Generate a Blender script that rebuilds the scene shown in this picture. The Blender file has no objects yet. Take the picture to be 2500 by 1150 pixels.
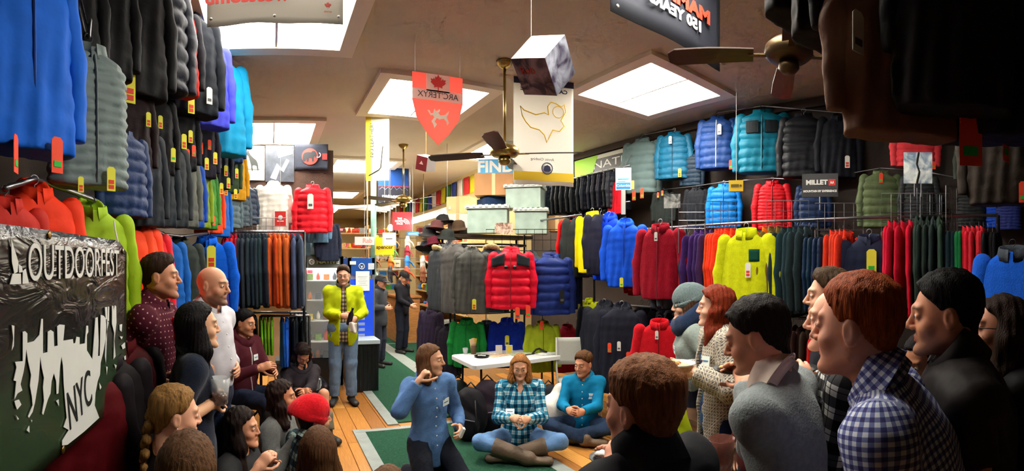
import bpy, math, random
import numpy as np
from mathutils import Vector, Matrix
random.seed(7); RNG = np.random.default_rng(7)
SC = bpy.context.scene; COL = SC.collection
# ------------------------------------------------------------------ camera, world, exposure
# The photograph is a hand-swept panorama: a cylinder of 1150 px per radian, horizon at y = 645.
FPX, HOR, AXPX, CAMZ = 1150.0, 645.0, 660.0, 1.74
cd = bpy.data.cameras.new('camera'); CAM = bpy.data.objects.new('camera', cd); COL.objects.link(CAM)
cd.type = 'PANO'; cd.panorama_type = 'CENTRAL_CYLINDRICAL'
cd.central_cylindrical_range_u_min = -1250/FPX; cd.central_cylindrical_range_u_max = 1250/FPX
cd.central_cylindrical_range_v_min = -(1150-HOR)/FPX; cd.central_cylindrical_range_v_max = HOR/FPX
cd.central_cylindrical_radius = 1.0; cd.clip_start = .02
CAM.location = (0, 0, CAMZ); CAM.rotation_euler = (math.pi/2, 0, -(1250-AXPX)/FPX)
SC.camera = CAM
W = bpy.data.worlds.new('world'); SC.world = W; W.use_nodes = True
W.node_tree.nodes['Background'].inputs[0].default_value = (1, .95, .88, 1)
W.node_tree.nodes['Background'].inputs[1].default_value = .05
SC.view_settings.view_transform = 'Standard'; SC.view_settings.look = 'None'
SC.view_settings.gamma = 1; SC.view_settings.use_curve_mapping = False
SC.view_settings.exposure = 0.32
SC.cycles.max_bounces = 5; SC.cycles.diffuse_bounces = 3; SC.cycles.glossy_bounces = 2; SC.cycles.transmission_bounces = 4; SC.cycles.transparent_max_bounces = 6
SC.cycles.use_adaptive_sampling = True; SC.cycles.adaptive_threshold = .1; SC.cycles.adaptive_min_samples = 12; SC.cycles.sample_clamp_indirect = 6; SC.cycles.caustics_reflective = False; SC.cycles.caustics_refractive = False
PANEL_W = 26.0      # strength of the ceiling light panels
# ------------------------------------------------------------------ helpers
def az(px): return (px-AXPX)/FPX
def at(px, py, d):
    a = az(px); return Vector((d*math.sin(a), d*math.cos(a), CAMZ+(HOR-py)/FPX*d))
def zat(py, d): return CAMZ+(HOR-py)/FPX*d
def atz(px, py, z): return at(px, py, (z-CAMZ)*FPX/(HOR-py))
def lin(c):
    return tuple(((v/255)/12.92 if v/255 <= .04045 else ((v/255+.055)/1.055)**2.4) for v in c)
MATS = {}
def mat(name, col, rough=.7, metal=0., bump=None, var=0., vscale=6., sheen=0., emit=0., alpha=1., trans=0., coat=0., stretch=None, spec=.5):
    key = (name, col, rough, metal, bump, var, emit, alpha, trans)
    if key in MATS: return MATS[key]
    m = bpy.data.materials.new(name); m.use_nodes = True
    nt = m.node_tree; b = nt.nodes['Principled BSDF']; L = lin(col)
    b.inputs['Base Color'].default_value = (*L, 1); b.inputs['Roughness'].default_value = rough
    b.inputs['Metallic'].default_value = metal; b.inputs['Specular IOR Level'].default_value = spec
    if sheen: b.inputs['Sheen Weight'].default_value = sheen; b.inputs['Sheen Roughness'].default_value = .6
    if coat: b.inputs['Coat Weight'].default_value = coat; b.inputs['Coat Roughness'].default_value = .15
    if trans: b.inputs['Transmission Weight'].default_value = trans
    if alpha < 1: b.inputs['Alpha'].default_value = alpha
    if emit:
        b.inputs['Emission Color'].default_value = (*L, 1); b.inputs['Emission Strength'].default_value = emit
    if var or bump:
        tc = nt.nodes.new('ShaderNodeTexCoord'); src = tc.outputs['Object']
        if stretch:
            mp = nt.nodes.new('ShaderNodeMapping'); mp.inputs['Scale'].default_value = stretch
            nt.links.new(src, mp.inputs[0]); src = mp.outputs[0]
        if var:
            n = nt.nodes.new('ShaderNodeTexNoise'); n.inputs['Scale'].default_value = vscale; n.inputs['Detail'].default_value = 3
            nt.links.new(src, n.inputs['Vector'])
            r = nt.nodes.new('ShaderNodeValToRGB'); r.color_ramp.elements[0].position = .3; r.color_ramp.elements[1].position = .7
            r.color_ramp.elements[0].color = (*[x*(1-var) for x in L], 1); r.color_ramp.elements[1].color = (*[min(1, x*(1+var)) for x in L], 1)
            nt.links.new(n.outputs['Fac'], r.inputs[0]); nt.links.new(r.outputs[0], b.inputs['Base Color'])
        if bump:
            n = nt.nodes.new('ShaderNodeTexNoise'); n.inputs['Scale'].default_value = bump[0]; n.inputs['Detail'].default_value = 2
            nt.links.new(src, n.inputs['Vector'])
            bp = nt.nodes.new('ShaderNodeBump'); bp.inputs['Strength'].default_value = bump[1]; bp.inputs['Distance'].default_value = .01
            nt.links.new(n.outputs['Fac'], bp.inputs['Height']); nt.links.new(bp.outputs[0], b.inputs['Normal'])
    MATS[key] = m; return m
def fabric(kind, col):
    if kind == 'fleece': return mat('fleece_fabric', col, .95, bump=(90, .35), var=.10, vscale=30, sheen=.04, spec=.08)
    if kind == 'puffer': return mat('quilted_nylon', col, .5, bump=(22, .35), var=.10, vscale=9, spec=.18)
    if kind == 'shell': return mat('shell_nylon', col, .65, bump=(16, .35), var=.10, vscale=7, spec=.12)
    if kind == 'knit': return mat('knitted_wool', col, .95, bump=(150, .3), var=.12, vscale=60, sheen=.1, spec=.1)
    if kind == 'denim': return mat('denim', col, .85, bump=(60, .3), var=.25, vscale=8, spec=.2)
    return mat('cotton', col, .85, bump=(30, .12), var=.06, vscale=10, spec=.2)
class MB:
    def __init__(s): s.v = []; s.f = []
    def add(s, vs, fs):
        o = len(s.v); s.v += [tuple(p) for p in vs]; s.f += [tuple(i+o for i in f) for f in fs]; return s
    def box(s, c, size, R=None, taper=1.0):
        x, y, z = [k/2 for k in size]; c = Vector(c)
        P = [Vector((sx*x*(taper if sz > 0 else 1), sy*y*(taper if sz > 0 else 1), sz*z)) for sx in (-1, 1) for sy in (-1, 1) for sz in (-1, 1)]
        if R is not None: P = [R @ p for p in P]
        return s.add([c+p for p in P], [(0, 1, 3, 2), (4, 6, 7, 5), (0, 4, 5, 1), (2, 3, 7, 6), (0, 2, 6, 4), (1, 5, 7, 3)])
    def tube(s, pts, r, n=6, closed=False, flat=1.0):
        pts = [Vector(p) for p in pts]; m = len(pts); rs = r if isinstance(r, (list, tuple)) else [r]*m
        up = None; V = []
        for i, p in enumerate(pts):
            t = (pts[(i+1) % m]-pts[i-1]) if closed else (pts[min(i+1, m-1)]-pts[max(i-1, 0)])
            t.normalize()
            if up is None: up = Vector((0, 0, 1)) if abs(t.z) < .9 else Vector((1, 0, 0))
            a = t.cross(up)
            if a.length < 1e-5: a = t.orthogonal()
            a.normalize(); b = a.cross(t); up = b
            for k in range(n):
                w = 2*math.pi*k/n; V.append(p+(a*math.cos(w)+b*math.sin(w)*flat)*rs[i])
        F = []
        for i in range(m if closed else m-1):
            j = (i+1) % m
            for k in range(n): F.append((i*n+k, i*n+(k+1) % n, j*n+(k+1) % n, j*n+k))
        if not closed: F.append(tuple(range(n-1, -1, -1))); F.append(tuple((m-1)*n+k for k in range(n)))
        return s.add(V, F)
    def lathe(s, prof, n=20, c=(0, 0, 0), caps=True, sx=1., sy=1.):
        V = [(c[0]+r*sx*math.cos(2*math.pi*k/n), c[1]+r*sy*math.sin(2*math.pi*k/n), c[2]+z) for r, z in prof for k in range(n)]
        F = [(i*n+k, i*n+(k+1) % n, (i+1)*n+(k+1) % n, (i+1)*n+k) for i in range(len(prof)-1) for k in range(n)]
        if caps: F.append(tuple(range(n-1, -1, -1))); F.append(tuple((len(prof)-1)*n+k for k in range(n)))
        return s.add(V, F)
    def prism(s, poly, depth, M=None):
        # poly in local x/z, thickness along y (front at -depth/2)
        n = len(poly); V = [Vector((x, -depth/2, z)) for x, z in poly]+[Vector((x, depth/2, z)) for x, z in poly]
        if M is not None: V = [M @ v for v in V]
        F = [tuple(range(n)), tuple(range(2*n-1, n-1, -1))]+[(i, i+n, (i+1) % n+n, (i+1) % n) for i in range(n)]
        return s.add(V, F)
    def sheet(s, fn, nu, nv, th=.004):
        # a thin two-sided sheet: fn(u,v) -> point, u,v in 0..1
        g = [[Vector(fn(i/nu, j/nv)) for j in range(nv+1)] for i in range(nu+1)]
        V = []; N = []
        for i in range(nu+1):
            for j in range(nv+1):
                a = g[min(i+1, nu)][j]-g[max(i-1, 0)][j]; b = g[i][min(j+1, nv)]-g[i][max(j-1, 0)]
                nn = a.cross(b); nn.normalize(); V.append(g[i][j]+nn*th/2); N.append(g[i][j]-nn*th/2)
        k = len(V); W_ = nv+1; F = []
        for i in range(nu):
            for j in range(nv):
                a = i*W_+j; F.append((a, a+W_, a+W_+1, a+1)); F.append((k+a, k+a+1, k+a+W_+1, k+a+W_))
        for i in range(nu):
            a = i*W_; F.append((a, k+a, k+a+W_, a+W_)); a = i*W_+nv; F.append((a, a+W_, k+a+W_, k+a))
        for j in range(nv):
            a = j; F.append((a, a+1, k+a+1, k+a)); a = nu*W_+j; F.append((a, k+a, k+a+1, a+1))
        return s.add(V+N, F)
    def mesh(s, name, smooth=False):
        m = bpy.data.meshes.new(name); m.from_pydata(s.v, [], s.f)
        if smooth: m.polygons.foreach_set('use_smooth', [True]*len(m.polygons))
        m.update(); return m
    def build(s, name, material, parent=None, smooth=False, loc=None, rot=None):
        return obj(name, s.mesh(name, smooth), material, parent, loc, rot)
def obj(name, mesh, material=None, parent=None, loc=None, rot=None, scale=None):
    o = bpy.data.objects.new(name, mesh); COL.objects.link(o)
    if material is not None:
        if not mesh.materials: mesh.materials.append(None)
        o.material_slots[0].link = 'OBJECT'; o.material_slots[0].material = material
    if parent is not None: o.parent = parent
    if loc is not None: o.location = loc
    if rot is not None: o.rotation_euler = rot
    if scale is not None: o.scale = scale if not isinstance(scale, (int, float)) else (scale,)*3
    return o
def tag(o, label, cat, group=None, kind=None):
    o['label'] = label
    if cat: o['category'] = cat
    if group: o['group'] = group
    if kind: o['kind'] = kind
    return o
def thing(name, label, cat, loc=(0, 0, 0), rotz=0., group=None):
    o = bpy.data.objects.new(name, None); COL.objects.link(o); o.empty_display_size = .1
    o.location = loc; o.rotation_euler = (0, 0, rotz); return tag(o, label, cat, group)
def struct(o): o['kind'] = 'structure'; return o
def stuff(o): o['kind'] = 'stuff'; return o
def face_cam(loc, turn=0.):
    # z-rotation that turns local -Y towards the camera's place, plus turn (degrees)
    return math.atan2(loc[0], -loc[1])+math.pi+math.radians(turn)
ORD = ['first', 'second', 'third', 'fourth', 'fifth', 'sixth', 'seventh', 'eighth', 'ninth', 'tenth', 'eleventh', 'twelfth', 'thirteenth', 'fourteenth', 'fifteenth', 'sixteenth', 'seventeenth', 'eighteenth', 'nineteenth', 'twentieth', 'twenty-first', 'twenty-second', 'twenty-third', 'twenty-fourth']
def text_mesh(body, size, depth=.002, bold=0., shear=0., sx=1., mirror=False, align='CENTER', space=1.):
    # flat lettering in local x/z plane, facing -Y
    c = bpy.data.curves.new('text', 'FONT'); c.body = body; c.size = size; c.extrude = depth/2; c.offset = bold; c.shear = shear
    c.align_x = align; c.align_y = 'CENTER'; c.resolution_u = 3 if size < .12 else 8; c.space_character = space
    o = bpy.data.objects.new('text', c); COL.objects.link(o)
    dg = bpy.context.evaluated_depsgraph_get(); m = bpy.data.meshes.new_from_object(o.evaluated_get(dg))
    bpy.data.objects.remove(o); bpy.data.curves.remove(c)
    M = Matrix.Rotation(math.pi/2, 4, 'X') @ Matrix.Diagonal((-sx if mirror else sx, 1, 1, 1)); m.transform(M)
    if mirror: m.flip_normals()
    m.materials.clear(); return m
# ------------------------------------------------------------------ implicit surfaces (bodies and garments)
def surfnet(f, lo, hi, h, c=4):
    lo = np.array(lo, float)-2*h; hi = np.array(hi, float)+2*h
    nc = np.ceil((hi-lo)/(h*c)).astype(int); n = nc*c+1; Hc = h*c
    ax = [lo[i]+Hc*(np.arange(nc[i])+.5) for i in range(3)]
    G = np.stack(np.meshgrid(*ax, indexing='ij'), -1).reshape(-1, 3)
    dc = f(G).reshape(nc); act = np.abs(dc) < Hc*1.25
    rep = lambda a: a.repeat(c, 0).repeat(c, 1).repeat(c, 2)
    cm = rep(act); pm = np.zeros(n, bool)
    for i in (0, 1):
        for j in (0, 1):
            for k in (0, 1): pm[i:n[0]-1+i, j:n[1]-1+j, k:n[2]-1+k] |= cm
    D = np.empty(n, np.float32); D[:-1, :-1, :-1] = rep(np.sign(dc)); D[-1] = 1; D[:, -1] = 1; D[:, :, -1] = 1
    I = np.argwhere(pm); D[pm] = f(lo+I*h)
    D[0] = np.abs(D[0]); D[:, 0] = np.abs(D[:, 0]); D[:, :, 0] = np.abs(D[:, :, 0])
    S = D < 0
    cs = np.zeros(n-1, np.int8)
    for i in (0, 1):
        for j in (0, 1):
            for k in (0, 1): cs += S[i:n[0]-1+i, j:n[1]-1+j, k:n[2]-1+k]
    mx = (cs > 0) & (cs < 8); cells = np.argwhere(mx)
    idx = np.full(n-1, -1, np.int32); idx[mx] = np.arange(len(cells))
    off = np.array([(i, j, k) for i in (0, 1) for j in (0, 1) for k in (0, 1)])
    dv = np.stack([D[cells[:, 0]+o[0], cells[:, 1]+o[1], cells[:, 2]+o[2]] for o in off], 1)
    acc = np.zeros((len(cells), 3)); cnt = np.zeros(len(cells))
    for a in range(8):
        for b in range(a+1, 8):
            if np.abs(off[a]-off[b]).sum() != 1: continue
            da, db = dv[:, a], dv[:, b]; x = (da < 0) != (db < 0)
            t = np.where(x, da/np.where(x, da-db, 1), 0)
            acc += np.where(x[:, None], off[a]+(off[b]-off[a])*t[:, None], 0); cnt += x
    V = lo+h*(cells+acc/cnt[:, None])
    Q = []
    for a in range(3):
        b, e = (a+1) % 3, (a+2) % 3
        sl0 = [slice(None)]*3; sl1 = [slice(None)]*3; sl0[a] = slice(0, -1); sl1[a] = slice(1, None)
        A, B = S[tuple(sl0)], S[tuple(sl1)]; E = np.argwhere(A != B)
        E = E[(E[:, b] > 0) & (E[:, e] > 0) & (E[:, b] < n[b]-1) & (E[:, e] < n[e]-1)]
        if not len(E): continue
        q = []
        for (ob, oe) in ((-1, -1), (0, -1), (0, 0), (-1, 0)):
            P = E.copy(); P[:, b] += ob; P[:, e] += oe; q.append(idx[P[:, 0], P[:, 1], P[:, 2]])
        q = np.stack(q, 1); fl = ~A[E[:, 0], E[:, 1], E[:, 2]]
        q[fl] = q[fl][:, ::-1]; Q.append(q)
    return V, np.concatenate(Q)
def np_mesh(name, V, Q, smooth=True, attrs=None, uv=None):
    m = bpy.data.meshes.new(name); V = np.asarray(V, np.float32); Q = np.asarray(Q, np.int32)
    m.vertices.add(len(V)); m.vertices.foreach_set('co', V.ravel())
    m.loops.add(Q.size); m.loops.foreach_set('vertex_index', Q.ravel())
    m.polygons.add(len(Q)); m.polygons.foreach_set('loop_start', np.arange(0, Q.size, 4, dtype=np.int32))
    m.polygons.foreach_set('use_smooth', np.ones(len(Q), bool))
    for k, a in (attrs or {}).items():
        at_ = m.attributes.new(k, 'FLOAT_VECTOR', 'POINT'); at_.data.foreach_set('vector', np.asarray(a, np.float32).ravel())
    m.update(calc_edges=True); m.validate(); return m
def smin(a, b, k):
    if a is None: return b
    h = np.clip(.5+.5*(b-a)/k, 0, 1); return b*(1-h)+a*h-k*h*(1-h)
def cone(p, a, b, ra, rb, flat=None):
    # tapered capsule; flat = (axis, factor) squashes it along an axis through a
    a = np.asarray(a, float); b = np.asarray(b, float); q = p-a
    if flat is not None:
        nx = np.asarray(flat[0], float); q = q+np.outer(q @ nx, nx)*(1/flat[1]-1)
    ba = b-a; t = np.clip((q @ ba)/max(ba @ ba, 1e-9), 0, 1)
    return np.linalg.norm(q-t[:, None]*ba, axis=1)-(ra+(rb-ra)*t)
def ell(p, c, r, R=None):
    q = p-np.asarray(c, float)
    if R is not None: q = q @ R
    r = np.asarray(r, float); k0 = np.linalg.norm(q/r, axis=1); k1 = np.linalg.norm(q/(r*r), axis=1)+1e-9
    return k0*(k0-1)/k1
_nd = RNG.normal(size=(24, 3)); _np = RNG.uniform(0, 6.28, 24)
def wob(p, fr, st=0, m=4):
    s = 0
    for i in range(st, st+m):
        d = _nd[i % 24]/np.linalg.norm(_nd[i % 24]); s = s+np.sin(p @ d*fr*(1+.37*(i-st))+_np[i % 24])
    return s/m
# ------------------------------------------------------------------ the shop itself
XL, XR, Y0, Y1, ZC = -1.45, 4.95, -1.9, 19.5, 3.64
def procmat(name, build):
    m = bpy.data.materials.new(name); m.use_nodes = True; build(m.node_tree, m.node_tree.nodes['Principled BSDF']); return m
m_ceil = mat('ceiling_paint', (208, 196, 172), .9, bump=(120, .25), var=.04, vscale=2)
m_wall = mat('wall_paint', (196, 172, 120), .9, bump=(60, .15), var=.06, vscale=1.5)
m_dark = mat('wall_dark_paint', (70, 58, 48), .9, bump=(40, .2), var=.15, vscale=2)
m_slat = mat('wall_brown_board', (46, 34, 27), .8, bump=(30, .2), var=.2, vscale=3)
def shell_box(name, x0, x1, y0, y1, z0, z1, m):
    return struct(MB().box(((x0+x1)/2, (y0+y1)/2, (z0+z1)/2), (x1-x0, y1-y0, z1-z0)).build(name, m))
m_sub = mat('old_floor_boards', (128, 88, 48), .45, bump=(8, .2), var=.3, vscale=5, stretch=(16, 1, 1))
FLOOR = shell_box('floor', XL, XR, Y0, Y1, -.12, -.012, m_sub)
shell_box('ceiling', XL-.1, XR+.1, Y0-.1, Y1+.1, ZC, ZC+.1, m_ceil)
shell_box('wall_left', XL-.12, XL, Y0, Y1, -.12, ZC, m_dark)
shell_box('wall_right', XR, XR+.12, Y0, 8.0, -.12, ZC, m_slat)
shell_box('wall_front', XL-.12, XR+.12, Y0-.12, Y0, -.12, ZC, m_dark)
shell_box('wall_back', XL-.12, XR+.12, Y1, Y1+.12, -.12, ZC, m_wall)
shell_box('wall_aisle', 4.0, 4.1, 8.0, Y1, -.12, ZC, m_wall)
shell_box('wall_return', 4.1, XR+.12, 8.0, 8.1, -.12, ZC, m_wall)
# trim strip along the top of the right wall, and the shelf boards above the long black rows
struct(MB().box((XR-.03, 3.2, ZC-.06), (.06, 9.4, .10)).build('trim_1', mat('dark_wood_trim', (58, 40, 30), .6, var=.2, stretch=(1, .1, 1))))
# strip floor: boards run along the shop; each nearby board is a piece of its own
planks = []
m_pl = [mat('oak_strip', c, .36, bump=(5, .12), var=.22, vscale=7, stretch=(14, 1, 1), spec=.45) for c in
        ((196, 134, 62), (184, 122, 54), (206, 146, 72), (172, 112, 50), (190, 128, 58), (160, 104, 48))]
pm_ = {}
def plank_mesh(L):
    if L not in pm_:
        b = MB(); w, t = .0775, .012
        b.add([(-w, -L/2, -t), (w, -L/2, -t), (w, L/2, -t), (-w, L/2, -t), (-w+.003, -L/2+.002, 0), (w-.003, -L/2+.002, 0), (w-.003, L/2-.002, 0), (-w+.003, L/2-.002, 0)],
              [(4, 5, 6, 7), (0, 1, 5, 4), (1, 2, 6, 5), (2, 3, 7, 6), (3, 0, 4, 7)]); pm_[L] = b.mesh('plank')
    return pm_[L]
CARPETS = [(.92, 2.30, .8, 4.78), (1.32, 2.32, 4.9, 9.6)]
x = XL+.08; k = 0
while x < XR-.1:
    y = .9-(k*.37 % .9)
    while y < 7.6:
        L = random.choice((1.1, 1.35, 1.6)); cy = y+L/2
        cov = any(a+.08 < x < b-.08 and c < cy-L/2 and cy+L/2 < d for a, b, c, d in CARPETS)
        d = math.hypot(x, cy)
        if 2.2 < cy and not cov and -.3 < x < 4.3 and d < 7.6: planks.append((d, x, cy, L))
        y += L
    x += .157; k += 1
planks.sort()
for d, x, cy, L in planks[:296]:
    o = obj('plank', plank_mesh(L), random.choice(m_pl), FLOOR, (x, cy, 0))
# green runner carpets with grey tape edges
m_car = mat('green_carpet', (44, 84, 64), .98, bump=(300, .7), var=.25, vscale=60, spec=.1)
m_tape = mat('grey_duct_tape', (142, 150, 146), .5, bump=(14, .2), var=.12, vscale=9)
def carpet(x0, x1, y0, y1, label, tapes):
    t = thing('carpet', label, 'carpet', ((x0+x1)/2, (y0+y1)/2, 0))
    w, l = x1-x0, y1-y0
    MB().box((0, 0, .006), (w, l, .012)).build('pile', m_car, t)
    for s in tapes:
        if s in 'lr': MB().box(((-w/2-.01 if s == 'l' else w/2+.01), 0, .008), (.12, l+.1, .014)).build('tape_strip', m_tape, t)
        else: MB().box((0, (-l/2 if s == 'n' else l/2), .0095), (w+.10, .07, .015)).build('tape_strip', m_tape, t)
carpet(.92, 2.30, .8, 4.78, 'dark green carpet with wide grey tape edges under the kneeling person', 'lrf')
carpet(1.32, 2.32, 4.96, 9.6, 'dark green carpet runner leading back past the vending cooler', 'lr')
carpet(2.46, 3.4, 7.6, 12.4, 'dark green carpet at the far end of the aisle', 'l')
for i, y in enumerate((11.2, 9.9)):
    tag(MB().box((2.94, y, .0145), (.9, .035, .003)).build('tape_line', m_tape), ['farther', 'nearer'][i]+' pale tape line across the green aisle carpet', 'tape')
# ceiling light panels
m_dif = mat('lit_diffuser', (255, 250, 236), .5, emit=PANEL_W)
m_frm = mat('light_frame', (240, 228, 204), .7)
m_dif2 = mat('lit_diffuser_dim', (255, 250, 240), .5, emit=PANEL_W*.4)
def panel(x0, y0, label, s=1.1):
    t = thing('ceiling_light', label, 'ceiling light', (x0+s/2, y0+s/2, ZC), group='square ceiling light boxes')
    fw = .13; fb = MB()
    for sx, sy, w, l in ((-1, 0, fw, s+2*fw), (1, 0, fw, s+2*fw), (0, -1, s, fw), (0, 1, s, fw)):
        MB().box((sx*(s/2+fw/2), sy*(s/2+fw/2), -.022), (w, l, .044)).build('frame', m_frm, t)
    for sx in (-1, 1): MB().box((sx*(s/4+.002), 0, -.018), (s/2-.006, s-.004, .012)).build('diffuser', m_dif2 if 'upper left' in label else m_dif, t)
    MB().box((0, 0, -.024), (.02, s, .016)).build('divider', m_frm, t)
for x, y, lab in ((-.5, 2.95, 'large square ceiling light behind the grey hanging vinyl banner at upper left'), (-.5, 6.2, 'square ceiling light above the wolf poster'),
                  (1.19, 4.57, 'square ceiling light behind the red shield pennant'), (1.19, .9, 'square ceiling light added out of frame as fill above the crowd, middle row'), (1.19, 8.3, 'square ceiling light beside the yellow vertical sign'),  # panel over the crowd is an unseen addition, extending the grid for foreground fill
                  (3.14, 3.0, 'brightest square ceiling light above the row of blue down jackets'), (3.24, 6.5, 'square ceiling light behind the brass ceiling fan in the middle'),
                  (1.19, 12.0, 'far square ceiling light right of the red jacket'), (1.19, 15.7, 'farthest small ceiling light at the back of the shop')):
    panel(x, y, lab)
# ------------------------------------------------------------------ clothes on hangers
GT = {}   # templates: shared meshes for each cut
STY = dict(shell=(.72, .235, .085, .009, 0), fleece=(.68, .22, .07, .005, 0), puffer=(.66, .24, .105, .004, .098), micro=(.66, .225, .085, .003, .046),
           parka=(.86, .25, .10, .009, 0), vest=(.66, .22, .085, .003, .05))
def g_profiles(st):
    L, hw, ht, amp, per = STY[st]; zb = -.09-L
    zs = [zb, zb+.1, -.38, -.24, -.165, -.135, -.105, -.075]; ws = [hw*.98, hw, hw*.96, hw*.95, hw*.92, hw*.76, hw*.52, hw*.36]
    ts = [ht*.95, ht, ht*.95, ht*.92, ht*.8, ht*.72, ht*.62, ht*.5]; return zb, zs, ws, ts, amp, per
def template(st):
    if st in GT: return GT[st]
    zb, zs, ws, ts, amp, per = g_profiles(st); L, hw, ht = STY[st][:3]; h = .0125
    def torso(p):
        z = p[:, 2]; w = np.interp(z, zs, ws); t = np.interp(z, zs, ts)
        k = np.abs(p[:, 0]/w)**2.6+np.abs(p[:, 1]/t)**2.2; q = k**.42
        d = (q-1)*t*.85
        if per: d = d-.105*ht*(np.abs(np.sin(np.pi*(z+.014*wob(p, 18, 3))/per))**.6-.75)
        d = d+amp*1.3*wob(p*np.array([1, .6, .12]), 46, 0, 4)*np.clip((-.15-z)/.35, 0, 1.3)+amp*.4*wob(p, 40, 6)
        return np.maximum(np.maximum(d, zb-z+.004*np.sin(p[:, 0]*20)), z+.078)
    bm = np_mesh('garment_body', *surfnet(torso, (-hw-.06, -ht-.06, zb-.02), (hw+.06, ht+.06, -.06), h))
    def sleeve(p):
        d = smin(cone(p, (.2, 0, -.15), (.250, -.012, -.42), .064, .054, ((0, 1, 0), .8)), cone(p, (.250, -.012, -.42), (.248, -.04, -.73), .054, .04, ((0, 1, 0), .8)), .03)
        if per: d = d-.006*(np.abs(np.sin(np.pi*(p[:, 2]+.01*wob(p, 20, 2))/per))**.6-.75)
        d = d+amp*.8*wob(p*np.array([1, 1, .6]), 40, 4, 5); return np.maximum(d, -.74-p[:, 2])
    sm = None
    if st != 'vest': sm = np_mesh('garment_sleeve', *surfnet(sleeve, (.11, -.14, -.77), (.36, .1, -.06), .0115))
    def hood(p):
        d = ell(p, (0, .035, -.085), (.105, .07, .085)); d = np.maximum(d, -ell(p, (0, -.03, -.03), (.075, .075, .08)))
        return d+.005*wob(p, 45, 8)
    c = MB(); n = 18; prof = [(.104, -.124), (.094, -.08), (.088, -.048), (.078, -.048), (.08, -.08), (.09, -.118)]; V = []; F = []
    for r, z in prof:
        for k in range(n+1):
            w = -math.pi/2+.16+(2*math.pi-.32)*k/n; V.append((r*math.cos(w)*1.05, r*math.sin(w)*.62, z+.018*math.sin(w)))
    m = len(prof)
    for i in range(m):
        for k in range(n): a = i*(n+1)+k; b = ((i+1) % m)*(n+1)+k; F.append((a, a+1, b+1, b))
    F.append(tuple(i*(n+1) for i in range(m))[::-1]); F.append(tuple(i*(n+1)+n for i in range(m)))
    c.add(V, F); zp = MB().tube([(0, -float(np.interp(z, zs, ts))*1.02-.003, z) for z in np.linspace(-.125, zb+.02, 9)], .0055, 5)
    GT[st] = dict(body=bm, sleeve=sm, collar=c.mesh('garment_collar', True), zip=zp.mesh('zip'), L=L, zb=zb, ht=ht, hw=hw)
    if 'hood' not in GT: GT['hood'] = np_mesh('hood', *surfnet(hood, (-.13, -.09, -.2), (.13, .13, .03), .011))
    return GT[st]
hk = MB().tube([(.0, 0, -.085), (0, 0, -.045), (.012, 0, -.038)]+[(.022*math.cos(a), 0, -.02+.022*math.sin(a)) for a in np.linspace(-.6, 3.4, 9)], .0028, 5)
hk.tube([(-.19, 0, -.15), (-.1, 0, -.112), (0, 0, -.085), (.1, 0, -.112), (.19, 0, -.15)], .005, 5)
HANG = hk.mesh('hanger', True)
CARD = MB().prism([(-.024, -.12), (.024, -.12), (.024, -.012), (.012, 0), (-.012, 0), (-.024, -.012)], .0025).mesh('price_tag')
STICK = MB().box((0, -.002, 0), (.03, .002, .026)).mesh('sticker')
m_hang = mat('hanger_wire', (190, 192, 196), .3, .9); m_hblk = mat('hanger_black_plastic', (16, 16, 18), .4)
TAGC = dict(y=mat('yellow_tag_card', (232, 228, 62), .7), o=mat('orange_tag_card', (255, 74, 36), .7), w=mat('white_tag_card', (232, 232, 226), .7), k=mat('black_tag_card', (18, 18, 20), .6))
STC = dict(r=mat('red_sticker', (226, 60, 34), .7), g=mat('green_sticker', (40, 190, 60), .7), n=mat('grey_print', (90, 90, 90), .7))
def add_tag(t, kind, x, y, z, rz=0., s=1., sticker=None, tilt=0.):
    o = obj('price_tag', CARD, TAGC[kind], t, (x, y, z), (0, tilt, rz), s)
    st = sticker or dict(y='r', o='g', w='n', k='n')[kind]
    for zz in ((-.075, -.1) if st == 'r' else (-.09,)): obj('sticker', STICK, STC[st], o, (0, 0, zz), None, (1, 1, .75))
    return o
COLN = {}
def garment(style, col, loc, rotz, label, s=1., flat=1., tags=(), hood=False, zipc=None, trim=None, group=None, cat='jacket', name=None, fab=None, sleeves=None, lean=0., mini=False, wide=1., hang=True, clothkind=None, pocket=0):
    T = template(style); fk = fab or dict(shell='shell', fleece='fleece', puffer='puffer', micro='puffer', parka='shell', vest='puffer')[style]
    m = fabric(fk, col)
    t = thing(name or dict(shell='shell_jacket', fleece='fleece_jacket', puffer='down_jacket', micro='quilted_jacket', parka='parka', vest='quilted_vest')[style], label, cat, loc, rotz, group)
    t.scale = (s*wide, s*flat, s); t.rotation_euler.y = lean
    obj('body', T['body'], m, t)
    if T['sleeve']:
        sm = fabric(fk, sleeves) if sleeves else m
        obj('sleeve', T['sleeve'], sm, t); obj('sleeve', T['sleeve'], sm, t, None, None, (-1, 1, 1))
    if not mini:
        tm = fabric(fk, trim) if trim else m
        if hood: obj('hood', GT['hood'], tm, t)
        obj('collar', T['collar'], tm, t)
    if hang: obj('hanger', HANG, m_hang if random.random() < .6 else m_hblk, t)
    if zipc is not None: obj('zip', T['zip'], mat('zip_tape', zipc, .5), t)
    if pocket: MB().sheet(lambda u, v: (.05+.09*u, -.067+.012*u*u, -.22-.10*v), 4, 4, .012).build('chest_pocket', fabric('shell', (14, 70, 52)), t, True)
    for g in tags: add_tag(t, g[0], g[1], -T['ht']-.03, g[2], *(g[3:]))
    return t
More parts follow.
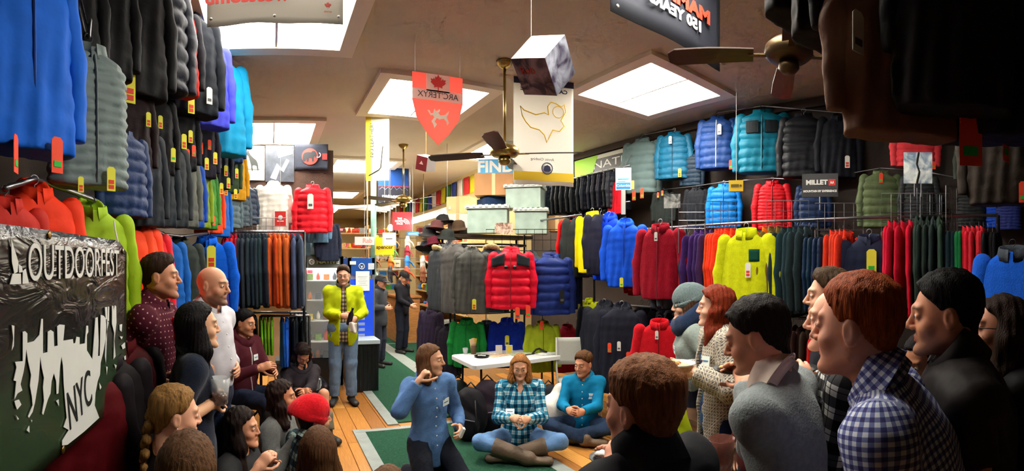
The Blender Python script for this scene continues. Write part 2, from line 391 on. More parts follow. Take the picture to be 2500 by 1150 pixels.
# ---- racks
m_steel = mat('steel_rail', (150, 152, 158), .3, .9); m_post = mat('black_steel', (24, 24, 26), .45, .6)
def rail(name, a, b, label, posts=(), r=.014, m=m_steel):
    a = Vector(a)-Vector((0, 0, .015)); b = Vector(b)-Vector((0, 0, .015)); t = thing(name, label, 'clothes rail', (a.x, a.y, 0))
    MB().tube([a-Vector((a.x, a.y, 0)), b-Vector((a.x, a.y, 0))], r, 8).build('rail', m, t, True)
    for p in posts:
        q = a.lerp(b, p)-Vector((a.x, a.y, 0)); MB().tube([q, (q.x, q.y, 0)], r*1.1, 8).build('post', m_post, t, True)
    return t
RX, RZ = 3.9, 2.16
rail('clothes_rail', (RX, .1, RZ), (RX, 4.75, RZ), 'long steel rail of fleeces along the right wall, upper tier', (0, .34, .67, 1))
rail('clothes_rail', (RX-.25, 4.7, 2.38), (RX-.25, 6.1, 2.38), 'raised steel rail carrying the yellow and blue shells', (0, 1))
rail('clothes_rail', (RX, .1, 1.26), (RX, 6.0, 1.26), 'long steel rail along the right wall, lower tier', (0, .5, 1))
def px_run(px0, px1, n, col, cname, style, where, X=RX, z=RZ, kind='fleece', s=1., flat=.5, tags=None, cat=None, hood=False, mini=True, names=None, wide=1., rot=0., zipc=None, sleeves=None, trim=None):
    grp = f'{cname} {kind}s {where}'
    out = []
    for i in range(n):
        px = px0+(px1-px0)*((i+.5)/n); a = az(px); y = X/math.tan(a) if abs(a) > .02 else 5
        if n > 1: lab = f'{ORD[i]} {cname} {kind} from left, {where}'
        else: lab = f'{cname} {kind} {where}'
        c = tuple(max(0, min(255, int(v*random.uniform(.9, 1.08)))) for v in col)
        c = tuple((v//4)*4 for v in c)
        out.append(garment(style, c, (X+random.uniform(-.015, .015), y, z), math.radians(rot+random.uniform(-5, 5)), lab, s*random.uniform(.97, 1.03), flat, tags if (tags and i == 0) else (), hood, zipc, trim, grp if n > 1 else None, cat or 'jacket', mini=mini, wide=wide, sleeves=sleeves, name=names))
    return out
# upper tier, right
U = 'on upper right rail'
px_run(1396, 1412, 1, (200, 26, 26), 'red', 'shell', U+' beside the yellow shell', X=RX-.25, z=2.38, kind='shell jacket', flat=.6)
px_run(1408, 1426, 1, (44, 44, 50), 'charcoal', 'shell', U+' left of the yellow shell', X=RX-.25, z=2.40, kind='shell jacket', flat=.6)
garment('shell', (250, 222, 10), at(1446, 508, 5.75), face_cam(at(1446, 508, 5.6), -38), 'bright yellow shell jacket turned side-on beside the blue shells', .98, .8, zipc=(40, 40, 44), sleeves=(250, 222, 10))
px_run(1460, 1474, 1, (38, 42, 46), 'black', 'shell', U+' between yellow and blue shells', X=RX-.3, z=2.40, kind='shell jacket', flat=.6)
garment('shell', (8, 60, 214), at(1486, 516, 5.55), face_cam(at(1486, 516, 5.5), -30), 'dark cobalt shell jacket just right of the yellow one', 1., .8, tags=(('w', .06, -.42, 0, .7),), hood=True)
garment('shell', (20, 84, 220), at(1526, 530, 5.2), face_cam(at(1526, 530, 5.2), -12), 'cobalt blue shell jacket facing out with a small green tag at its hem', .95, .9, tags=(('y', -.02, -.7, 0, .9, 'g'),), hood=True, zipc=(10, 40, 140))
px_run(1560, 1600, 4, (226, 52, 26), 'orange-red', 'fleece', 'behind the dark red fleece', z=2.17, mini=False)
garment('fleece', (142, 12, 34), at(1612, 535, 4.9), face_cam(at(1612, 535, 4.9), -28), 'dark red fleece facing out with a white swing tag at its neck', 1.08, .9, tags=(('w', .0, -.13, 0, .7),), zipc=(90, 8, 20), cat='fleece')
px_run(1634, 1660, 2, (84, 100, 112), 'slate grey', 'fleece', U+' right of the dark red fleece', z=2.13, s=1.12, mini=False)
px_run(1660, 1674, 1, (20, 70, 190), 'royal blue', 'fleece', U+' between slate and dark green fleeces', z=2.13)
px_run(1674, 1704, 2, (40, 62, 66), 'dark green', 'fleece', U+' left of the purple fleeces', z=2.12)
px_run(1704, 1752, 4, (78, 48, 112), 'purple', 'fleece', U, z=2.13, s=1.04, mini=False)
px_run(1752, 1800, 5, (236, 70, 34), 'orange-red', 'fleece', 'left of the lime fleece', z=2.13, s=1.0, mini=False)
garment('fleece', (206, 214, 20), at(1822, 545, 4.25), face_cam(at(1822, 545, 4.25), -24), 'lime yellow fleece pullover facing out with a dark green chest pocket', 1.08, .9, tags=(('w', .055, -.33, 0, 1.0, 'r'),), cat='fleece', pocket=1)
px_run(1868, 1884, 1, (244, 120, 24), 'orange', 'fleece', U+' right of the lime fleece', z=2.13, mini=False)
px_run(1884, 1916, 2, (118, 92, 42), 'olive brown', 'fleece', U, z=2.13, s=1.05, mini=False)
px_run(1916, 1984, 5, (36, 58, 62), 'dark slate', 'fleece', U+' above the plaid shirt', z=2.12, s=1.08, mini=False)
px_run(1984, 2030, 4, (28, 48, 72), 'navy', 'micro', U+' left of the orange jackets', z=2.06, kind='quilted jacket')
px_run(2030, 2078, 4, (240, 66, 40), 'orange', 'fleece', 'right of the navy quilted jackets', z=2.08, mini=False)
garment('shell', (30, 38, 62), at(2122, 560, 3.95), face_cam(at(2122, 560, 3.95), -6), 'dark navy jacket facing out with a long yellow and green price tag', 1.0, .9, tags=(('y', .03, -.17, 0, 1.7, 'g'),))
px_run(2168, 2236, 4, (208, 18, 50), 'crimson', 'fleece', U+' right of the navy jacket', z=2.15, s=1.12, mini=False)
px_run(2240, 2308, 5, (48, 62, 56), 'dark green', 'shell', U+' above the dark vest', z=2.15, s=1.06, kind='jacket', mini=False, hood=True)
px_run(2308, 2334, 3, (30, 46, 64), 'dark blue', 'fleece', U+' beside the two green ones', z=2.09)
px_run(2334, 2352, 2, (30, 110, 62), 'green', 'fleece', U, z=2.09)
px_run(2352, 2406, 5, (226, 44, 62), 'coral red', 'fleece', U+' near its right end', z=2.09, s=1.0, mini=False)
px_run(2406, 2440, 3, (24, 26, 28), 'black', 'shell', U+' at its right end', z=2.08, kind='jacket')
garment('fleece', (22, 84, 190), at(2472, 585, 3.0), face_cam(at(2472, 585, 3.0), -14), 'bright blue fleece with a grey collar at the far right edge', 1.0, .9, tags=(('k', .16, -.4, 0, .9),), trim=(60, 66, 74), cat='fleece')
# lower tier, right
D_ = 'on lower right rail'
garment('parka', (38, 40, 50), at(1475, 730, 5.3), face_cam(at(1475, 730, 5.3), -30), 'long black parka hanging low beside the white folding chair', 1.05, .8, hood=True)
garment('parka', (30, 32, 44), at(1518, 735, 5.1), face_cam(at(1518, 735, 5.1), -16), 'long blue-black parka hanging low with orange and red swing tags', 1.05, .8, tags=(('o', -.1, -.42, 0, .8), ('w', .0, -.4, 0, .8), ('o', .1, -.5, 0, 1.0, 'n')), hood=True)
px_run(1444, 1462, 2, (40, 42, 54), 'dark grey', 'parka', D_+' behind the black parkas', X=3.8, z=1.3, kind='parka', s=.95)
garment('fleece', (198, 20, 34), at(1610, 770, 4.6), face_cam(at(1610, 770, 4.6), -10), 'red fleece hanging low behind the person in the beanie', .98, .95, tags=(('w', -.01, -.14, 0, .7),), cat='fleece', zipc=(120, 10, 20))
garment('shell', (28, 40, 96), at(1650, 775, 4.9), face_cam(at(1650, 775, 4.9), -20), 'dark blue jacket hanging low behind the red fleece', .95, .7)
px_run(1556, 1690, 7, (22, 24, 30), 'dark', 'shell', D_+' behind the red fleece', X=4.1, z=1.3, kind='jacket', s=1.05)
px_run(1690, 1860, 6, (36, 38, 46), 'black', 'shell', D_+' behind the patterned cardigan', z=1.24, kind='jacket')
px_run(1880, 1990, 5, (60, 40, 34), 'dark brown', 'shell', D_+' behind the plaid shirt', z=1.24, kind='jacket')
px_run(1992, 2030, 2, (190, 30, 30), 'red', 'shell', D_+' seen beside the plaid shirt', z=1.2, kind='jacket')
garment('fleece', (190, 200, 20), at(1438, 722, 5.9), face_cam(at(1438, 722, 5.9), -50), 'lime green jacket hanging low in the gap left of the black parkas', .75, .7, cat='fleece')
# jackets on the right wall
WH = {}
def wallg(px, yt, yb, style, col, label, X=4.72, turn=0., d=None, **k):
    d = d or X/math.sin(az(px)); s = max(.6, min(1.35, (yb-yt)/FPX*d/(STY[style][0]+.02)))
    p = at(px, yt, d); p.z += .09*s; WH.setdefault('rtop' if p.z > 2.85 else 'rlow', []).append(p.copy())
    return garment(style, col, p, face_cam(p, turn), label, s, **k)
wallg(1568, 345, 478, 'puffer', (92, 112, 112), 'grey-green down jacket beside the long lime and black poster', turn=-25, tags=(('o', -.05, -.72), ('o', .06, -.7)))
wallg(1646, 328, 442, 'puffer', (12, 82, 112), 'teal blue down jacket with a white swing tag left of the mid blue one', turn=-16, tags=(('w', -.02, -.15, 0, .9), ('y', .12, -.62, 0, 1., 'r')), zipc=(16, 50, 70))
wallg(1690, 380, 452, 'puffer', (20, 40, 58), 'dark navy down jacket half hidden between the teal and blue ones', X=4.8, turn=-20, flat=.7)
wallg(1752, 290, 418, 'puffer', (22, 54, 110), 'mid blue down jacket with white tag between the two teal ones', turn=-12, tags=(('w', .05, -.2, 0, 1.1), ('o', .2, -.66)), zipc=(190, 196, 200))
tj = wallg(1862, 276, 428, 'puffer', (4, 104, 130), 'big bright teal down jacket with dark chest panels, top row', turn=-6, tags=(('w', .24, -.66, 0, 1.3),), zipc=(10, 90, 110), wide=1.15)
for sx in (-1, 1): MB().sheet(lambda u, v, sx=sx: (sx*(.03+.115*u), -.108+.02*u*u, -.20-.13*v), 4, 4, .02).build('chest_panel', fabric('shell', (34, 40, 44)), tj)
wallg(1962, 285, 440, 'puffer', (24, 26, 32), 'black down jacket on the wall right of the bright teal one', turn=-4)
wallg(2048, 290, 440, 'shell', (20, 22, 30), 'black jacket on the wall with a red and white round tag', turn=0, tags=(('w', .1, -.56, 0, 1.2, 'r'),), hood=True)
wallg(1768, 455, 560, 'puffer', (12, 112, 194), 'sky blue down jacket in the lower wall row', turn=-10, zipc=(14, 90, 150))
wallg(1886, 448, 565, 'micro', (206, 22, 36), 'red quilted jacket in the lower wall row behind silver wire grids', turn=-6, zipc=(120, 10, 20))
wallg(1985, 452, 560, 'puffer', (20, 44, 84), 'navy down jacket below the black advertising sign', turn=-4)
wallg(2235, 306, 412, 'puffer', (240, 66, 76), 'coral pink down jacket behind the snowy mountain picture', turn=4, wide=1.35, tags=(('o', .2, -.68),))
wallg(2150, 425, 560, 'puffer', (92, 108, 72), 'olive green down jacket behind the wire grid', turn=2, tags=(('o', .0, -.1),))
wallg(2245, 430, 555, 'micro', (40, 44, 46), 'dark quilted jacket behind the tall wire grid', turn=2)
wallg(2372, 452, 560, 'vest', (30, 34, 36), 'black quilted vest left of the blue vests', turn=4, cat='vest', tags=(('o', -.1, -.05), ('o', .1, -.08)))
wallg(2428, 462, 556, 'vest', (18, 80, 214), 'bright blue quilted vest half hidden by a navy one', X=4.8, turn=0, cat='vest')
wallg(2462, 465, 562, 'vest', (34, 44, 110), 'navy quilted vest with a thin red mark at upper right', turn=2, cat='vest', tags=(('o', -.12, -.02),))
wallg(2370, 345, 430, 'shell', (66, 78, 68), 'grey-green jacket hem showing under the dark coats', turn=0, tags=(('o', .1, -.3, 0, 1.4),))
wallg(1700, 462, 545, 'shell', (28, 30, 36), 'black jacket on the lower wall row left of the sky blue one', turn=-12)
wallg(1620, 470, 545, 'shell', (30, 36, 34), 'dark green-black jacket under the grey-green down jacket', turn=-14, tags=(('o', -.1, -.1), ('o', 0, -.06)))
# long black rows near the far end of the right wall
for row, (z, n, p0, p1, nm) in enumerate(((3.12, 14, 1338, 1516, 'upper'), (2.62, 10, 1392, 1512, 'lower'))):
    rail('clothes_rail', (4.5, 4.7, z), (4.5, 7.6, z), f'{nm} wall rail carrying the row of black jackets', (), .012)
    px_run(p0, p1, n, (26, 30, 38), 'black', 'vest' if row else 'puffer', f'in the {nm} row by the white banner', X=4.5, z=z, kind='jacket', s=.78, flat=.7, cat='jacket', mini=False)
wallg(1506, 448, 512, 'shell', (192, 18, 34), 'red jacket at the near end of the black row', X=4.4, turn=-50)
# ---- left wall
HOOKS = {}
def hookbar(key, label, brackets=True, XW=None):
    # a wall rail bent along the hooks it carries, held by brackets from the left wall
    XW = XL if XW is None else XW; pts = sorted(HOOKS[key], key=lambda p: p.y); t = thing('wall_rail', label, 'clothes rail', (XW, pts[0].y, 0))
    q = [Vector((p.x-XW, p.y-pts[0].y, p.z-.014)) for p in pts]; MB().tube(q, .012 if XW < 0 else .006, 6).build('rail', m_steel, t, True)
    for p in (q[::4] if brackets else ()): MB().tube([p, (0, p.y, p.z)], .008, 5).build('bracket', m_steel, t)
ROW = None
def lg(px, yt, yb, d, style, col, label, turn=0., **k):
    s = max(.7, min(1.3, (yb-yt)/FPX*d/(STY[style][0]+.02))); p = at(px, yt, d); p.z += .09*s
    if ROW: HOOKS.setdefault(ROW, []).append(p.copy())
    return garment(style, col, p, face_cam(p, turn), label, s, **k)
ROW = 'top'
lg(52, -95, 388, 1.72, 'shell', (20, 100, 216), 'bright blue shell jacket at the upper left edge', 34, tags=(('o', .08, -.76, 0, 1.1), ('o', -.1, -.78, .7, 1.1)), zipc=(14, 60, 140), sleeves=(20, 100, 216))
lg(216, 128, 470, 2.15, 'vest', (108, 124, 124), 'grey quilted jacket with horizontal stitching on the left wall', 28, tags=(('y', .06, -.66, 0, .95), ('y', -.1, -.72, 0, .6)), zipc=(70, 80, 82), cat='jacket')
Bk = (12, 12, 16)
for px, yt, yb, d, st, c, lab, kw in (
    (150, -150, 190, 2.2, 'shell', Bk, 'black jacket above the grey quilted one on the left wall', {}),
    (236, -110, 200, 2.5, 'shell', (10, 10, 14), 'black jacket right of the bright blue shell, top row', {'tags': (('y', -.1, -.5, .8, 1.1), ('o', .14, -.2, 0, 1.1))}),
    (310, -100, 250, 2.75, 'shell', (12, 10, 14), 'black jacket in the left top row with a yellow and red tag', {'tags': (('y', -.05, -.72, 0, 1.3),)}),
    (366, -70, 230, 3.0, 'puffer', (12, 16, 34), 'dark navy down jacket in the left top row', {'tags': (('y', .05, -.6, .2, 1.1, 'g'), ('w', -.12, -.5))}),
    (424, 20, 238, 3.2, 'shell', (200, 34, 24), 'black and red jacket in the left top row', {'sleeves': (28, 26, 34), 'tags': (('y', -.06, -.5, 0, 1.2),)}),
    (462, 40, 290, 3.5, 'shell', (12, 18, 28), 'dark slate jacket left of the violet one', {'tags': (('w', .1, -.62, 0, 1.), ('y', -.05, -.7, 0, 1.1))}),
    (500, 105, 318, 3.85, 'shell', (64, 70, 196), 'violet blue jacket near the end of the left top row', {}),
    (534, 150, 385, 4.2, 'shell', (16, 140, 186), 'cyan shell jacket at the end of the left top row', {}),
    (556, 270, 400, 4.7, 'shell', (28, 60, 110), 'dark blue jacket behind the cyan shell', {}),
    (310, 215, 400, 2.75, 'shell', (28, 12, 16), 'dark maroon jacket in the shaded middle of the left wall', {'tags': (('y', .14, -.3, 0, 1., 'r'),)}),
    (372, 240, 400, 3.1, 'shell', (10, 10, 14), 'black jacket under the navy down one on the left wall', {'tags': (('y', .02, -.28, 0, 1.), ('o', -.02, -.56), ('y', .16, -.56, 0, 1.1, 'g'))}),
    (432, 250, 400, 3.5, 'shell', (16, 18, 24), 'charcoal jacket with many hanging tags on the left wall', {'tags': (('y', .02, -.45, 0, 1.3), ('y', .1, -.4, 0, 1.1), ('o', .06, -.6, 0, 1.2), ('o', .14, -.55), ('y', -.14, -.7, .3, 1.1, 'g'))}),
    (486, 290, 425, 4.0, 'shell', (22, 18, 36), 'dark violet jacket with a row of yellow tags below', {'tags': (('o', -.04, -.4, 0, 1.2), ('o', .08, -.36), ('y', -.1, -.55, 0, 1.2, 'g'), ('y', .04, -.58, 0, 1.2), ('y', .16, -.5, 0, 1.2))}),
    (522, 330, 440, 4.4, 'shell', (14, 22, 36), 'navy jacket hung with dense yellow tags on the left wall', {'tags': (('y', -.14, -.45, 0, 1.2), ('w', .02, -.4, 0, 1.2), ('y', .12, -.5, 0, 1.2), ('y', -.05, -.62, 0, 1.2), ('y', .16, -.66, 0, 1.2), ('y', .05, -.74, 0, 1.2), ('y', -.16, -.74, 0, 1.2))}),
    (548, 350, 455, 4.8, 'shell', (44, 66, 40), 'dark green jacket under the cyan shell with yellow tags', {'tags': (('y', -.12, -.5, 0, 1.2), ('y', .03, -.56, 0, 1.2), ('y', .14, -.46, 0, 1.2), ('y', -.04, -.72, 0, 1.2), ('y', .12, -.76, 0, 1.2))}),
    (568, 378, 455, 5.2, 'shell', (196, 140, 16), 'mustard yellow jacket left of the wolf poster', {})):
    ROW = 'top' if lab.count('top row') or lab.count('above the grey') else 'mid'
    lg(px, yt, yb, d, st, c, lab, 30, **kw)
for px, yt, yb, d, st, c, lab, kw in (
    (300, 330, 535, 2.65, 'puffer', (28, 52, 98), 'blue down jacket just right of the grey quilted one', {}),
    (338, 322, 560, 2.85, 'shell', (32, 38, 46), 'charcoal jacket in the left middle row, nearest', {}),
    (374, 345, 560, 3.1, 'shell', (28, 36, 44), 'slate jacket in the left middle row, second along', {}),
    (406, 355, 560, 3.35, 'shell', (38, 44, 48), 'charcoal jacket in the left middle row, third along', {}),
    (434, 370, 560, 3.6, 'shell', (88, 92, 86), 'ash grey jacket left of the lime one', {}),
    (456, 400, 560, 3.8, 'shell', (24, 70, 160), 'blue jacket peeking left of the lime one', {'tags': (('y', .05, -.6, 0, 1.2),)}),
    (474, 412, 555, 4.0, 'shell', (120, 146, 30), 'lime green jacket in the left middle row', {'tags': (('o', .0, -.64, 0, 1.),)}),
    (494, 424, 560, 4.25, 'shell', (60, 130, 50), 'mid green jacket right of the lime one', {'tags': (('o', .1, -.64, 0, 1.),)}),
    (508, 440, 560, 4.45, 'shell', (226, 70, 30), 'orange-red jacket sliver beside the green ones', {}),
    (528, 455, 562, 4.7, 'shell', (18, 96, 190), 'bright blue jacket right of the green ones', {}),
    (556, 455, 552, 5.2, 'puffer', (76, 98, 106), 'slate down jacket at the end of the left middle row', {}),
    (580, 456, 550, 5.5, 'puffer', (58, 76, 88), 'blue-grey down jacket beside the slate one', {}),
    (600, 456, 545, 5.8, 'puffer', (40, 56, 76), 'navy down jacket nearest the white parka', {})):
    ROW = 'low'
    lg(px, yt, yb, d, st, c, lab, 40, **kw)
ROW = 'shells'
for px, yt, yb, d, st, c, lab, kw in (
    (84, 476, 870, 1.98, 'shell', (244, 62, 30), 'orange-red shell jacket behind the top of the vinyl banner', {'hood': True, 'turn': 28}),
    (12, 500, 900, 1.7, 'shell', (190, 40, 30), 'dark red jacket at the left edge behind the banner', {'turn': 40}),
    (222, 520, 860, 2.42, 'shell', (150, 186, 32), 'lime green shell jacket behind the top right of the banner', {'hood': True, 'turn': 26}),
    (292, 548, 835, 2.8, 'shell', (248, 74, 34), 'bright orange shell jacket right of the banner', {'hood': True, 'turn': 36}),
    (322, 556, 830, 2.95, 'shell', (246, 70, 36), 'second orange shell jacket behind the first', {'turn': 40, 'tags': (('y', .12, -.62),)}),
    (352, 570, 800, 3.15, 'shell', (222, 30, 44), 'red shell jacket behind the person in maroon', {'hood': True, 'turn': 34}),
    (398, 590, 780, 3.5, 'shell', (20, 92, 176), 'blue shell jacket with an orange tag behind the person in maroon', {'turn': 30, 'tags': (('o', .0, -.12, 0, 1.),)}),
    (440, 594, 770, 3.8, 'shell', (52, 60, 56), 'dark grey-green hooded jacket left of the blue fleece', {'hood': True, 'turn': 20}),
    (505, 590, 775, 4.3, 'fleece', (12, 92, 214), 'bright blue fleece with a yellow price tag above the person in white', {'turn': 6, 'tags': (('y', .03, -.13, 0, 1.7),), 'cat': 'fleece'})):
    lg(px, yt, yb, d, st, c, lab, **kw)
ROW = 'floor'
for i, (px, d, c, lab) in enumerate(((205, 1.95, (84, 8, 16), 'dark red jacket hanging low beneath the vinyl banner'), (255, 2.1, (26, 22, 24), 'black jacket hanging low right of the banner'), (290, 2.35, (80, 8, 16), 'dark red and black jacket low behind the orange strap'),
                                   (335, 2.75, (24, 22, 30), 'black jacket low on the left behind the person in maroon'))):
    lg(px, 925+i*-40, 1330-i*60, d, 'shell', c, lab, 30, sleeves=(26, 20, 24))
HOOKS.update(WH); hookbar('rtop', 'upper wall rail of down jackets on the right wall', True, XR); hookbar('rlow', 'lower wall rail of jackets on the right wall', True, XR)
ROW = None
for k_, l_ in (('top', 'top wall rail along the left wall'), ('mid', 'tag-hung wall rail in the shaded middle of the left wall'), ('low', 'wall rail of the left middle row'), ('shells', 'wall rail of bright shells behind the banner'), ('floor', 'lowest wall rail beneath the vinyl banner')): hookbar(k_, l_, k_ not in ('floor', 'shells'))
# perpendicular rack behind the white shirt
rail('clothes_rail', (-.62, 5.0, 2.1), (.36, 5.0, 2.1), 'steel cross rail holding red, dark and rust fleeces', (0, 1))
rail('clothes_rail', (-.1, 5.05, 1.2), (.42, 5.05, 1.2), 'short low rail holding lime and blue jackets', (0, 1))
rail('clothes_rail', (-.62, 5.22, 1.22), (.40, 5.22, 1.22), 'low cross rail of dark jackets behind the maroon hoodie', (0, 1))
def cross_run(px0, px1, n, col, cname, where, y=5.0, z=2.1, s=1.05, kind='fleece', style='fleece', flat=.5, cat='fleece'):
    for i in range(n):
        px = px0+(px1-px0)*((i+.5)/n); x = y*math.tan(az(px))
        c = tuple(max(0, min(252, int(v*random.uniform(.9, 1.08))))//4*4 for v in col)
        lab = f'{ORD[i]} {cname} {kind} from left, {where}' if n > 1 else f'{cname} {kind} {where}'
        garment(style, c, (x, y, z), math.radians(90+random.uniform(-6, 6)), lab, s*random.uniform(.97, 1.03), flat, group=f'{cname} {kind}s {where}' if n > 1 else None, cat=cat, mini=False)
cross_run(548, 580, 4, (196, 20, 48), 'crimson', 'on the cross rail behind the white shirt')
cross_run(584, 654, 9, (44, 58, 66), 'dark slate', 'on the cross rail above the maroon hoodie')
cross_run(656, 708, 5, (212, 96, 34), 'rust orange', 'on the cross rail')
cross_run(712, 736, 2, (70, 92, 116), 'steel blue', 'on the cross rail beside the display case')
cross_run(632, 668, 4, (140, 214, 44), 'lime green', 'on the low rail', y=5.05, z=1.2, s=.55, kind='top')
cross_run(540, 628, 6, (24, 26, 32), 'black', 'on the low rail behind the maroon hoodie', y=5.2, z=1.22, s=.95, kind='jacket', style='shell', cat='jacket')
cross_run(708, 738, 3, (30, 34, 40), 'charcoal', 'on the low rail beside the display case', y=5.25, z=1.22, s=.95, kind='jacket', style='shell', cat='jacket')
cross_run(684, 706, 2, (20, 92, 196), 'bright blue', 'on the low rail', y=5.05, z=1.2, s=.7, kind='top')
# white parka and red bomber on the dark board
lg(668, 452, 578, 6.5, 'parka', (246, 244, 236), 'white hooded parka hanging under the posters', 0, hood=True, trim=(246, 244, 236), wide=1.15)
lg(763, 458, 572, 6.4, 'puffer', (226, 28, 44), 'red bomber jacket with a white square tag beside the white parka', 0, tags=(('w', -.03, -.2, 0, 1.8),), trim=(226, 28, 44))
lg(775, 505, 590, 6.6, 'shell', (96, 140, 176), 'pale blue jacket hem showing under the red bomber', 0)
lg(724, 560, 690, 6.86, 'fleece', (190, 20, 36), 'red jacket hanging beside the glass display case', 50, cat='fleece')
lg(800, 545, 640, 6.7, 'shell', (34, 40, 60), 'navy jacket right of the water bottle box', 30)
# round rack in the middle
MBR = thing('round_rack', 'black round clothes rack behind the white table', 'clothes rack', (2.9, 5.95, 0))
MB().tube([(.62*math.cos(a), .5*math.sin(a), 2.0) for a in np.linspace(0, 2*math.pi, 24, False)], .014, 6, True).build('ring', m_post, MBR, True)
MB().tube([(.6*math.cos(a), .48*math.sin(a), 1.1) for a in np.linspace(0, 2*math.pi, 24, False)], .012, 6, True).build('ring', m_post, MBR, True)
for a in (.4, 2.0, 3.5, 5.0): MB().tube([(.62*math.cos(a), .5*math.sin(a), 2.0), (.62*math.cos(a), .5*math.sin(a), 0)], .014, 6).build('post', m_post, MBR, True)
for px, yt, yb, d, st, c, lab, kw in (
    (1072, 612, 760, 6.0, 'parka', (58, 62, 66), 'dark grey parka leftmost on the round rack', {'turn': -60, 'hood': True}),
    (1092, 606, 765, 5.9, 'parka', (72, 72, 74), 'grey parka second from left on the round rack', {'turn': -50, 'hood': True}),
    (1112, 604, 768, 5.75, 'parka', (84, 82, 80), 'pale grey parka third from left on the round rack', {'turn': -40}),
    (1152, 616, 768, 5.45, 'parka', (78, 78, 74), 'grey parka facing out with a yellow tag, left of the red one', {'turn': -12, 'hood': True, 'tags': (('y', .06, -.74, 0, 1.2),), 'zipc': (40, 40, 42)}),
    (1200, 610, 765, 5.7, 'parka', (40, 46, 54), 'dark parka with a pale fur ruff behind the red down jacket', {'turn': -10}),
    (1248, 614, 758, 5.35, 'puffer', (214, 16, 44), 'red down jacket with black shoulders facing out on the round rack', {'turn': -4, 'tags': (('o', .08, -.72, .2, 1.1, 'n'), ('o', .2, -.7, 0, 1.1)), 'sleeves': (214, 16, 44), 'zipc': (150, 8, 26)}),
    (1296, 625, 770, 5.6, 'parka', (52, 62, 66), 'slate parka with a small red logo right of the red down jacket', {'turn': 10, 'hood': True}),
    (1344, 628, 772, 5.5, 'puffer', (28, 46, 112), 'navy blue down jacket with a black and white square tag', {'turn': 14, 'tags': (('k', .1, -.46, .3, 1.3),)}),
    (1372, 625, 760, 5.9, 'shell', (26, 38, 84), 'dark navy jacket at the right of the round rack', {'turn': 30}),
    (1140, 785, 900, 5.75, 'fleece', (30, 140, 62), 'green fleece hanging low behind the white table', {'turn': -14, 'zipc': (20, 90, 44)}),
    (1096, 800, 920, 5.95, 'shell', (40, 34, 46), 'dark purple-black jacket left of the green fleece', {'turn': -40}),
    (1188, 790, 890, 5.9, 'shell', (28, 34, 48), 'dark sleeve-heavy jacket between green and blue low jackets', {'turn': 0}),
    (1238, 785, 900, 5.75, 'fleece', (22, 50, 170), 'blue fleece hanging low behind the yellow tag on the table', {'turn': 0, 'tags': (('y', .0, -.28, 0, 1.3, 'n'),)}),
    (1325, 792, 910, 5.6, 'shell', (168, 186, 40), 'lime shell jacket hanging low behind the white table', {'turn': 8, 'zipc': (110, 124, 30), 'tags': (('o', -.03, -.02, 0, 1.1),)}),
    (1385, 800, 910, 5.9, 'shell', (150, 22, 40), 'dark red jacket behind the white folding chair', {'turn': 20}),
    (1052, 760, 880, 6.4, 'shell', (52, 42, 62), 'plum jacket low at the left of the round rack', {'turn': -50})):
    t_ = lg(px, yt, yb, d, st, c, lab, **kw)
    if 'black shoulders' in lab:
        for sx in (-1, 1): MB().sheet(lambda u, v, sx=sx: (sx*(.07+.145*u), -.085+.012*u*u, -.115-.05*u-.13*v*(1-.2*u)), 5, 5, .03).build('shoulder_panel', fabric('shell', (44, 50, 54)), t_, True)
        for sx in (-1, 1): MB().lathe([(.001, -.012), (.02, -.008), (.022, .006), (.001, .012)], 10).build('cord_stopper', mat('black_rubber', (14, 14, 16), .4), t_, True, (sx*.05, -.13, -.27), (math.pi/2, 0, 0))
    if 'fur ruff' in lab or 'leftmost' in lab:
        fu = np_mesh('fur_ruff', *surfnet(lambda p: np.abs(np.hypot(np.hypot(p[:, 0], p[:, 1]*1.3)-.085, p[:, 2]+.5*p[:, 1]))-.035+.012*wob(p, 120, 3, 6), (-.16, -.14, -.13), (.16, .14, .13), .011))
        obj('fur_ruff', fu, mat('pale_fur', (196, 170, 120), .95, bump=(150, .9), var=.3, vscale=40), t_, (0, -.01, -.075))
ROW = 'near'
# dark coats hanging close by at the upper right
for px, yt, yb, d, st, c, lab, kw in (
    (1955, -330, 25, 1.75, 'parka', (22, 20, 20), 'black coat close by at the top above the fan', {'turn': 50}),
    (2040, -330, 40, 1.55, 'parka', (26, 24, 24), 'black coat close by at the top, left end of the dark mass', {'turn': 40}),
    (2120, -250, 150, 1.45, 'shell', (34, 32, 34), 'dark grey coat close by with a gathered cuff over the fan', {'turn': 30, 'tags': (('y', .1, -.72, .2, 1.2, 'g'),)}),
    (2195, -130, 350, 1.4, 'shell', (112, 80, 60), 'dark brown coat close by with a red and green price tag', {'turn': 20, 'tags': (('o', .02, -.52, 0, 1.3), ('o', .2, -.62, 1.2, 1.2), ('w', -.19, -.42, .6, 1.2))}),
    (2330, -260, 230, 1.3, 'parka', (24, 22, 22), 'black coat close by overhead at the right, second from the edge', {'turn': 10}),
    (2300, -140, 330, 1.6, 'shell', (26, 24, 24), 'black coat close by right of the brown one', {'turn': 10, 'tags': (('o', .22, -.8, .9, 1.2),)}),
    (2420, -120, 360, 1.5, 'shell', (28, 25, 24), 'black coat close by with a long red tag at its hem', {'turn': 4, 'tags': (('o', -.08, -.72, .2, 1.7),)}),
    (2500, -160, 350, 1.45, 'parka', (24, 22, 22), 'black coat close by cut off at the right edge', {'turn': 0}),
    (2440, 250, 400, 2.3, 'shell', (52, 44, 38), 'brown-grey coat hem behind the black coats at right', {'turn': 0, 'tags': (('o', .16, -.66, 0, 1.2),)})):
    lg(px, yt, yb, d, st, c, lab, **kw)
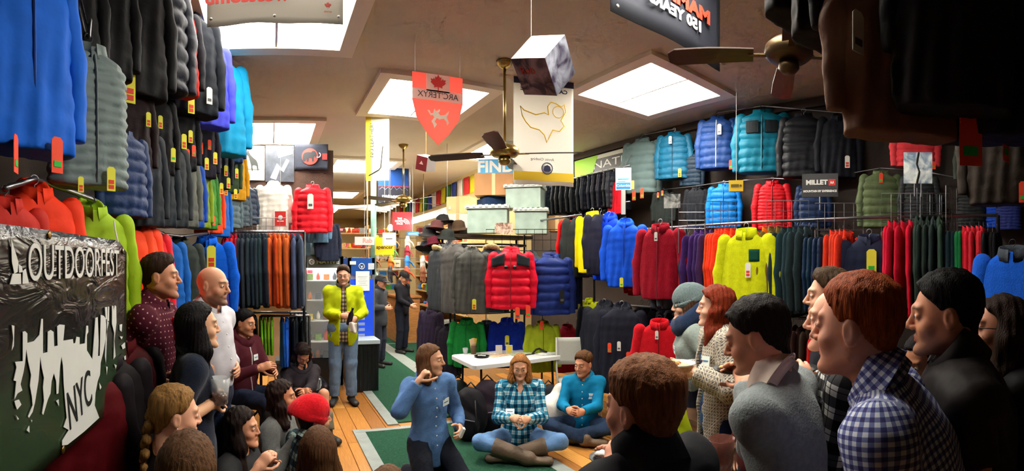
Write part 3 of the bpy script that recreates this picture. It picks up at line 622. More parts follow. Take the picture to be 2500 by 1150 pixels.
pts_ = sorted(HOOKS['near'], key=lambda p: p.x-p.y); t_ = thing('ceiling_rail', 'ceiling-hung rail overhead carrying the dark coats close by', 'clothes rail', (0, 0, 0)); MB().tube([p-Vector((0, 0, .014)) for p in pts_], .012, 6).build('rail', m_steel, t_, True)
for p in pts_[::3]: MB().tube([p, (p.x, p.y, ZC)], .008, 5).build('hanger_rod', m_steel, t_)
ROW = None
# ------------------------------------------------------------------ people
def smax(a, b, k): return -smin(-a, -b, k)
def head_sdf(p, f=0.):
    # f = 1 feminine, 0 masculine; origin between the ears, +y is the face
    X = np.abs(p[:, 0]); q = np.stack([X, p[:, 1], p[:, 2]], 1); w = 1-.05*f
    d = smin(ell(p, (0, -.012, .03), (.076*w, .097, .088)), ell(p, (0, .028, -.035), (.061*w, .062, .08)), .03)
    d = smin(d, cone(q, (.046*w, -.004, -.05), (.012, .068, -.096+.004*f), .024-.003*f, .02), .03)
    d = smin(d, ell(p, (0, .079, -.1), (.02, .018, .018)), .02)
    d = smin(d, cone(q, (0, .086, .03), (.036, .075, .03), .013-.003*f, .01), .016)
    d = smax(d, -(np.linalg.norm(q-np.array([.033, .104, .012]), axis=1)-.0175), .012)
    d = smin(d, ell(q, (.041, .058, -.024), (.022, .022, .02)), .022)
    d = smin(d, ell(q, (.032, .079, .011), (.0155, .0125, .0105)), .004)
    d = smax(d, -ell(q, (.0325, .0945, .0105), (.0135, .010, .0045)), .003)
    d = smin(d, cone(p, (0, .088, .02), (0, .111-.004*f, -.019), .0075, .0105-.001*f), .010)
    d = smin(d, ell(q, (.0105, .098, -.024), (.0085, .010, .008)), .006)
    d = smin(d, cone(q, (0, .0925, -.0505), (.02, .084, -.054), .0058, .003), .006)
    d = smin(d, cone(q, (0, .0915, -.0615), (.017, .083, -.0585), .0068, .003), .005)
    d = smax(d, -cone(q, (0, .099, -.0563), (.02, .09, -.0563), .0022, .0015), .003)
    ear = smax(ell(q, (.077*w, -.010, .002), (.010, .019, .031)), -ell(q, (.089*w, -.004, .003), (.008, .011, .020)), .005)
    d = smin(d, ear, .006)
    return smin(d, cone(p, (0, -.028, -.055), (0, -.052, -.22), .054-.008*f, .058-.008*f), .03)
def head_masks(p):
    X = np.abs(p[:, 0]); y = p[:, 1]; z = p[:, 2]; fr = 1/(1+np.exp(-(y-.06)/.006))
    lips = np.exp(-((z+.0563)/.0085)**2)*np.exp(-(X/.0185)**4)*fr
    brow = np.exp(-((z-.0335+.12*np.maximum(X-.03, 0))/.0055)**2)*np.clip((X-.009)/.006, 0, 1)*np.clip((.054-X)/.01, 0, 1)*fr
    lo = 1/(1+np.exp((z+.045+.35*np.maximum(.05-y, 0))/.006)); beard = lo*np.clip((y+.012)/.02, 0, 1)*np.clip((z+.135)/.015, 0, 1)
    mous = np.exp(-((z+.041)/.006)**2)*np.exp(-(X/.024)**4)*fr
    return np.stack([lips, brow, np.clip(np.maximum(beard, mous)-lips*1.2, 0, 1)], 1)
HT = {}
def head_tpl(f, h):
    if (f, h) not in HT:
        V, Q = surfnet(lambda p: head_sdf(p, f), (-.1, -.13, -.2), (.1, .135, .13), h); HT[f, h] = (V, Q, head_masks(V))
    return HT[f, h]
HN = {}
def hand_tpl(curl, h, spread=.0):
    if (curl, h) in HN: return HN[curl, h]
    segs = []
    for x0, y0, L in ((-.031, .080, .058), (-.0105, .088, .072), (.0105, .089, .077), (.031, .084, .070)):
        a = np.array([x0, y0, 0.]); ang = curl*.75; sx = x0*.12
        for k, (fl, rr) in enumerate(((.45, .0092), (.32, .0084), (.26, .0076))):
            b = a+fl*L*np.array([sx, math.cos(ang), -math.sin(ang)]); segs.append((a, b, rr, rr*.93)); a = b; ang += curl*(.95 if k == 0 else .7)
    a = np.array([.026, .022, -.006]); th = (.9, .55, .3) if curl < .7 else (.8, .25, -.25)
    for k, (fl, rr) in enumerate(((.045, .0125), (.033, .0102), (.026, .0088))):
        w = th[k]; b = a+fl*np.array([math.sin(w), math.cos(w), -.25-curl*.45]); segs.append((a, b, rr, rr*.9)); a = b
    def f(p):
        d = smin(cone(p, (0, -.03, 0), (0, .02, 0), .027, .034, ((0, 0, 1), .72)), cone(p, (-.004, .02, 0), (0, .074, 0), .036, .041, ((0, 0, 1), .38)), .02)
        e = None
        for s in segs: e = smin(e, cone(p, *s), .0035)
        return smin(d, e, .008)
    HN[curl, h] = surfnet(f, (-.07, -.06, -.12), (.11, .19, .05), h); return HN[curl, h]
def skin_mat(col, hair, beard, lipc=None):
    k = ('skin', col, hair, beard)
    if k in MATS: return MATS[k]
    def b(nt, bs):
        L = lin(col); a = nt.nodes.new('ShaderNodeAttribute'); a.attribute_name = 'facemask'; sp = nt.nodes.new('ShaderNodeSeparateXYZ'); nt.links.new(a.outputs['Vector'], sp.inputs[0])
        n = nt.nodes.new('ShaderNodeTexNoise'); n.inputs['Scale'].default_value = 25; tc = nt.nodes.new('ShaderNodeTexCoord'); nt.links.new(tc.outputs['Object'], n.inputs['Vector'])
        def mix(fac, c1, c2, mul=1.):
            m = nt.nodes.new('ShaderNodeMix'); m.data_type = 'RGBA'
            if mul != 1.:
                q = nt.nodes.new('ShaderNodeMath'); q.operation = 'MULTIPLY'; q.inputs[1].default_value = mul; nt.links.new(fac, q.inputs[0]); fac = q.outputs[0]
            nt.links.new(fac, m.inputs[0])
            for s, c in ((6, c1), (7, c2)):
                if isinstance(c, tuple): m.inputs[s].default_value = (*c[:3], 1)
                else: nt.links.new(c, m.inputs[s])
            return m.outputs[2]
        c = mix(n.outputs['Fac'], tuple(v*.9 for v in L), (min(1, L[0]*1.12), L[1]*1.02, L[2]*.98))
        c = mix(sp.outputs['X'], c, (L[0]*.78, L[1]*.42, L[2]*.42), .75)
        H = lin(hair); c = mix(sp.outputs['Y'], c, H, .95); c = mix(sp.outputs['Z'], c, tuple(.93*h_+.07*l_ for h_, l_ in zip(H, L)), beard)
        nt.links.new(c, bs.inputs['Base Color']); bs.inputs['Roughness'].default_value = .5; bs.inputs['Subsurface Weight'].default_value = 0
        bs.inputs['Specular IOR Level'].default_value = .35
    MATS[k] = procmat('skin', b); return MATS[k]
def hair_mat(col):
    return mat('hair', col, .55, bump=(90, .5), var=.45, vscale=34, stretch=(3.2, 3.2, .3), spec=.1)
def hair_sdf(style, o):
    zl = o.get('len', .3); vol = o.get('vol', .0); f = o.get('f', 0.)
    hl = o.get('line', 0.); sd = o.get('seed', 0)
    ys = np.interp
    def g(p):
        X = np.abs(p[:, 0]); y = p[:, 1]; z = p[:, 2]; q = np.stack([X, y, z], 1)
        d = ell(p, (0, -.014, .034), (.083+vol, .106+vol, .096+vol))
        if style == 'short':
            d = smin(d, cone(p, (0, -.045, -.01), (0, -.05, -.055), .060, .052), .03)
            d = d+.010*np.clip((.045-z)/.09, 0, 1)
            yl = ys(z, [-.12, -.075, -.055, -.03, .0, .022, .04, .062, .084, .1, .12], [-.2, -.075, -.055, -.04, -.026, .012, .03, .05, .068, .082, .098])+hl
        else:
            d = smin(d, cone(p, (0, -.045, -.01), (0, -.055, -.07), .072, .058), .03)
            yl = ys(z, [-.12, -.085, -.06, -.02, .01, .035, .058, .078, .1, .12], [-.12, -.075, -.045, -.02, -.004, .012, .036, .060, .078, .095])+hl
        cut = (y-yl)*.75
        if style == 'buzz': return np.maximum(d+.006, cut)
        if style == 'short':
            top = np.clip((z-.04)/.06, 0, 1); d = d-.010*top*o.get('top', 1.)
            d = smin(d, ell(p, (0, .018, .112), (.056, .05, .026)), .02) if o.get('fringe') else d
            fl = np.arctan2(p[:, 0], -p[:, 1])
            d = d+.0045*wob(p*np.array([1, 1, .45]), 95, sd, 6)+.002*np.sin(fl*46+4*wob(p, 30, sd))
            return smax(smax(d, cut+.005*wob(p, 90, sd+3), .008), -(np.linalg.norm((q-np.array([.082, -.006, -.002]))*np.array([.6, 1, .8]), axis=1)-.026), .006)
        # long styles: a cap, side curtains and a back fall
        cap = smax(d, cut+.004*wob(p, 60, sd), .012); fx = o.get('front', .0); cu = o.get('curl', 0.)
        sw = .012*np.sin(z*(26+cu*30)+p[:, 0]*8)*(.3+cu)
        q2 = q+np.stack([sw, sw*.6, 0*z], 1)
        e = cone(q2, (.068, -.02, .03), (.082, .0+fx, -.11), .034, .036, ((0, 1, 0), 1.35))
        e = smin(e, cone(q2, (.082, .0+fx, -.11), (.078+.02*f, .015+fx, -zl), .036, .022+.02*cu, ((0, 1, 0), 1.3)), .03)
        e = smin(e, cone(q2, (0, -.07, .0), (0, -.09, -zl*.95), .07, .055, ((0, 1, 0), .6)), .04)
        e = smax(e, -ell(p, (0, .085, -.02), (.07, .112, .125)), .012)
        r = smin(cap, e, .025)
        if style == 'straight': return r+.0028*np.sin(np.arctan2(p[:, 0], -p[:, 1]-.02)*38+3*wob(p, 14, sd))
        return r+(.004+.008*cu)*wob(p*np.array([1, 1, .5+.4*cu]), 70+30*cu, sd, 6)
    return g, zl
PATM = {}
def pat_mat(kind, cols, per):
    k = (kind, cols, per)
    if k in PATM: return PATM[k]
    def b(nt, bs):
        N = nt.nodes.new; ln = nt.links.new; a = N('ShaderNodeAttribute'); a.attribute_name = 'pat'; sp = N('ShaderNodeSeparateXYZ'); ln(a.outputs['Vector'], sp.inputs[0])
        def M(op, x, y=None):
            m = N('ShaderNodeMath'); m.operation = op
            for i, v in enumerate((x, y)):
                if v is None: continue
                if isinstance(v, (int, float)): m.inputs[i].default_value = v
                else: ln(v, m.inputs[i])
            return m.outputs[0]
        def ramp(v, stops):
            r = N('ShaderNodeValToRGB'); r.color_ramp.interpolation = 'CONSTANT'; E = r.color_ramp.elements
            while len(E) < len(stops): E.new(.5)
            for e, (p_, c) in zip(E, stops): e.position = p_; e.color = (*c, 1) if isinstance(c, tuple) else (c, c, c, 1)
            ln(v, r.inputs[0]); return r.outputs[0]
        u, v = sp.outputs['X'], sp.outputs['Y']; C = [lin(c) for c in cols]
        fu = M('FRACT', M('DIVIDE', u, per)); fv = M('FRACT', M('DIVIDE', v, per))
        if kind == 'gingham': out = ramp(M('ADD', M('MULTIPLY', M('GREATER_THAN', fu, .5), .4), M('MULTIPLY', M('GREATER_THAN', fv, .5), .4)), [(0, C[0]), (.3, C[1]), (.6, C[2])])
        elif kind == 'plaid':
            st = [(0, 0.), (.12, .5), (.16, 0.), (.42, .45), (.92, 0.)]
            s = M('ADD', ramp(fu, st), ramp(fv, st)); out = ramp(s, [(0, C[0]), (.3, C[1]), (.75, C[2])])
        elif kind == 'dots':
            du = M('ABSOLUTE', M('SUBTRACT', fu, .5)); dv = M('ABSOLUTE', M('SUBTRACT', fv, .5))
            out = ramp(M('ADD', du, dv), [(0, C[1]), (.16, C[0])])
        elif kind == 'knit':
            zz = M('ABSOLUTE', M('SUBTRACT', M('FRACT', M('DIVIDE', M('ADD', u, v), per*5)), .5)); z2 = M('ABSOLUTE', M('SUBTRACT', M('FRACT', M('DIVIDE', M('SUBTRACT', u, v), per*5)), .5))
            big = M('FRACT', M('MULTIPLY', M('MAXIMUM', zz, z2), 7.)); sm = M('MULTIPLY', M('GREATER_THAN', fu, .45), M('GREATER_THAN', fv, .45))
            s = M('ADD', M('MULTIPLY', M('GREATER_THAN', big, .6), .5), M('MULTIPLY', sm, .4)); out = ramp(s, [(0, C[0]), (.3, C[1]), (.55, C[2])])
        ln(out, bs.inputs['Base Color']); bs.inputs['Roughness'].default_value = .85; bs.inputs['Specular IOR Level'].default_value = .2
    PATM[k] = procmat(kind+'_cloth', b); return PATM[k]
def n3(v): v = np.asarray(v, float); return v/max(np.linalg.norm(v), 1e-9)
def ik(S, T, l1, l2, pole):
    S = np.asarray(S, float); T = np.asarray(T, float); v = T-S; L = np.linalg.norm(v); L2 = min(L, (l1+l2)*.985); dr = v/max(L, 1e-6); T = S+dr*L2
    a = (l1*l1-l2*l2+L2*L2)/(2*L2); hgt = math.sqrt(max(l1*l1-a*a, 1e-6)); pl = np.asarray(pole, float); pl = n3(pl-dr*(pl @ dr)); return S+dr*a+pl*hgt, T
eyeM = mat('eyeball', (226, 220, 210), .2); irisM = mat('iris', (40, 28, 20), .15)
EYE = MB().lathe([(.0004, -.0115), (.006, -.0098), (.0105, -.005), (.0115, 0), (.0105, .005), (.006, .0098), (.0004, .0115)], 12).mesh('eye', True)
IRIS = MB().lathe([(.0052, 0), (.0045, .0012), (.0004, .0018)], 10).mesh('iris', True)
PEOPLE = {}
def person(key, label, px, top, d, face, post='stand', head=None, pitch=0., tilt=0., hs=1., f=0., skin=(214, 160, 128), hair=('short', (60, 40, 28), {}), beard=0., top_=None, inner=None, legs=((36, 40, 56), 'denim'),
           shoes=(30, 26, 24), rh=None, lh=None, curl=.45, near=False, lean=(0., 0.), build=1., eyes=True, tagw=None, boots=None, pelvis=None, rpole=None, lpole=None, hat=None, neckz=0., spread=1.):
    head = face if head is None else head
    a = az(px); vv = np.array([math.sin(a), math.cos(a), 0]); rr = np.array([math.cos(a), -math.sin(a), 0])
    hd = lambda t: math.cos(math.radians(t))*(-vv)+math.sin(math.radians(t))*rr
    F = hd(face); rz = math.atan2(-F[0], F[1]); zt = zat(top, d); hz = zt-.128*hs
    Pz = {'stand': None, 'sit': .50, 'cross': .13, 'knees': .13, 'kneel': .30}[post] if pelvis is None else pelvis
    up = n3((lean[1], lean[0], 1)); nk = .15
    if Pz is None: s = zt/1.77; P = np.array([0, 0, hz-nk*s*.95-.53*s*up[2]])
    else: s = max(.7, min(1.15, (hz-Pz)/(.53*up[2]+nk*.95))); P = np.array([0, 0, Pz])
    lat = n3(np.cross((0, 1, 0), up)); fw = n3(np.cross(up, lat))
    Nk = P+up*.53*s; Hc = Nk+up*nk*s*.6+np.array([0, .035*s, nk*s*.38])+fw*(.03*math.sin(math.radians(max(0, pitch)))); Hc[2] = hz
    R2 = np.array([[math.cos(rz), -math.sin(rz)], [math.sin(rz), math.cos(rz)]])
    hw = np.array(at(px, top, d))[:2]; base = hw-R2 @ Hc[:2]
    root = thing('person', label, 'person', (base[0], base[1], 0), rz)
    def loc(w): w = np.asarray(w, float); xy = R2.T @ (w[:2]-base); return np.array([xy[0], xy[1], w[2]])
    J = dict(P=P, Nk=Nk, Hc=Hc, up=up, fw=fw, lat=lat, s=s)
    b = build; shw = (.178-.018*f)*s*spread
    SR = Nk-up*.055*s+lat*shw; SL = Nk-up*.055*s-lat*shw
    def hand(S, tgt, side, pole):
        if tgt is None: T = S+np.array([side*.05, .05, -.60*s])
        elif len(tgt) == 3 and abs(tgt[0]) > 3: T = loc(at(*tgt))
        else: T = np.asarray(tgt, float)
        E, T = ik(S, T, .285*s, .325*s, pole if pole is not None else (side*.6, -.5, -.8)); dr = n3(T-E); return E, T-dr*.075*s, dr
    ER, WR, DR = hand(SR, rh, 1, rpole); EL, WL, DL = hand(SL, lh, -1, lpole)
    hipR = P+lat*.088*s*b; hipL = P-lat*.088*s*b; Lh = P[2]
    if post == 'stand':
        kR = np.array([.1*s, .02, Lh*.54]); kL = np.array([-.1*s, .02, Lh*.54]); aR = np.array([.11*s, -.01, .09]); aL = np.array([-.11*s, -.01, .09]); fR = np.array([.25, 1, 0]); fL = np.array([-.25, 1, 0])
    elif post == 'sit':
        kR = np.array([.13, .43*s, Lh+.03]); kL = np.array([-.13, .43*s, Lh+.03]); aR = np.array([.12, .44*s, .09]); aL = np.array([-.12, .40*s, .09]); fR = np.array([.2, 1, 0]); fL = np.array([-.2, 1, 0])
    elif post == 'cross':
        kR = np.array([.36*s, .25*s, .17]); kL = np.array([-.36*s, .25*s, .17]); aR = np.array([-.08*s, .36*s, .075]); aL = np.array([.1*s, .30*s, .075]); fR = np.array([-1, .15, 0]); fL = np.array([1, .15, 0])
    elif post == 'knees':
        kR = np.array([.15*s, .38*s, .42*s]); kL = np.array([-.13*s, .36*s, .44*s]); aR = np.array([.12*s, .50*s, .09]); aL = np.array([-.12*s, .50*s, .09]); fR = np.array([.2, 1, 0]); fL = np.array([-.2, 1, 0])
    else:
        kR = np.array([.2*s, .30*s, .10]); kL = np.array([-.15*s, .30*s, .10]); aR = np.array([.13*s, -.14*s, .08]); aL = np.array([-.13*s, -.14*s, .08]); fR = np.array([0, -1, -.2]); fL = np.array([0, -1, -.2])
    def torso(p, e, belly=0., hem=0.):
        Rm = np.stack([lat, fw, up], 1); A = lambda k: P+up*k*s
        d_ = ell(p, A(.04), np.array([.158*b+e, .112*b+e, .125+e])*[s, s, s], Rm)
        d_ = smin(d_, ell(p, A(.2)+fw*belly*.5, np.array([.138*b+e-.012*f, .098*b+e+belly*.5, .15+e])*s, Rm), .08)
        d_ = smin(d_, ell(p, A(.36), np.array([.158*b+e-.008*f, .112*b+e, .15+e])*s, Rm), .07)
        if f: d_ = smin(d_, smin(ell(p, A(.345)+fw*.075*s+lat*.06*s, np.array([.046+e*.5]*3)*s), ell(p, A(.345)+fw*.07*s-lat*.06*s, np.array([.046+e*.5]*3)*s), .02), .05)
        d_ = smin(d_, cone(p, SR-up*.012, SL-up*.012, (.056+e)*s, (.056+e)*s), .06)
        d_ = smin(d_, cone(p, Nk-up*.06*s+lat*.09*s, Nk+up*.02*s, .05+e*.8, .045+e*.3), .04); d_ = smin(d_, cone(p, Nk-up*.06*s-lat*.09*s, Nk+up*.02*s, .05+e*.8, .045+e*.3), .04)
        if hem:
            Bh = P-np.array([0, 0, 1])*hem; d_ = smin(d_, ell(p, (P+Bh)/2, np.array([.165*b+e, .122*b+e, hem*.62+.08])*[s, s, 1]), .06)
        return d_
    h = .0125 if near else .017
    # ---- body (skin)
    def bodyf(p):
        d_ = torso(p, 0.); d_ = smin(d_, cone(p, Nk-up*.05, Hc-np.array([0, .03, .07]), .05, .047), .04)
        for S, E, Wt in ((SR, ER, WR), (SL, EL, WL)):
            d_ = smin(d_, cone(p, S, E, .046*s, .038*s), .03); d_ = smin(d_, cone(p, E, Wt+n3(Wt-E)*.012, .039*s, .0265*s), .02)
        for Hp, K, An in ((hipR, kR, aR), (hipL, kL, aL)):
            d_ = smin(d_, cone(p, Hp, K, .08*s, .05*s), .04); d_ = smin(d_, cone(p, K, An, .05*s, .035*s), .03)
        return d_
    pts = np.array([P, Nk, SR, SL, ER, EL, WR, WL, kR, kL, aR, aL, Hc]); lo = pts.min(0)-.2; hi = pts.max(0)+.2; lo[2] = max(lo[2], -.0)
    V, Q = surfnet(bodyf, lo, hi, h); vs = [V]; qs = [Q]; at_ = [np.zeros((len(V), 3))]; n = len(V)
    hy = math.radians(head-face); hp = math.radians(-pitch)
    RH = np.array(Matrix.Rotation(hy, 3, 'Z') @ Matrix.Rotation(math.radians(tilt), 3, 'Y') @ Matrix.Rotation(hp, 3, 'X'))
    hv, hq, hm = head_tpl(f, .005 if near else .007); hv2 = hv.copy()
    # bend the neck so that it ends over the shoulders
    t = np.clip((-.06-hv[:, 2])/.14, 0, 1)[:, None]; Wd = (hv*hs) @ RH.T+Hc; nb = Nk-Hc
    base_line = Hc+np.outer(np.clip(-hv[:, 2]/.17, 0, 1.2), nb)+np.stack([hv[:, 0], hv[:, 1]+.04, 0*hv[:, 0]], 1)*.95
    Wd = Wd*(1-t)+base_line*t
    vs.append(Wd); qs.append(hq+n); at_.append(hm); n += len(hv)
    for side, Wt, DRr in ((1, WR, DR), (-1, WL, DL)):
        cu = curl if not isinstance(curl, tuple) else curl[0 if side > 0 else 1]
        kv, kq = hand_tpl(cu, .0052 if near else .007); kv = kv*(.98*s)*(1-.08*f)
        y = DRr; nrm = n3(np.array([side*1., -.25, .25])); z = n3(nrm-y*(nrm @ y)); x = np.cross(y, z)
        mir = 1. if (x @ np.array([0, 1, .4])) > 0 else -1.
        Mh = np.stack([x*mir, y, z], 1); vs.append(kv @ Mh.T+Wt); qs.append((kq if mir > 0 else kq[:, ::-1])+n); at_.append(np.zeros((len(kv), 3))); n += len(kv)
    m = np_mesh('body', np.concatenate(vs), np.concatenate(qs), attrs={'facemask': np.concatenate(at_)})
    obj('body', m, skin_mat(skin, hair[1], beard), root)
    Mh4 = Matrix(RH.tolist()).to_4x4(); Mh4.translation = Vector(Hc); Mh4 = Mh4 @ Matrix.Scale(hs, 4)
    if eyes:
        for sx in (-1, 1):
            e = obj('eye', EYE, eyeM, root); e.matrix_local = Mh4 @ Matrix.Translation((sx*.0325, .0793, .0105))
            i = obj('iris', IRIS, irisM, e, (0, .0105, 0), (-math.pi/2, 0, 0))
    # ---- hair
    if hair[0] == 'curtain_only': pass
    elif hair[0] != 'bald':
        g, zl = hair_sdf(hair[0], hair[2]); lo_ = (-.17, -.2, -(zl+.06) if hair[0] not in ('short', 'buzz') else -.13); 
        V, Q = surfnet(g, lo_, (.17, .16, .17), .0066 if near else .009)
        ho = obj('hair', np_mesh('hair', V, Q), hair_mat(hair[1]), root); ho.matrix_local = Mh4
    if hat:
        V, Q = surfnet(hat[1], (-.15, -.24, -.14), (.15, .18, .22), .007); ho = obj(hat[0], np_mesh(hat[0], V, Q), hat[2], root); ho.matrix_local = Mh4
    # ---- clothing
    def pat(V):
        seg = [('t', P, Nk, .17), ('a', SR, ER, .055), ('a', ER, WR, .05), ('a', SL, EL, .055), ('a', EL, WL, .05)]; D = []; UV = []
        for k, A, B, r in seg:
            ax = n3(B-A); q = V-A; tt = np.clip(q @ ax, 0, np.linalg.norm(B-A)); rd = q-np.outer(q @ ax, ax)
            dd = np.linalg.norm(q-np.outer(tt, ax), axis=1)-(r if k == 'a' else .16); D.append(dd)
            e1 = n3(np.cross(ax, (0, 1, .01))) if k == 'a' else lat; e2 = np.cross(ax, e1)
            UV.append(np.stack([np.arctan2(rd @ e1, rd @ e2)*(r if k == 'a' else .16), q @ ax, 0*tt], 1))
        i = np.argmin(np.stack(D), 0); return np.stack(UV)[i, np.arange(len(V))]
    def shirt(name, o, extra=0.):
        e = o.get('e', .014)+extra; slv = o.get('sleeve', 'long'); hem = o.get('hem', .1); fold = o.get('fold', .006); op = o.get('open', 0.)
        def sf(p):
            d_ = torso(p, e, o.get('belly', 0.), hem); zc = P[2]-hem if hem else P[2]+.06
            for S, E, Wt in ((SR, ER, WR), (SL, EL, WL)):
                if slv == 'none': continue
                ea = e*.8+o.get('arm', .004)
                if slv == 'short': E2 = S+(E-S)*.62; d_ = smin(d_, np.maximum(cone(p, S, E, .05*s+ea, .046*s+ea), (p-E2) @ n3(E-S)), .035); continue
                d_ = smin(d_, cone(p, S, E, .05*s+ea, .043*s+ea), .04); W2 = E+(Wt-E)*(.3 if slv == 'roll' else .97); ax = n3(Wt-E)
                d_ = smin(d_, np.maximum(cone(p, E, Wt, .043*s+ea, (.029*s+ea) if slv != 'roll' else .045*s+ea), (p-W2) @ ax), .025)
            d_ = d_+fold*wob(p*np.array([1, 1, .75]), 26, 2, 5)+fold*.6*wob(p, 60, 9)
            d_ = np.maximum(d_, (zc-p[:, 2])+.006*np.sin(p[:, 0]*17))
            d_ = smax(d_, -cone(p, Nk-up*.01*s+fw*.012, Hc+np.array([0, 0, .05]), o.get('neck', .056), .07), .01)
            if o.get('v'): vz = o['v']; d_ = np.maximum(d_, -np.maximum(np.maximum(np.abs(p @ lat-Nk @ lat)-.06*np.clip(((p-Nk) @ up+vz)/vz, 0, 1), -((p-Nk) @ fw)-.0), -((p-Nk) @ up)-vz))
            if op: d_ = np.maximum(d_, -np.maximum(np.abs(p @ lat-Nk @ lat)-op*(.55+.45*np.clip((P[2]+.55-p[:, 2])/.5, 0, 1.6)), -((p-P) @ fw)))
            if o.get('shell'): d_ = np.maximum(d_, -torso(p, e-.012, 0, hem))
            return d_
        q = np.array([P, Nk, SR, SL, ER, EL, WR, WL]); lo_ = q.min(0)-.2; hi_ = q.max(0)+.13; lo_[2] = min(q[:, 2].min(), P[2]-hem)-.06
        V, Q = surfnet(sf, lo_, hi_, h if not op else .011)
        c = o['col']; m_ = c if not isinstance(c, tuple) else fabric(o.get('fab', 'cotton'), c)
        return obj(name, np_mesh(name, V, Q, attrs={'pat': pat(V)}), m_, root), sf
    SF = None
    if inner: shirt(inner.get('name', 'shirt'), inner, -.004)
    if top_:
        so, SF = shirt(top_.get('name', 'shirt'), top_)
        col = top_.get('collar')
        nd = n3(Hc-np.array([0, .02, .1])-Nk); lx = n3(np.cross((0, 1, 0), nd)); ly = n3(np.cross(nd, lx)); Mn = Matrix((lx, ly, nd)).transposed().to_4x4(); Mn.translation = Vector(Nk+nd*.026); Mn = Mn @ Matrix.Diagonal((1.12, 1.12, 1.1, 1))
        cm = so.material_slots[0].material if not top_.get('ccol') else fabric(top_.get('cfab', 'cotton'), top_['ccol'])
        if col in ('shirt', 'stand', 'crew'):
            pr = dict(shirt=[(.088, -.055), (.07, .012), (.066, .030), (.07, .033), (.083, .004), (.098, -.030), (.101, -.028), (.088, -.034)], stand=[(.094, -.06), (.08, .02), (.078, .045), (.07, .045), (.072, .0), (.074, -.03)], crew=[(.088, -.045), (.076, .004), (.07, .006), (.066, -.004), (.068, -.022)])[col]
            gap = dict(shirt=.28, stand=.2, crew=0.)[col]; nn = 26; C = MB(); Vv = []; Ff = []
            for r, z in pr:
                for k in range(nn+1):
                    w = math.pi/2+gap+(2*math.pi-2*gap)*k/nn; Vv.append((r*math.cos(w), r*math.sin(w)*.95, z-.022*math.sin(w)))
            mm = len(pr)
            for i in range(mm):
                for k in range(nn): a_ = i*(nn+1)+k; b_ = ((i+1) % mm)*(nn+1)+k; Ff.append((a_, a_+1, b_+1, b_))
            C.add(Vv, Ff); me = C.mesh('collar', True)
            pa = me.attributes.new('pat', 'FLOAT_VECTOR', 'POINT'); pa.data.foreach_set('vector', np.array([(math.atan2(x, -y)*.075, z, 0) for x, y, z in Vv], np.float32).ravel())
            co = obj('collar', me, cm, root); co.matrix_local = Mn
        if col in ('hood', 'scarf'):
            sc = 1. if col == 'hood' else 1.12
            def hf(p):
                r = np.hypot(p[:, 0], p[:, 1]*1.1)
                dd = np.sqrt((r-.085*sc)**2+((p[:, 2]-(-.012 if col == 'hood' else .02)+.25*p[:, 1])*.8)**2)-(.034 if col == 'hood' else .045)
                if col == 'hood': dd = smin(dd, ell(p, (0, -.12, -.03), (.1, .04, .09)), .03)
                return dd+.007*wob(p, 48, 5, 5)
            V, Q = surfnet(hf, (-.17, -.2, -.15), (.17, .17, .11), .008); ho = obj('hood' if col == 'hood' else 'scarf', np_mesh('hood', V, Q, attrs={'pat': V}), cm, root); ho.matrix_local = Mn
        if top_.get('zip') is not None or top_.get('buttons'):
            for kk, z in enumerate(np.linspace(.46, .02, 7 if top_.get('buttons') else 16)):
                o_ = P+up*z*s+fw*.3; dd = 0.
                for _ in range(14): dd += float(SF((o_-fw*dd)[None])[0])*.8
                hit = o_-fw*dd
                if top_.get('buttons'):
                    bo = MB().lathe([(.006, -.002), (.006, .002), (.003, .003)], 8).build('button', mat('pale_button', (226, 226, 220), .4), root, True); bo.location = hit; bo.rotation_euler = (-math.pi/2, 0, 0)
                else: zp_.append(hit) if kk else None
                if not top_.get('buttons'):
                    if kk == 0: zp_ = [hit]
            if not top_.get('buttons'): MB().tube(zp_, .006, 6).build('zip', mat('zip_tape', top_['zip'], .5), root, True)
        if tagw:
            o_ = P+up*tagw[1]*s+lat*tagw[0]*s+fw*.35; dd = 0.
            for _ in range(16): dd += float(SF((o_-fw*dd)[None])[0])*.8
            hit = o_-fw*(dd-.004); nx = MB().box((0, 0, 0), (.075, .003, .055)).build('name_sticker', mat('white_sticker', (226, 236, 232), .6), root); nx.location = hit
            ee = .02; gx = [float(SF((hit+lat*ee)[None])[0]-SF((hit-lat*ee)[None])[0]), float(SF((hit+up*ee)[None])[0]-SF((hit-up*ee)[None])[0])]
            nx.rotation_euler = (gx[1]/(2*ee)*.8, tagw[2] if len(tagw) > 2 else 0, -gx[0]/(2*ee)*.8)
            MB().box((0, -.001+.003, 0), (.05, .002, .008)).build('ink_line', mat('blue_ink', (60, 120, 150), .7), nx)
    if legs:
        lm = fabric(legs[1], legs[0])
        def lf(p):
            e = legs[2] if len(legs) > 2 else .012
            d_ = ell(p, P+np.array([0, 0, .02]), np.array([.16*b+e, .115*b+e, .13])*s)
            for Hp, K, An in ((hipR, kR, aR), (hipL, kL, aL)):
                d_ = smin(d_, cone(p, Hp, K, .084*s+e, .056*s+e), .03); ax = n3(An-K)
                d_ = smin(d_, np.maximum(cone(p, K, An, .056*s+e, (.046*s+e) if not boots else .03), (p-An) @ ax+(.01 if not boots else .1)), .03)
            return np.maximum(d_+.006*wob(p, 30, 4, 5)+.004*wob(p, 70, 8), p[:, 2]-P[2]-.14)
        q = np.array([P, kR, kL, aR, aL]); V, Q = surfnet(lf, q.min(0)-.17, q.max(0)+.17, max(h, .015)); obj('trousers', np_mesh('trousers', V, Q), lm, root)
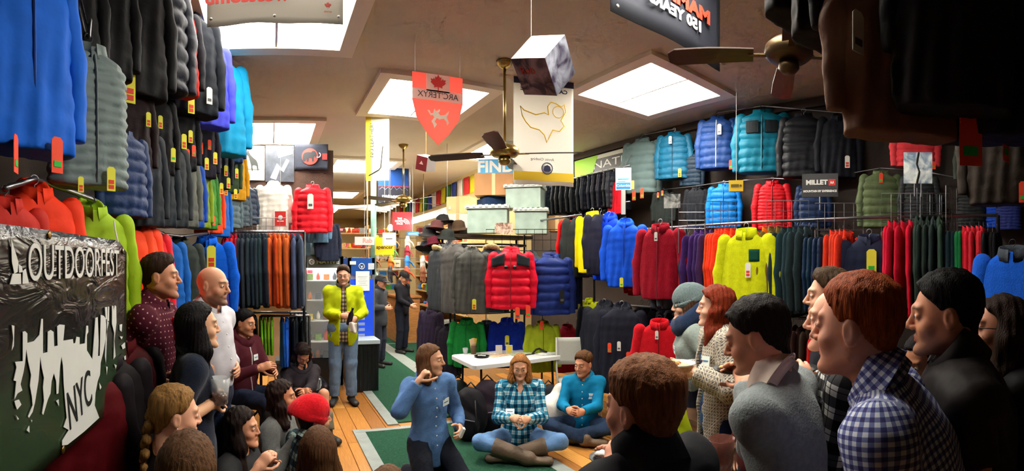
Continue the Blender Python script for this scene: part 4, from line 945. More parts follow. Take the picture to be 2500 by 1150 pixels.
    for K, An, Fd in ((kR, aR, fR), (kL, aL, fL)):
        Fd = n3(Fd); hl_ = An-Fd*.05+np.array([0, 0, -.045]); toe = An+Fd*.16+np.array([0, 0, -.05])
        if post in ('cross',): hl_ = An+np.array([0, 0, -.02])-Fd*.04; toe = An+Fd*.17+np.array([0, -.02, -.025])
        bt = boots
        def ff(p):
            d_ = smin(cone(p, hl_, toe, .042, .044, ((0, 0, 1), .8)), cone(p, An+np.array([0, 0, .01]), An*.5+hl_*.5, .046, .04), .03)
            if bt: d_ = smin(d_, np.maximum(cone(p, An, An+(K-An)*.72, .054, .078), (p-An-(K-An)*.72) @ n3(K-An)), .02)
            return np.maximum(d_, -p[:, 2]+.004)+.002*wob(p, 80, 1)
        q = np.array([hl_, toe, An, An+(K-An)*(.75 if bt else .1)]); V, Q = surfnet(ff, q.min(0)-.09, q.max(0)+.09, .012)
        o_ = obj('boot' if bt else 'shoe', np_mesh('shoe', V, Q), mat('shoe_leather', boots or shoes, .6, bump=(40, .3), var=.2), root)
    PEOPLE[key] = dict(root=root, Hc=Hc, SF=SF, M=root, WR=WR, WL=WL, DR=DR, DL=DL, J=J, Mh4=Mh4, world=lambda v: Vector((*(base+R2 @ np.asarray(v)[:2]), v[2])))
    return PEOPLE[key]
def beanie(slouch=.0, tall=.0, line=0.):
    def g(p):
        d = ell(p, (0, -.016-slouch*.3, .045+tall*.4), (.092, .115+slouch*.4, .1+tall))
        if slouch: d = smin(d, ell(p, (0, -.12, .05), (.07, .06, .065)), .05)
        z0 = .035+line-.35*(p[:, 1]); d = np.maximum(d, (z0-.03-p[:, 2])*.9)
        d = np.maximum(d, -ell(p, (0, -.014, .02), (.082, .103, .1))); d = smin(d, np.maximum(np.abs(ell(p, (0, -.016, .045), (.094, .117, .1)))-.006, np.abs(p[:, 2]-z0+.01)-.018), .01)
        return d+.0018*np.sin(np.arctan2(p[:, 0], p[:, 1])*46)+.003*wob(p, 40, 3)
    return g
def cap_hat(p):
    d = np.maximum(ell(p, (0, -.014, .035), (.092, .113, .1)), .03-p[:, 2]); d = np.maximum(d, -ell(p, (0, -.014, .02), (.08, .1, .1)))
    return smin(d, np.maximum(ell(p, (0, .1, .035), (.07, .085, .012)), .02-p[:, 1]), .01)
BL = (34, 38, 54)
m_dots = pat_mat('dots', ((74, 16, 34), (196, 150, 150)), .03)
m_ging = pat_mat('gingham', ((206, 212, 222), (112, 120, 168), (58, 58, 110)), .017)
m_bwpl = pat_mat('plaid', ((214, 214, 208), (66, 66, 68), (14, 14, 16)), .075)
m_tealpl = pat_mat('plaid', ((206, 232, 236), (52, 138, 172), (14, 62, 92)), .07)
m_grpl = pat_mat('plaid', ((150, 170, 160), (48, 70, 78), (20, 30, 40)), .08)
m_brpl = pat_mat('plaid', ((190, 176, 150), (110, 92, 74), (54, 46, 42)), .05)
m_card = pat_mat('knit', ((206, 196, 178), (150, 142, 132), (70, 68, 72)), .018)
person('maroon', 'person in maroon dotted shirt standing by the orange jackets, holding a red can', 392, 622, 2.58, 72, head=78, skin=(212, 150, 116), hair=('short', (52, 34, 24), {'fringe': 1, 'top': 1.4}), beard=.35, top_=dict(col=m_dots, sleeve='roll', hem=.14, collar='shirt', fold=.008, buttons=1),
       rh=(412, 945, 2.46), lh=(432, 818, 2.62), near=True, tagw=(-.07, .36), legs=(BL, 'denim'), rpole=(.3, -1, -.2))
person('bald', 'person in white shirt and dark jeans standing before the blue fleece', 520, 648, 2.85, 55, head=60, pitch=4, skin=(220, 164, 132), hair=('bald', (70, 44, 30), {}), beard=.8, top_=dict(col=(196, 194, 202), hem=0., collar='shirt', belly=.05, fold=.007, buttons=1), near=True, build=1.12, rh=(508, 905, 2.7), lh=(580, 900, 2.85), legs=((36, 44, 66), 'denim'))
person('navywoman', 'person in navy sweater standing in profile, holding a clear cup', 484, 737, 2.28, 92, head=98, f=1, hs=.95, skin=(222, 172, 136), hair=('straight', (20, 16, 18), {'len': .24, 'f': 0, 'vol': .004}), top_=dict(col=(18, 26, 44), fab='knit', hem=.18, collar='crew', sleeve='roll'), near=True,
       rh=(542, 972, 2.22), lh=(540, 958, 2.32), curl=.8, legs=((22, 24, 32), 'denim'))
person('hoodie', 'person in maroon zip hoodie sitting on a chair with crossed hands', 598, 757, 4.45, 48, post='sit', head=58, pitch=8, skin=(206, 146, 110), hair=('short', (20, 18, 18), {'top': 1.3}), beard=.35, top_=dict(col=(76, 22, 34), hem=.1, collar='hood', zip=(200, 196, 196), name='hoodie'), rh=(652, 893, 4.15), lh=(672, 905, 4.2), tagw=(-.06, .36), legs=((30, 38, 58), 'denim'), shoes=(40, 36, 34))
person('curly', 'person in dark top sitting low with bowed head beside the glass display case', 738, 838, 5.0, 20, post='knees', pitch=42, f=1, hs=.95, skin=(208, 146, 112), hair=('long', (34, 22, 18), {'len': .2, 'curl': 1., 'vol': .012}), top_=dict(col=(40, 34, 40), hem=.1, collar='hood'), rh=(748, 955, 4.55), lh=(742, 960, 4.55), legs=((104, 98, 82), 'cotton', .02), curl=.9)
person('lime', 'person in lime green shell jacket and pale jeans standing, holding a bottle', 838, 648, 5.85, 4, head=-4, pitch=10, skin=(222, 166, 138), hair=('short', (58, 40, 30), {'fringe': 1}), beard=.45, inner=dict(col=m_brpl, hem=.16, fold=.003, e=.008),
       top_=dict(col=(186, 200, 20), fab='shell', hem=.2, e=.020, arm=.004, open=.045, collar='stand', ccol=(86, 88, 80), name='jacket', fold=.008), rh=(846, 772, 5.6), lh=(862, 782, 5.6), curl=.9, legs=((112, 138, 170), 'denim', .022), shoes=(40, 40, 44), build=1.08)
person('greycap', 'person in flat cap and grey jacket standing by the cooler', 930, 672, 8.0, 62, pitch=10, skin=(196, 140, 108), hair=('short', (40, 34, 30), {}), top_=dict(col=(58, 62, 68), hem=.14, e=.03, collar='stand'), legs=((40, 44, 58), 'denim', .02), hat=('flat_cap', cap_hat, fabric('cotton', (48, 50, 58))), rh=(950, 752, 7.8), lh=(952, 748, 8.1), eyes=False)
person('blackcap', 'person in black cap and black shirt looking down in the far aisle', 986, 662, 9.2, 55, pitch=32, skin=(206, 150, 118), hair=('short', (30, 26, 24), {}), top_=dict(col=(24, 24, 32), hem=.1, collar='shirt'), legs=((26, 30, 44), 'denim', .02), hat=('cap', cap_hat, fabric('cotton', (22, 22, 26))), rh=(1010, 750, 9.0), lh=(1012, 748, 9.3), eyes=False)
person('kneel', 'person in blue chambray shirt kneeling on the green carpet', 1052, 840, 3.7, 30, post='kneel', head=68, skin=(220, 168, 136), hair=('long', (98, 66, 42), {'len': .15, 'curl': .25, 'vol': .004, 'front': -.012}), beard=.2, top_=dict(col=(82, 118, 168), fab='denim', hem=.16, collar='shirt', buttons=1, fold=.008),
       rh=(1034, 912, 3.45), lh=(1124, 1056, 3.55), rpole=(.8, .1, -1.), curl=(1.2, .6), tagw=(-.1, .34, .1), legs=((24, 28, 40), 'denim', .016), near=True, pelvis=.33)
person('plaidwoman', 'person in teal plaid shirt and tall boots sitting cross-legged', 1270, 864, 4.35, 0, post='cross', pitch=16, f=1, hs=.93, skin=(232, 178, 146), hair=('straight', (160, 106, 58), {'len': .25, 'front': .02, 'f': 0}), top_=dict(col=m_tealpl, hem=.1, v=.1, collar='shirt'), rh=(1262, 1022, 4.0), lh=(1278, 1024, 4.0), curl=.9, tagw=(.09, .33), legs=((104, 142, 190), 'denim', .012), boots=(104, 84, 66), near=True)
person('tealman', 'person in plain bright teal shirt sitting cross-legged on the wood floor', 1424, 860, 4.75, -8, post='cross', head=-32, pitch=6, skin=(214, 152, 118), hair=('short', (92, 62, 38), {'top': 1.8, 'fringe': 1, 'seed': 5}), beard=.4, top_=dict(col=(6, 122, 168), hem=.1, collar='shirt', buttons=1), rh=(1392, 1004, 4.4), lh=(1412, 1008, 4.4), curl=.9, tagw=(-.1, .34), legs=((40, 58, 86), 'denim', .014), shoes=(96, 74, 52), near=True)
person('beanie', 'person in grey slouchy beanie and navy scarf before the red fleece', 1676, 704, 3.3, -80, head=-78, pitch=4, f=1, hs=.95, skin=(228, 176, 146), hair=('straight', (70, 46, 32), {'len': .12}), top_=dict(col=(150, 164, 158), fab='knit', hem=.16, collar='scarf', ccol=(34, 52, 84), cfab='knit', name='sweater'), hat=('beanie', beanie(.05, .02), fabric('knit', (108, 126, 128))), rh=(1640, 905, 3.2), lh=(1642, 900, 3.1), tagw=(-.02, .33), near=True)
person('redhair', 'person in long patterned grey cardigan holding a pale plate', 1746, 700, 2.75, -72, head=-88, f=1, hs=.97, skin=(234, 184, 156), hair=('long', (118, 42, 20), {'len': .30, 'curl': .6, 'vol': .014, 'front': .01}), inner=dict(col=(34, 74, 110), hem=.1, e=.006), top_=dict(col=m_card, hem=.34, e=.03, arm=.01, open=.05, name='cardigan', fold=.006), lh=(1668, 898, 2.6), rh=(1655, 905, 2.8), curl=.35, tagw=(-.115, .36, .1), legs=((26, 40, 84), 'denim', .016), near=True)
person('hidden', 'person mostly hidden behind the one in the grey sweater', 1850, 724, 2.25, -60, f=1, hs=.95, skin=(226, 176, 146), hair=('long', (128, 96, 60), {'len': .12}), top_=dict(col=(90, 30, 34), hem=.1, collar='crew'))
person('greysweater', 'person in grey sweater with pale collar seen from behind, looking down', 1850, 728, 1.48, -114, head=-102, pitch=16, skin=(214, 154, 122), hair=('short', (26, 20, 18), {'top': 1.2, 'seed': 2}), top_=dict(col=(132, 140, 142), fab='knit', hem=.12, collar='shirt', ccol=(222, 204, 190), name='sweater', e=.018), lh=(1812, 908, 1.75), rh=(1806, 902, 1.8), curl=.5, near=True, legs=((30, 32, 42), 'denim'), lean=(.20, 0.))
person('backhead', 'person in black jacket seen from behind at bottom, head turned left', 1568, 882, 1.22, -142, head=-128, skin=(222, 156, 128), hair=('short', (112, 68, 38), {'top': 1.6, 'seed': 4, 'vol': .004}), top_=dict(col=(24, 24, 28), hem=.1, collar='stand', e=.03, name='jacket'), rh=(1510, 1105, 1.5), lh=(1498, 1100, 1.42), near=True, curl=.4)
person('brown', 'person in dark top in profile, farthest back above the plaid shirt', 2024, 658, 2.15, -84, head=-82, skin=(224, 172, 142), hair=('short', (66, 50, 34), {'fringe': 1, 'top': 1.2}), top_=dict(col=(40, 42, 50), hem=.1, collar='crew'), near=True)
person('balding', 'person in black and white plaid shirt in profile behind the gingham shirt', 2040, 698, 1.72, -86, head=-90, skin=(232, 174, 148), hair=('short', (150, 96, 56), {'line': -.045, 'top': .2}), beard=.1, top_=dict(col=m_bwpl, hem=.16, collar='shirt', e=.02), rh=(1955, 905, 1.9), lh=(1960, 912, 1.7), near=True, spread=1.05)
person('redhead', 'person in blue gingham shirt seen from behind, nearest of the crowd', 2092, 672, 1.12, -100, head=-108, skin=(226, 160, 132), hair=('short', (146, 66, 26), {'top': 1.1, 'seed': 7}), top_=dict(col=m_ging, hem=.14, collar='shirt', e=.018, fold=.007), near=True, build=1.1, rh=None, lean=(.30, .0))
person('vest', 'person in dark vest standing in profile near the right edge', 2308, 666, 1.38, -84, head=-86, pitch=4, skin=(206, 142, 106), hair=('short', (18, 15, 15), {'top': 1.3, 'seed': 9}), beard=.45, inner=dict(col=(52, 40, 36), sleeve='short', hem=.1, e=.016), top_=dict(col=(40, 36, 36), fab='shell', sleeve='none', hem=.14, e=.035, collar='stand', name='vest', fold=.008, zip=(20, 20, 22)), near=True, build=1.08, lean=(.08, 0.))
person('greentop', 'person in pale green top and blue scarf looking down behind the dark vest', 2252, 812, 2.1, -40, pitch=22, f=1, hs=.95, skin=(204, 142, 108), hair=('straight', (22, 18, 20), {'len': .12, 'front': .0}), top_=dict(col=(128, 158, 104), hem=.1, v=.1, collar='scarf', ccol=(70, 104, 132)))
person('rightwoman', 'person with glasses and black jacket at the right edge', 2442, 720, 1.62, -74, head=-80, pitch=-4, f=1, hs=.95, skin=(198, 136, 106), hair=('long', (44, 28, 20), {'len': .26, 'curl': .5, 'vol': .004, 'front': -.01}), top_=dict(col=(24, 22, 24), fab='shell', hem=.12, collar='stand', e=.02, name='jacket'), near=True)
person('braids', 'person in black top with an ear stud sitting at lower left', 428, 940, 1.9, 112, post='sit', head=100, pitch=4, f=1, hs=.97, skin=(228, 172, 142), hair=('short', (132, 96, 52), {'top': .6, 'seed': 3, 'line': -.004}), top_=dict(col=(28, 26, 32), hem=.1, e=.014, sleeve='short'), near=True, pelvis=.46)
person('brownback', 'person in slate top seen from behind at the bottom left corner', 462, 1054, 1.45, 160, post='sit', head=150, f=1, hs=.95, skin=(222, 168, 138), hair=('straight', (88, 60, 38), {'len': .28, 'vol': .006}), top_=dict(col=(60, 66, 84), hem=.1, collar='crew'), near=True, pelvis=.44, eyes=False)
person('darkcurl', 'person in charcoal top sitting with raised clasped hands', 592, 995, 2.8, 66, post='cross', head=72, f=1, hs=.95, skin=(218, 160, 128), hair=('long', (36, 26, 22), {'len': .28, 'curl': .5, 'vol': .008}), top_=dict(col=(44, 44, 46), hem=.1, sleeve='roll', collar='crew'), rh=(650, 1118, 2.5), lh=(662, 1108, 2.62), curl=.7, near=True, legs=((40, 96, 140), 'denim'))
person('greywoman', 'person in grey sweater seated on the floor beyond the red hat', 688, 928, 3.35, 70, post='cross', head=84, f=1, hs=.95, skin=(214, 152, 116), hair=('long', (40, 26, 22), {'len': .2, 'curl': .8, 'vol': .006}), top_=dict(col=(96, 98, 96), fab='knit', hem=.1, collar='crew', name='sweater'), rh=(745, 1050, 3.1), lh=(750, 1045, 3.2), near=True, legs=((30, 50, 110), 'cotton'))
person('redhat', 'person in red knitted hat and green plaid shirt seated on the floor', 768, 974, 3.0, 122, post='cross', head=112, skin=(206, 150, 118), hair=('short', (30, 24, 22), {}), top_=dict(col=m_grpl, hem=.1, collar='shirt', e=.022), hat=('beanie', beanie(.035, .015, -.012), fabric('knit', (204, 12, 28))), near=True)
person('longback', 'person seen from behind just below the red knitted hat', 778, 1042, 2.4, 172, post='cross', head=168, f=1, hs=.95, skin=(222, 168, 138), hair=('straight', (84, 56, 36), {'len': .30, 'vol': .006}), top_=dict(col=(52, 50, 54), hem=.1, collar='crew'), near=True, eyes=False)
person('bottomhair', 'person whose head top only just shows at the bottom edge', 948, 1136, 1.95, 170, post='cross', f=1, hs=.95, skin=(222, 168, 138), hair=('straight', (92, 62, 40), {'len': .2}), top_=dict(col=(60, 50, 46), hem=.1, collar='crew'), eyes=False, pelvis=.12)
# ------------------------------------------------------------------ signs, banners and hanging things
def cloth_mat(name, col, tr=.4):
    def b(nt, bs):
        N = nt.nodes.new; out = nt.nodes['Material Output']; t = N('ShaderNodeBsdfTranslucent'); m = N('ShaderNodeMixShader'); L = lin(col)
        bs.inputs['Base Color'].default_value = (*L, 1); bs.inputs['Roughness'].default_value = .8; t.inputs[0].default_value = (*L, 1); m.inputs[0].default_value = tr
        nt.links.new(bs.outputs[0], m.inputs[1]); nt.links.new(t.outputs[0], m.inputs[2]); nt.links.new(m.outputs[0], out.inputs[0])
    k = ('cloth', name, col)
    if k not in MATS: MATS[k] = procmat(name, b)
    return MATS[k]
INK = lambda c, r=.6: mat('print_ink', c, r)
WHITE, BLACK, RED = INK((240, 240, 236)), INK((16, 16, 18)), INK((214, 34, 30))
def sign(name, label, cat, x0, y0, x1, y1, d, m, turn=0., rot=None, th=.008, part='panel', wave=0., group=None, hang=0):
    c = at((x0+x1)/2, (y0+y1)/2, d); w = (x1-x0)/FPX*d; h = (y1-y0)/FPX*d
    rz = face_cam(c, turn) if rot is None else rot
    w /= max(.3, math.cos(rz-face_cam(c)))
    t = thing(name, label, cat, c, rz, group)
    if wave: MB().sheet(lambda u, v: ((u-.5)*w, wave*math.sin(u*9+1)*(1.1-v), (v-.5)*h-(.0 if v > .01 else .004*math.sin(u*14))), 24, 8, th).build(part, m, t, True)
    else: MB().box((0, 0, 0), (w, th, h)).build(part, m, t)
    if hang: MB().tube([(0, 0, h/2), (0, 0, ZC-c.z)], .002, 4).build('thread', WHITE, t)
    t['th'] = th+2*wave; return t, w, h
def txt(t, s, hgt, x, z, m, mirror=False, bold=0., sx=1., rot=0., name='lettering', y=None, space=1., shear=0.):
    o = obj(name, text_mesh(s, hgt*1.4, .002, bold, shear, sx, mirror, 'CENTER', space), m, t, (x, -(t['th']/2+.003) if y is None else y, z), (0, rot, 0)); return o
def shape(t, poly, m, name='emblem', x=0, z=0, sc=1., y=None, dep=.003):
    return MB().prism([(px*sc, pz*sc) for px, pz in poly], dep).build(name, m, t, False, (x, -(t['th']/2+.003) if y is None else y, z))
def ring(r0, r1, n=28): return None
def disc(r, n=24, sx=1.): return [(r*sx*math.cos(2*math.pi*k/n), r*math.sin(2*math.pi*k/n)) for k in range(n)]
LEAF = [(0, 1), (.2, .62), (.42, .72), (.34, .26), (.62, .52), (.68, .36), (1, .42), (.88, .12), (1, 0), (.5, -.42), (.56, -.62), (.06, -.52), (.06, -1), (-.06, -1), (-.06, -.52), (-.56, -.62), (-.5, -.42), (-1, 0), (-.88, .12), (-1, .42), (-.68, .36), (-.62, .52), (-.34, .26), (-.42, .72), (-.2, .62)]
MAMMOTH = [(-.8, -.5), (-.78, .1), (-.6, .4), (-.2, .5), (.1, .45), (.3, .62), (.55, .6), (.72, .3), (.74, -.1), (.66, -.3), (.6, -.05), (.5, 0), (.42, -.2), (.44, -.55), (.24, -.55), (.2, -.2), (-.1, -.16), (-.14, -.55), (-.34, -.55), (-.4, -.2), (-.5, -.5)]
WOLF = [(-.5, .9), (-.42, .98), (-.36, .8), (-.2, .55), (0, .35), (.3, .1), (.42, -.2), (.46, -.75), (.36, -.75), (.3, -.35), (.1, -.3), (-.05, -.35), (-.02, -.8), (-.12, -.8), (-.18, -.3), (-.3, .1), (-.4, .45), (-.6, .6)]
BIRD = [(-.9, .45), (-.7, .42), (-.6, .2), (-.4, .25), (-.3, .6), (-.2, .4), (0, .5), (.15, .62), (.12, .4), (0, .3), (.2, .1), (.6, .2), (.9, .55), (.85, .3), (.7, .05), (.9, -.4), (.75, -.6), (.7, -.3), (.45, -.1), (.1, -.2), (-.1, -.1), (-.3, -.4), (-.1, -.6), (-.3, -.9), (-.4, -.6), (-.55, -.4), (-.3, -.05), (-.45, .1), (-.6, .05), (-.75, .25)]
# --- the big vinyl banner at left: a flat sheet along the left wall
BX = -.67
def _vin(nt, bs):
    # black print fading to dark green woodland at the foot, on glossy creased vinyl
    N = nt.nodes.new; ln = nt.links.new; tc = N('ShaderNodeTexCoord'); sp = N('ShaderNodeSeparateXYZ'); ln(tc.outputs['Object'], sp.inputs[0])
    nz = N('ShaderNodeTexNoise'); nz.inputs['Scale'].default_value = 9; nz.inputs['Detail'].default_value = 5; ln(tc.outputs['Object'], nz.inputs['Vector'])
    ad = N('ShaderNodeMath'); ad.operation = 'MULTIPLY_ADD'; ln(nz.outputs['Fac'], ad.inputs[0]); ad.inputs[1].default_value = .3; ln(sp.outputs['Z'], ad.inputs[2])
    r = N('ShaderNodeValToRGB'); E = r.color_ramp.elements; E[0].position = .0; E[0].color = (*lin((44, 60, 40)), 1); E[1].position = .22; E[1].color = (*lin((26, 24, 24)), 1); ln(ad.outputs[0], r.inputs[0]); ln(r.outputs[0], bs.inputs['Base Color'])
    mp = N('ShaderNodeMapping'); mp.inputs['Rotation'].default_value = (0, .7, 0); mp.inputs['Scale'].default_value = (1.5, 1, 4.5); ln(tc.outputs['Object'], mp.inputs[0])
    n2 = N('ShaderNodeTexNoise'); n2.inputs['Scale'].default_value = 3.2; n2.inputs['Detail'].default_value = 3; n2.inputs['Distortion'].default_value = 1.4; ln(mp.outputs[0], n2.inputs['Vector'])
    mr = N('ShaderNodeMapRange'); ln(sp.outputs['Z'], mr.inputs['Value']); mr.inputs['From Min'].default_value = -.06; mr.inputs['From Max'].default_value = .2; mr.inputs['To Min'].default_value = .04; mr.inputs['To Max'].default_value = .6
    hm_ = N('ShaderNodeMath'); hm_.operation = 'MULTIPLY'; ln(n2.outputs['Fac'], hm_.inputs[0]); ln(mr.outputs[0], hm_.inputs[1])
    bp = N('ShaderNodeBump'); bp.inputs['Strength'].default_value = .8; bp.inputs['Distance'].default_value = .035; ln(hm_.outputs[0], bp.inputs['Height']); ln(bp.outputs[0], bs.inputs['Normal'])
    bs.inputs['Roughness'].default_value = .24; bs.inputs['Specular IOR Level'].default_value = .6
m_vin = procmat('black_green_vinyl', _vin)
def bpt(px, py):
    a = az(px); d = BX/math.sin(a); return (BX/math.tan(a), zat(py, d))
ban = thing('vinyl_banner', 'large black and green vinyl banner with white skyline and festival lettering', 'banner', (BX, 1.3, 1.47), math.pi/2)
def bl(px, py): Y, z = bpt(px, py); return (Y-1.3, z-1.47)
c0 = [bl(-60, 530), bl(288, 592), bl(303, 690), bl(308, 930), bl(300, 988), bl(-60, 1290)]
zt0, zb0 = 1.845, 1.115
def bshape(u, v):
    x = -.66+1.46*u; z = zb0+(zt0-zb0)*v-1.47
    return (x, -.004+.003*math.sin(u*11)*v, z-(.05*(u-.92)/.08 if u > .92 and v > .99 else 0))
MB().sheet(bshape, 40, 14, .004).build('sheet', m_vin, ban, True)
ban['th'] = .02
for x, z in ((-.5, .36), (.0, .36), (.74, .33), (.76, -.33), (.1, -.34)):
    MB().lathe([(.008, -.002), (.014, 0), (.008, .002)], 12).build('grommet', mat('brass_ring', (150, 120, 60), .3, .9), ban, True, (x, -.012, z), (math.pi/2, 0, 0))
Wv = mat('white_vinyl_print', (206, 208, 204), .4, var=.06, vscale=5)
for poly in ([(62, 590), (66, 580), (98, 660), (100, 668)], ): pass
zc_ = lambda pts: [bl(x, y) for x, y in pts]
def bart(pts, name='print', m=None): MB().prism(zc_(pts), .002).build(name, m or Wv, ban, False, (0, -.011, 0))
bart([(18, 582), (36, 640), (34, 664), (26, 668), (20, 640)]); bart([(22, 668), (42, 668), (43, 693), (15, 694)]); bart([(47, 662), (54, 656), (62, 692), (46, 693)]); bart([(36, 645), (44, 650), (47, 664), (38, 666)])
# lettering, laid along the banner from left to right
xa, xb = bl(60, 640)[0], bl(284, 640)[0]
tm = text_mesh('OUTDOORFEST', .15, .003, .0, 0, .62); to = obj('lettering', tm, Wv, ban, ((xa+xb)/2, -.011, bl(170, 645)[1]-.0))
vx = [v.co.x for v in tm.vertices]; to.scale = ((xb-xa)/(max(vx)-min(vx)), 1, 1.05)
zz = lambda X, Y: (X/2.675, 720+Y/2.675)
sky = [(125, 240), (140, 235), (155, 250), (155, 312), (200, 300), (235, 260), (247, 155), (258, 155), (258, 380), (288, 372), (290, 240), (310, 228), (328, 240), (332, 335), (355, 330), (352, 205), (370, 192), (402, 195), (392, 298), (455, 288), (460, 318), (472, 312), (480, 272), (500, 275), (500, 322), (535, 315), (545, 200), (556, 200), (558, 240), (548, 260), (548, 360), (585, 420), (605, 150), (620, 145), (626, 300), (622, 400), (634, 396), (640, 130), (660, 135), (692, 180), (655, 380), (640, 440), (635, 520), (620, 560), (605, 640), (600, 720), (630, 800), (530, 890), (420, 975), (385, 980), (385, 950), (430, 880), (395, 860), (415, 800), (405, 700), (395, 580), (390, 460), (380, 400), (370, 470), (365, 560), (360, 640), (348, 645), (345, 560), (330, 510), (315, 560), (308, 640), (290, 680), (260, 780), (252, 770), (265, 690), (258, 600), (265, 540), (250, 470), (240, 400), (235, 480), (228, 560), (218, 620), (205, 700), (190, 760), (165, 800), (160, 790), (190, 720), (185, 660), (172, 590), (180, 520), (160, 430), (148, 350), (140, 440), (130, 500), (110, 580), (122, 620), (90, 640), (70, 680), (82, 560), (65, 555), (84, 470), (74, 435), (125, 430)]
bart([zz(*p) for p in sky], 'skyline_print')
for pts in ([(52, 195), (70, 200), (66, 330), (52, 362), (62, 280)], [(668, 80), (682, 78), (680, 300), (674, 450), (668, 400), (676, 200)], [(688, 75), (696, 78), (694, 170), (684, 170)], [(715, 70), (724, 72), (724, 110), (734, 68), (742, 74), (744, 180), (730, 300), (738, 400), (725, 420), (730, 250), (714, 190)], [(765, 195), (782, 190), (778, 240), (766, 230)], [(766, 270), (786, 272), (778, 290)], [(776, 330), (800, 310), (802, 345), (786, 354)], [(794, 405), (806, 395), (808, 420), (798, 424)], [(730, 450), (746, 460), (738, 482)], [(675, 465), (686, 470), (680, 520)], [(630, 570), (645, 600), (634, 620)], [(70, 690), (100, 680), (116, 712), (88, 745), (78, 720)], [(80, 780), (100, 805), (92, 812)], [(152, 880), (168, 850), (170, 895)], [(346, 690), (362, 680), (364, 725)], [(180, 810), (188, 815), (184, 830)]):
    bart([zz(*p) for p in pts])
nx, nz = bl(510/2.675, 720+680/2.675)
obj('lettering', text_mesh('NYC', .17, .002, 0, 0, .62), mat('dark_print', (22, 26, 24), .5), ban, (nx-.01, -.0135, nz), (0, -.20, 0), (1, 1, 1.15))
for p0, p1 in ((at(288, 592, 2.0), at(278, 540, 2.35)), (at(-40, 530, 1.15), at(-40, 330, 1.3))):
    tag(MB().tube([p0, (p0+p1)/2+Vector((0, 0, -.01)), p1], .004, 5).build('banner_cord', mat('white_cord', (200, 196, 190), .8)), 'white cord tying the banner '+('to the rail beside the lime shell' if p0.y > 1.5 else 'at its near end'), 'cord')
tag(MB().tube([at(283, 985, 2.25), at(290, 1060, 2.25), at(306, 1160, 2.25)], .007, 5).build('strap', mat('orange_webbing', (240, 60, 24), .7)), 'thin orange strap hanging below the right end of the banner', 'strap')
# --- ceiling banners
t, w, h = sign('hanging_banner', 'grey translucent vinyl banner hanging before the upper left ceiling light', 'banner', 503, -68, 838, 52, 3.05, cloth_mat('grey_vinyl', (166, 162, 154), .7), turn=-2, wave=.006, th=.004)
txt(t, 'westcomb', .075, -.18, .03*0-.0, INK((206, 60, 50)), mirror=True, bold=.004, sx=1.25, y=-.014); t.children[-1].location.z = h/2-.19*1.0+.02
shape(t, LEAF, INK((206, 90, 80)), 'leaf_print', w/2-.10, -h/2+.10, .022, y=-.014); txt(t, 'canada', .014, w/2-.10, -h/2+.06, INK((206, 90, 80)), True, y=-.014)
for x in (-w/2+.03, 0, w/2-.03): MB().lathe([(.005, -.003), (.011, 0), (.005, .003)], 10).build('grommet', mat('steel_ring', (210, 210, 206), .3, .8), t, True, (x, -.014, -h/2+.03), (math.pi/2, 0, 0))
m_navy = cloth_mat('navy_vinyl', (22, 26, 40), .05)
t = thing('hanging_banner', 'dark navy banner with mirrored red and white lettering near the ceiling', 'banner', (2.07, 1.8, 3.33), 0)
MB().sheet(lambda u, v: ((u-.5)*.97, .012*math.sin(u*8), (v-.5)*.60+.01*math.sin(u*5)*(1-v)), 20, 6, .004).build('sheet', m_navy, t, True); t['th'] = .03
txt(t, 'MAMMUT', .078, .02, -.035, INK((236, 58, 36)), True, .006, 1.35); txt(t, '150 YEARS', .062, .02, -.125, INK((226, 226, 222)), True, .004, 1.2)
shape(t, MAMMOTH, INK((226, 226, 222)), 'emblem', .12, .13, .11)
for x in (-.45, .45): MB().lathe([(.005, -.003), (.011, 0), (.005, .003)], 10).build('grommet', mat('steel_ring', (210, 210, 206), .3, .8), t, True, (x, -.018, -.27), (math.pi/2, 0, 0))
# red shield pennant
sh = [(-.5, .62), (.5, .62), (.5, .1), (.42, -.22), (.22, -.5), (0, -.72), (-.22, -.5), (-.42, -.22), (-.5, .1)]
t = thing('shield_pennant', 'red shield pennant with a maple leaf and mirrored white band', 'pennant', at(1069, 262, 3.95), 0); t['th'] = .006
c = at(1069, 262, 3.95); S_ = .45
MB().prism([(x*S_, z*S_*.98) for x, z in sh], .006).build('cloth', cloth_mat('red_cloth', (244, 146, 136), .8), t)
MB().box((0, -.006, .33*S_), (S_, .003, .19*S_)).build('white_band', cloth_mat('white_cloth', (244, 240, 232), .5), t).location.z = -.12*S_
MB().box((0, -.006, .44*S_), (.46*S_, .003, .32*S_)).build('flag_panel', cloth_mat('white_cloth', (244, 240, 232), .5), t)
shape(t, LEAF, INK((220, 40, 36)), 'leaf_print', 0, .45*S_, .15*S_, y=-.0095); txt(t, "ARC'TERYX", .05, 0, .21*S_, INK((70, 70, 74)), True, 0, 1.0, y=-.0095); shape(t, BIRD, INK((246, 226, 206)), 'bird_print', 0, -.18*S_, .24*S_, y=-.006)
for sx in (-1, 1): MB().tube([(sx*.2, 0, .62*S_), (sx*.2, 0, ZC-c.z)], .0015, 4).build('thread', WHITE, t)
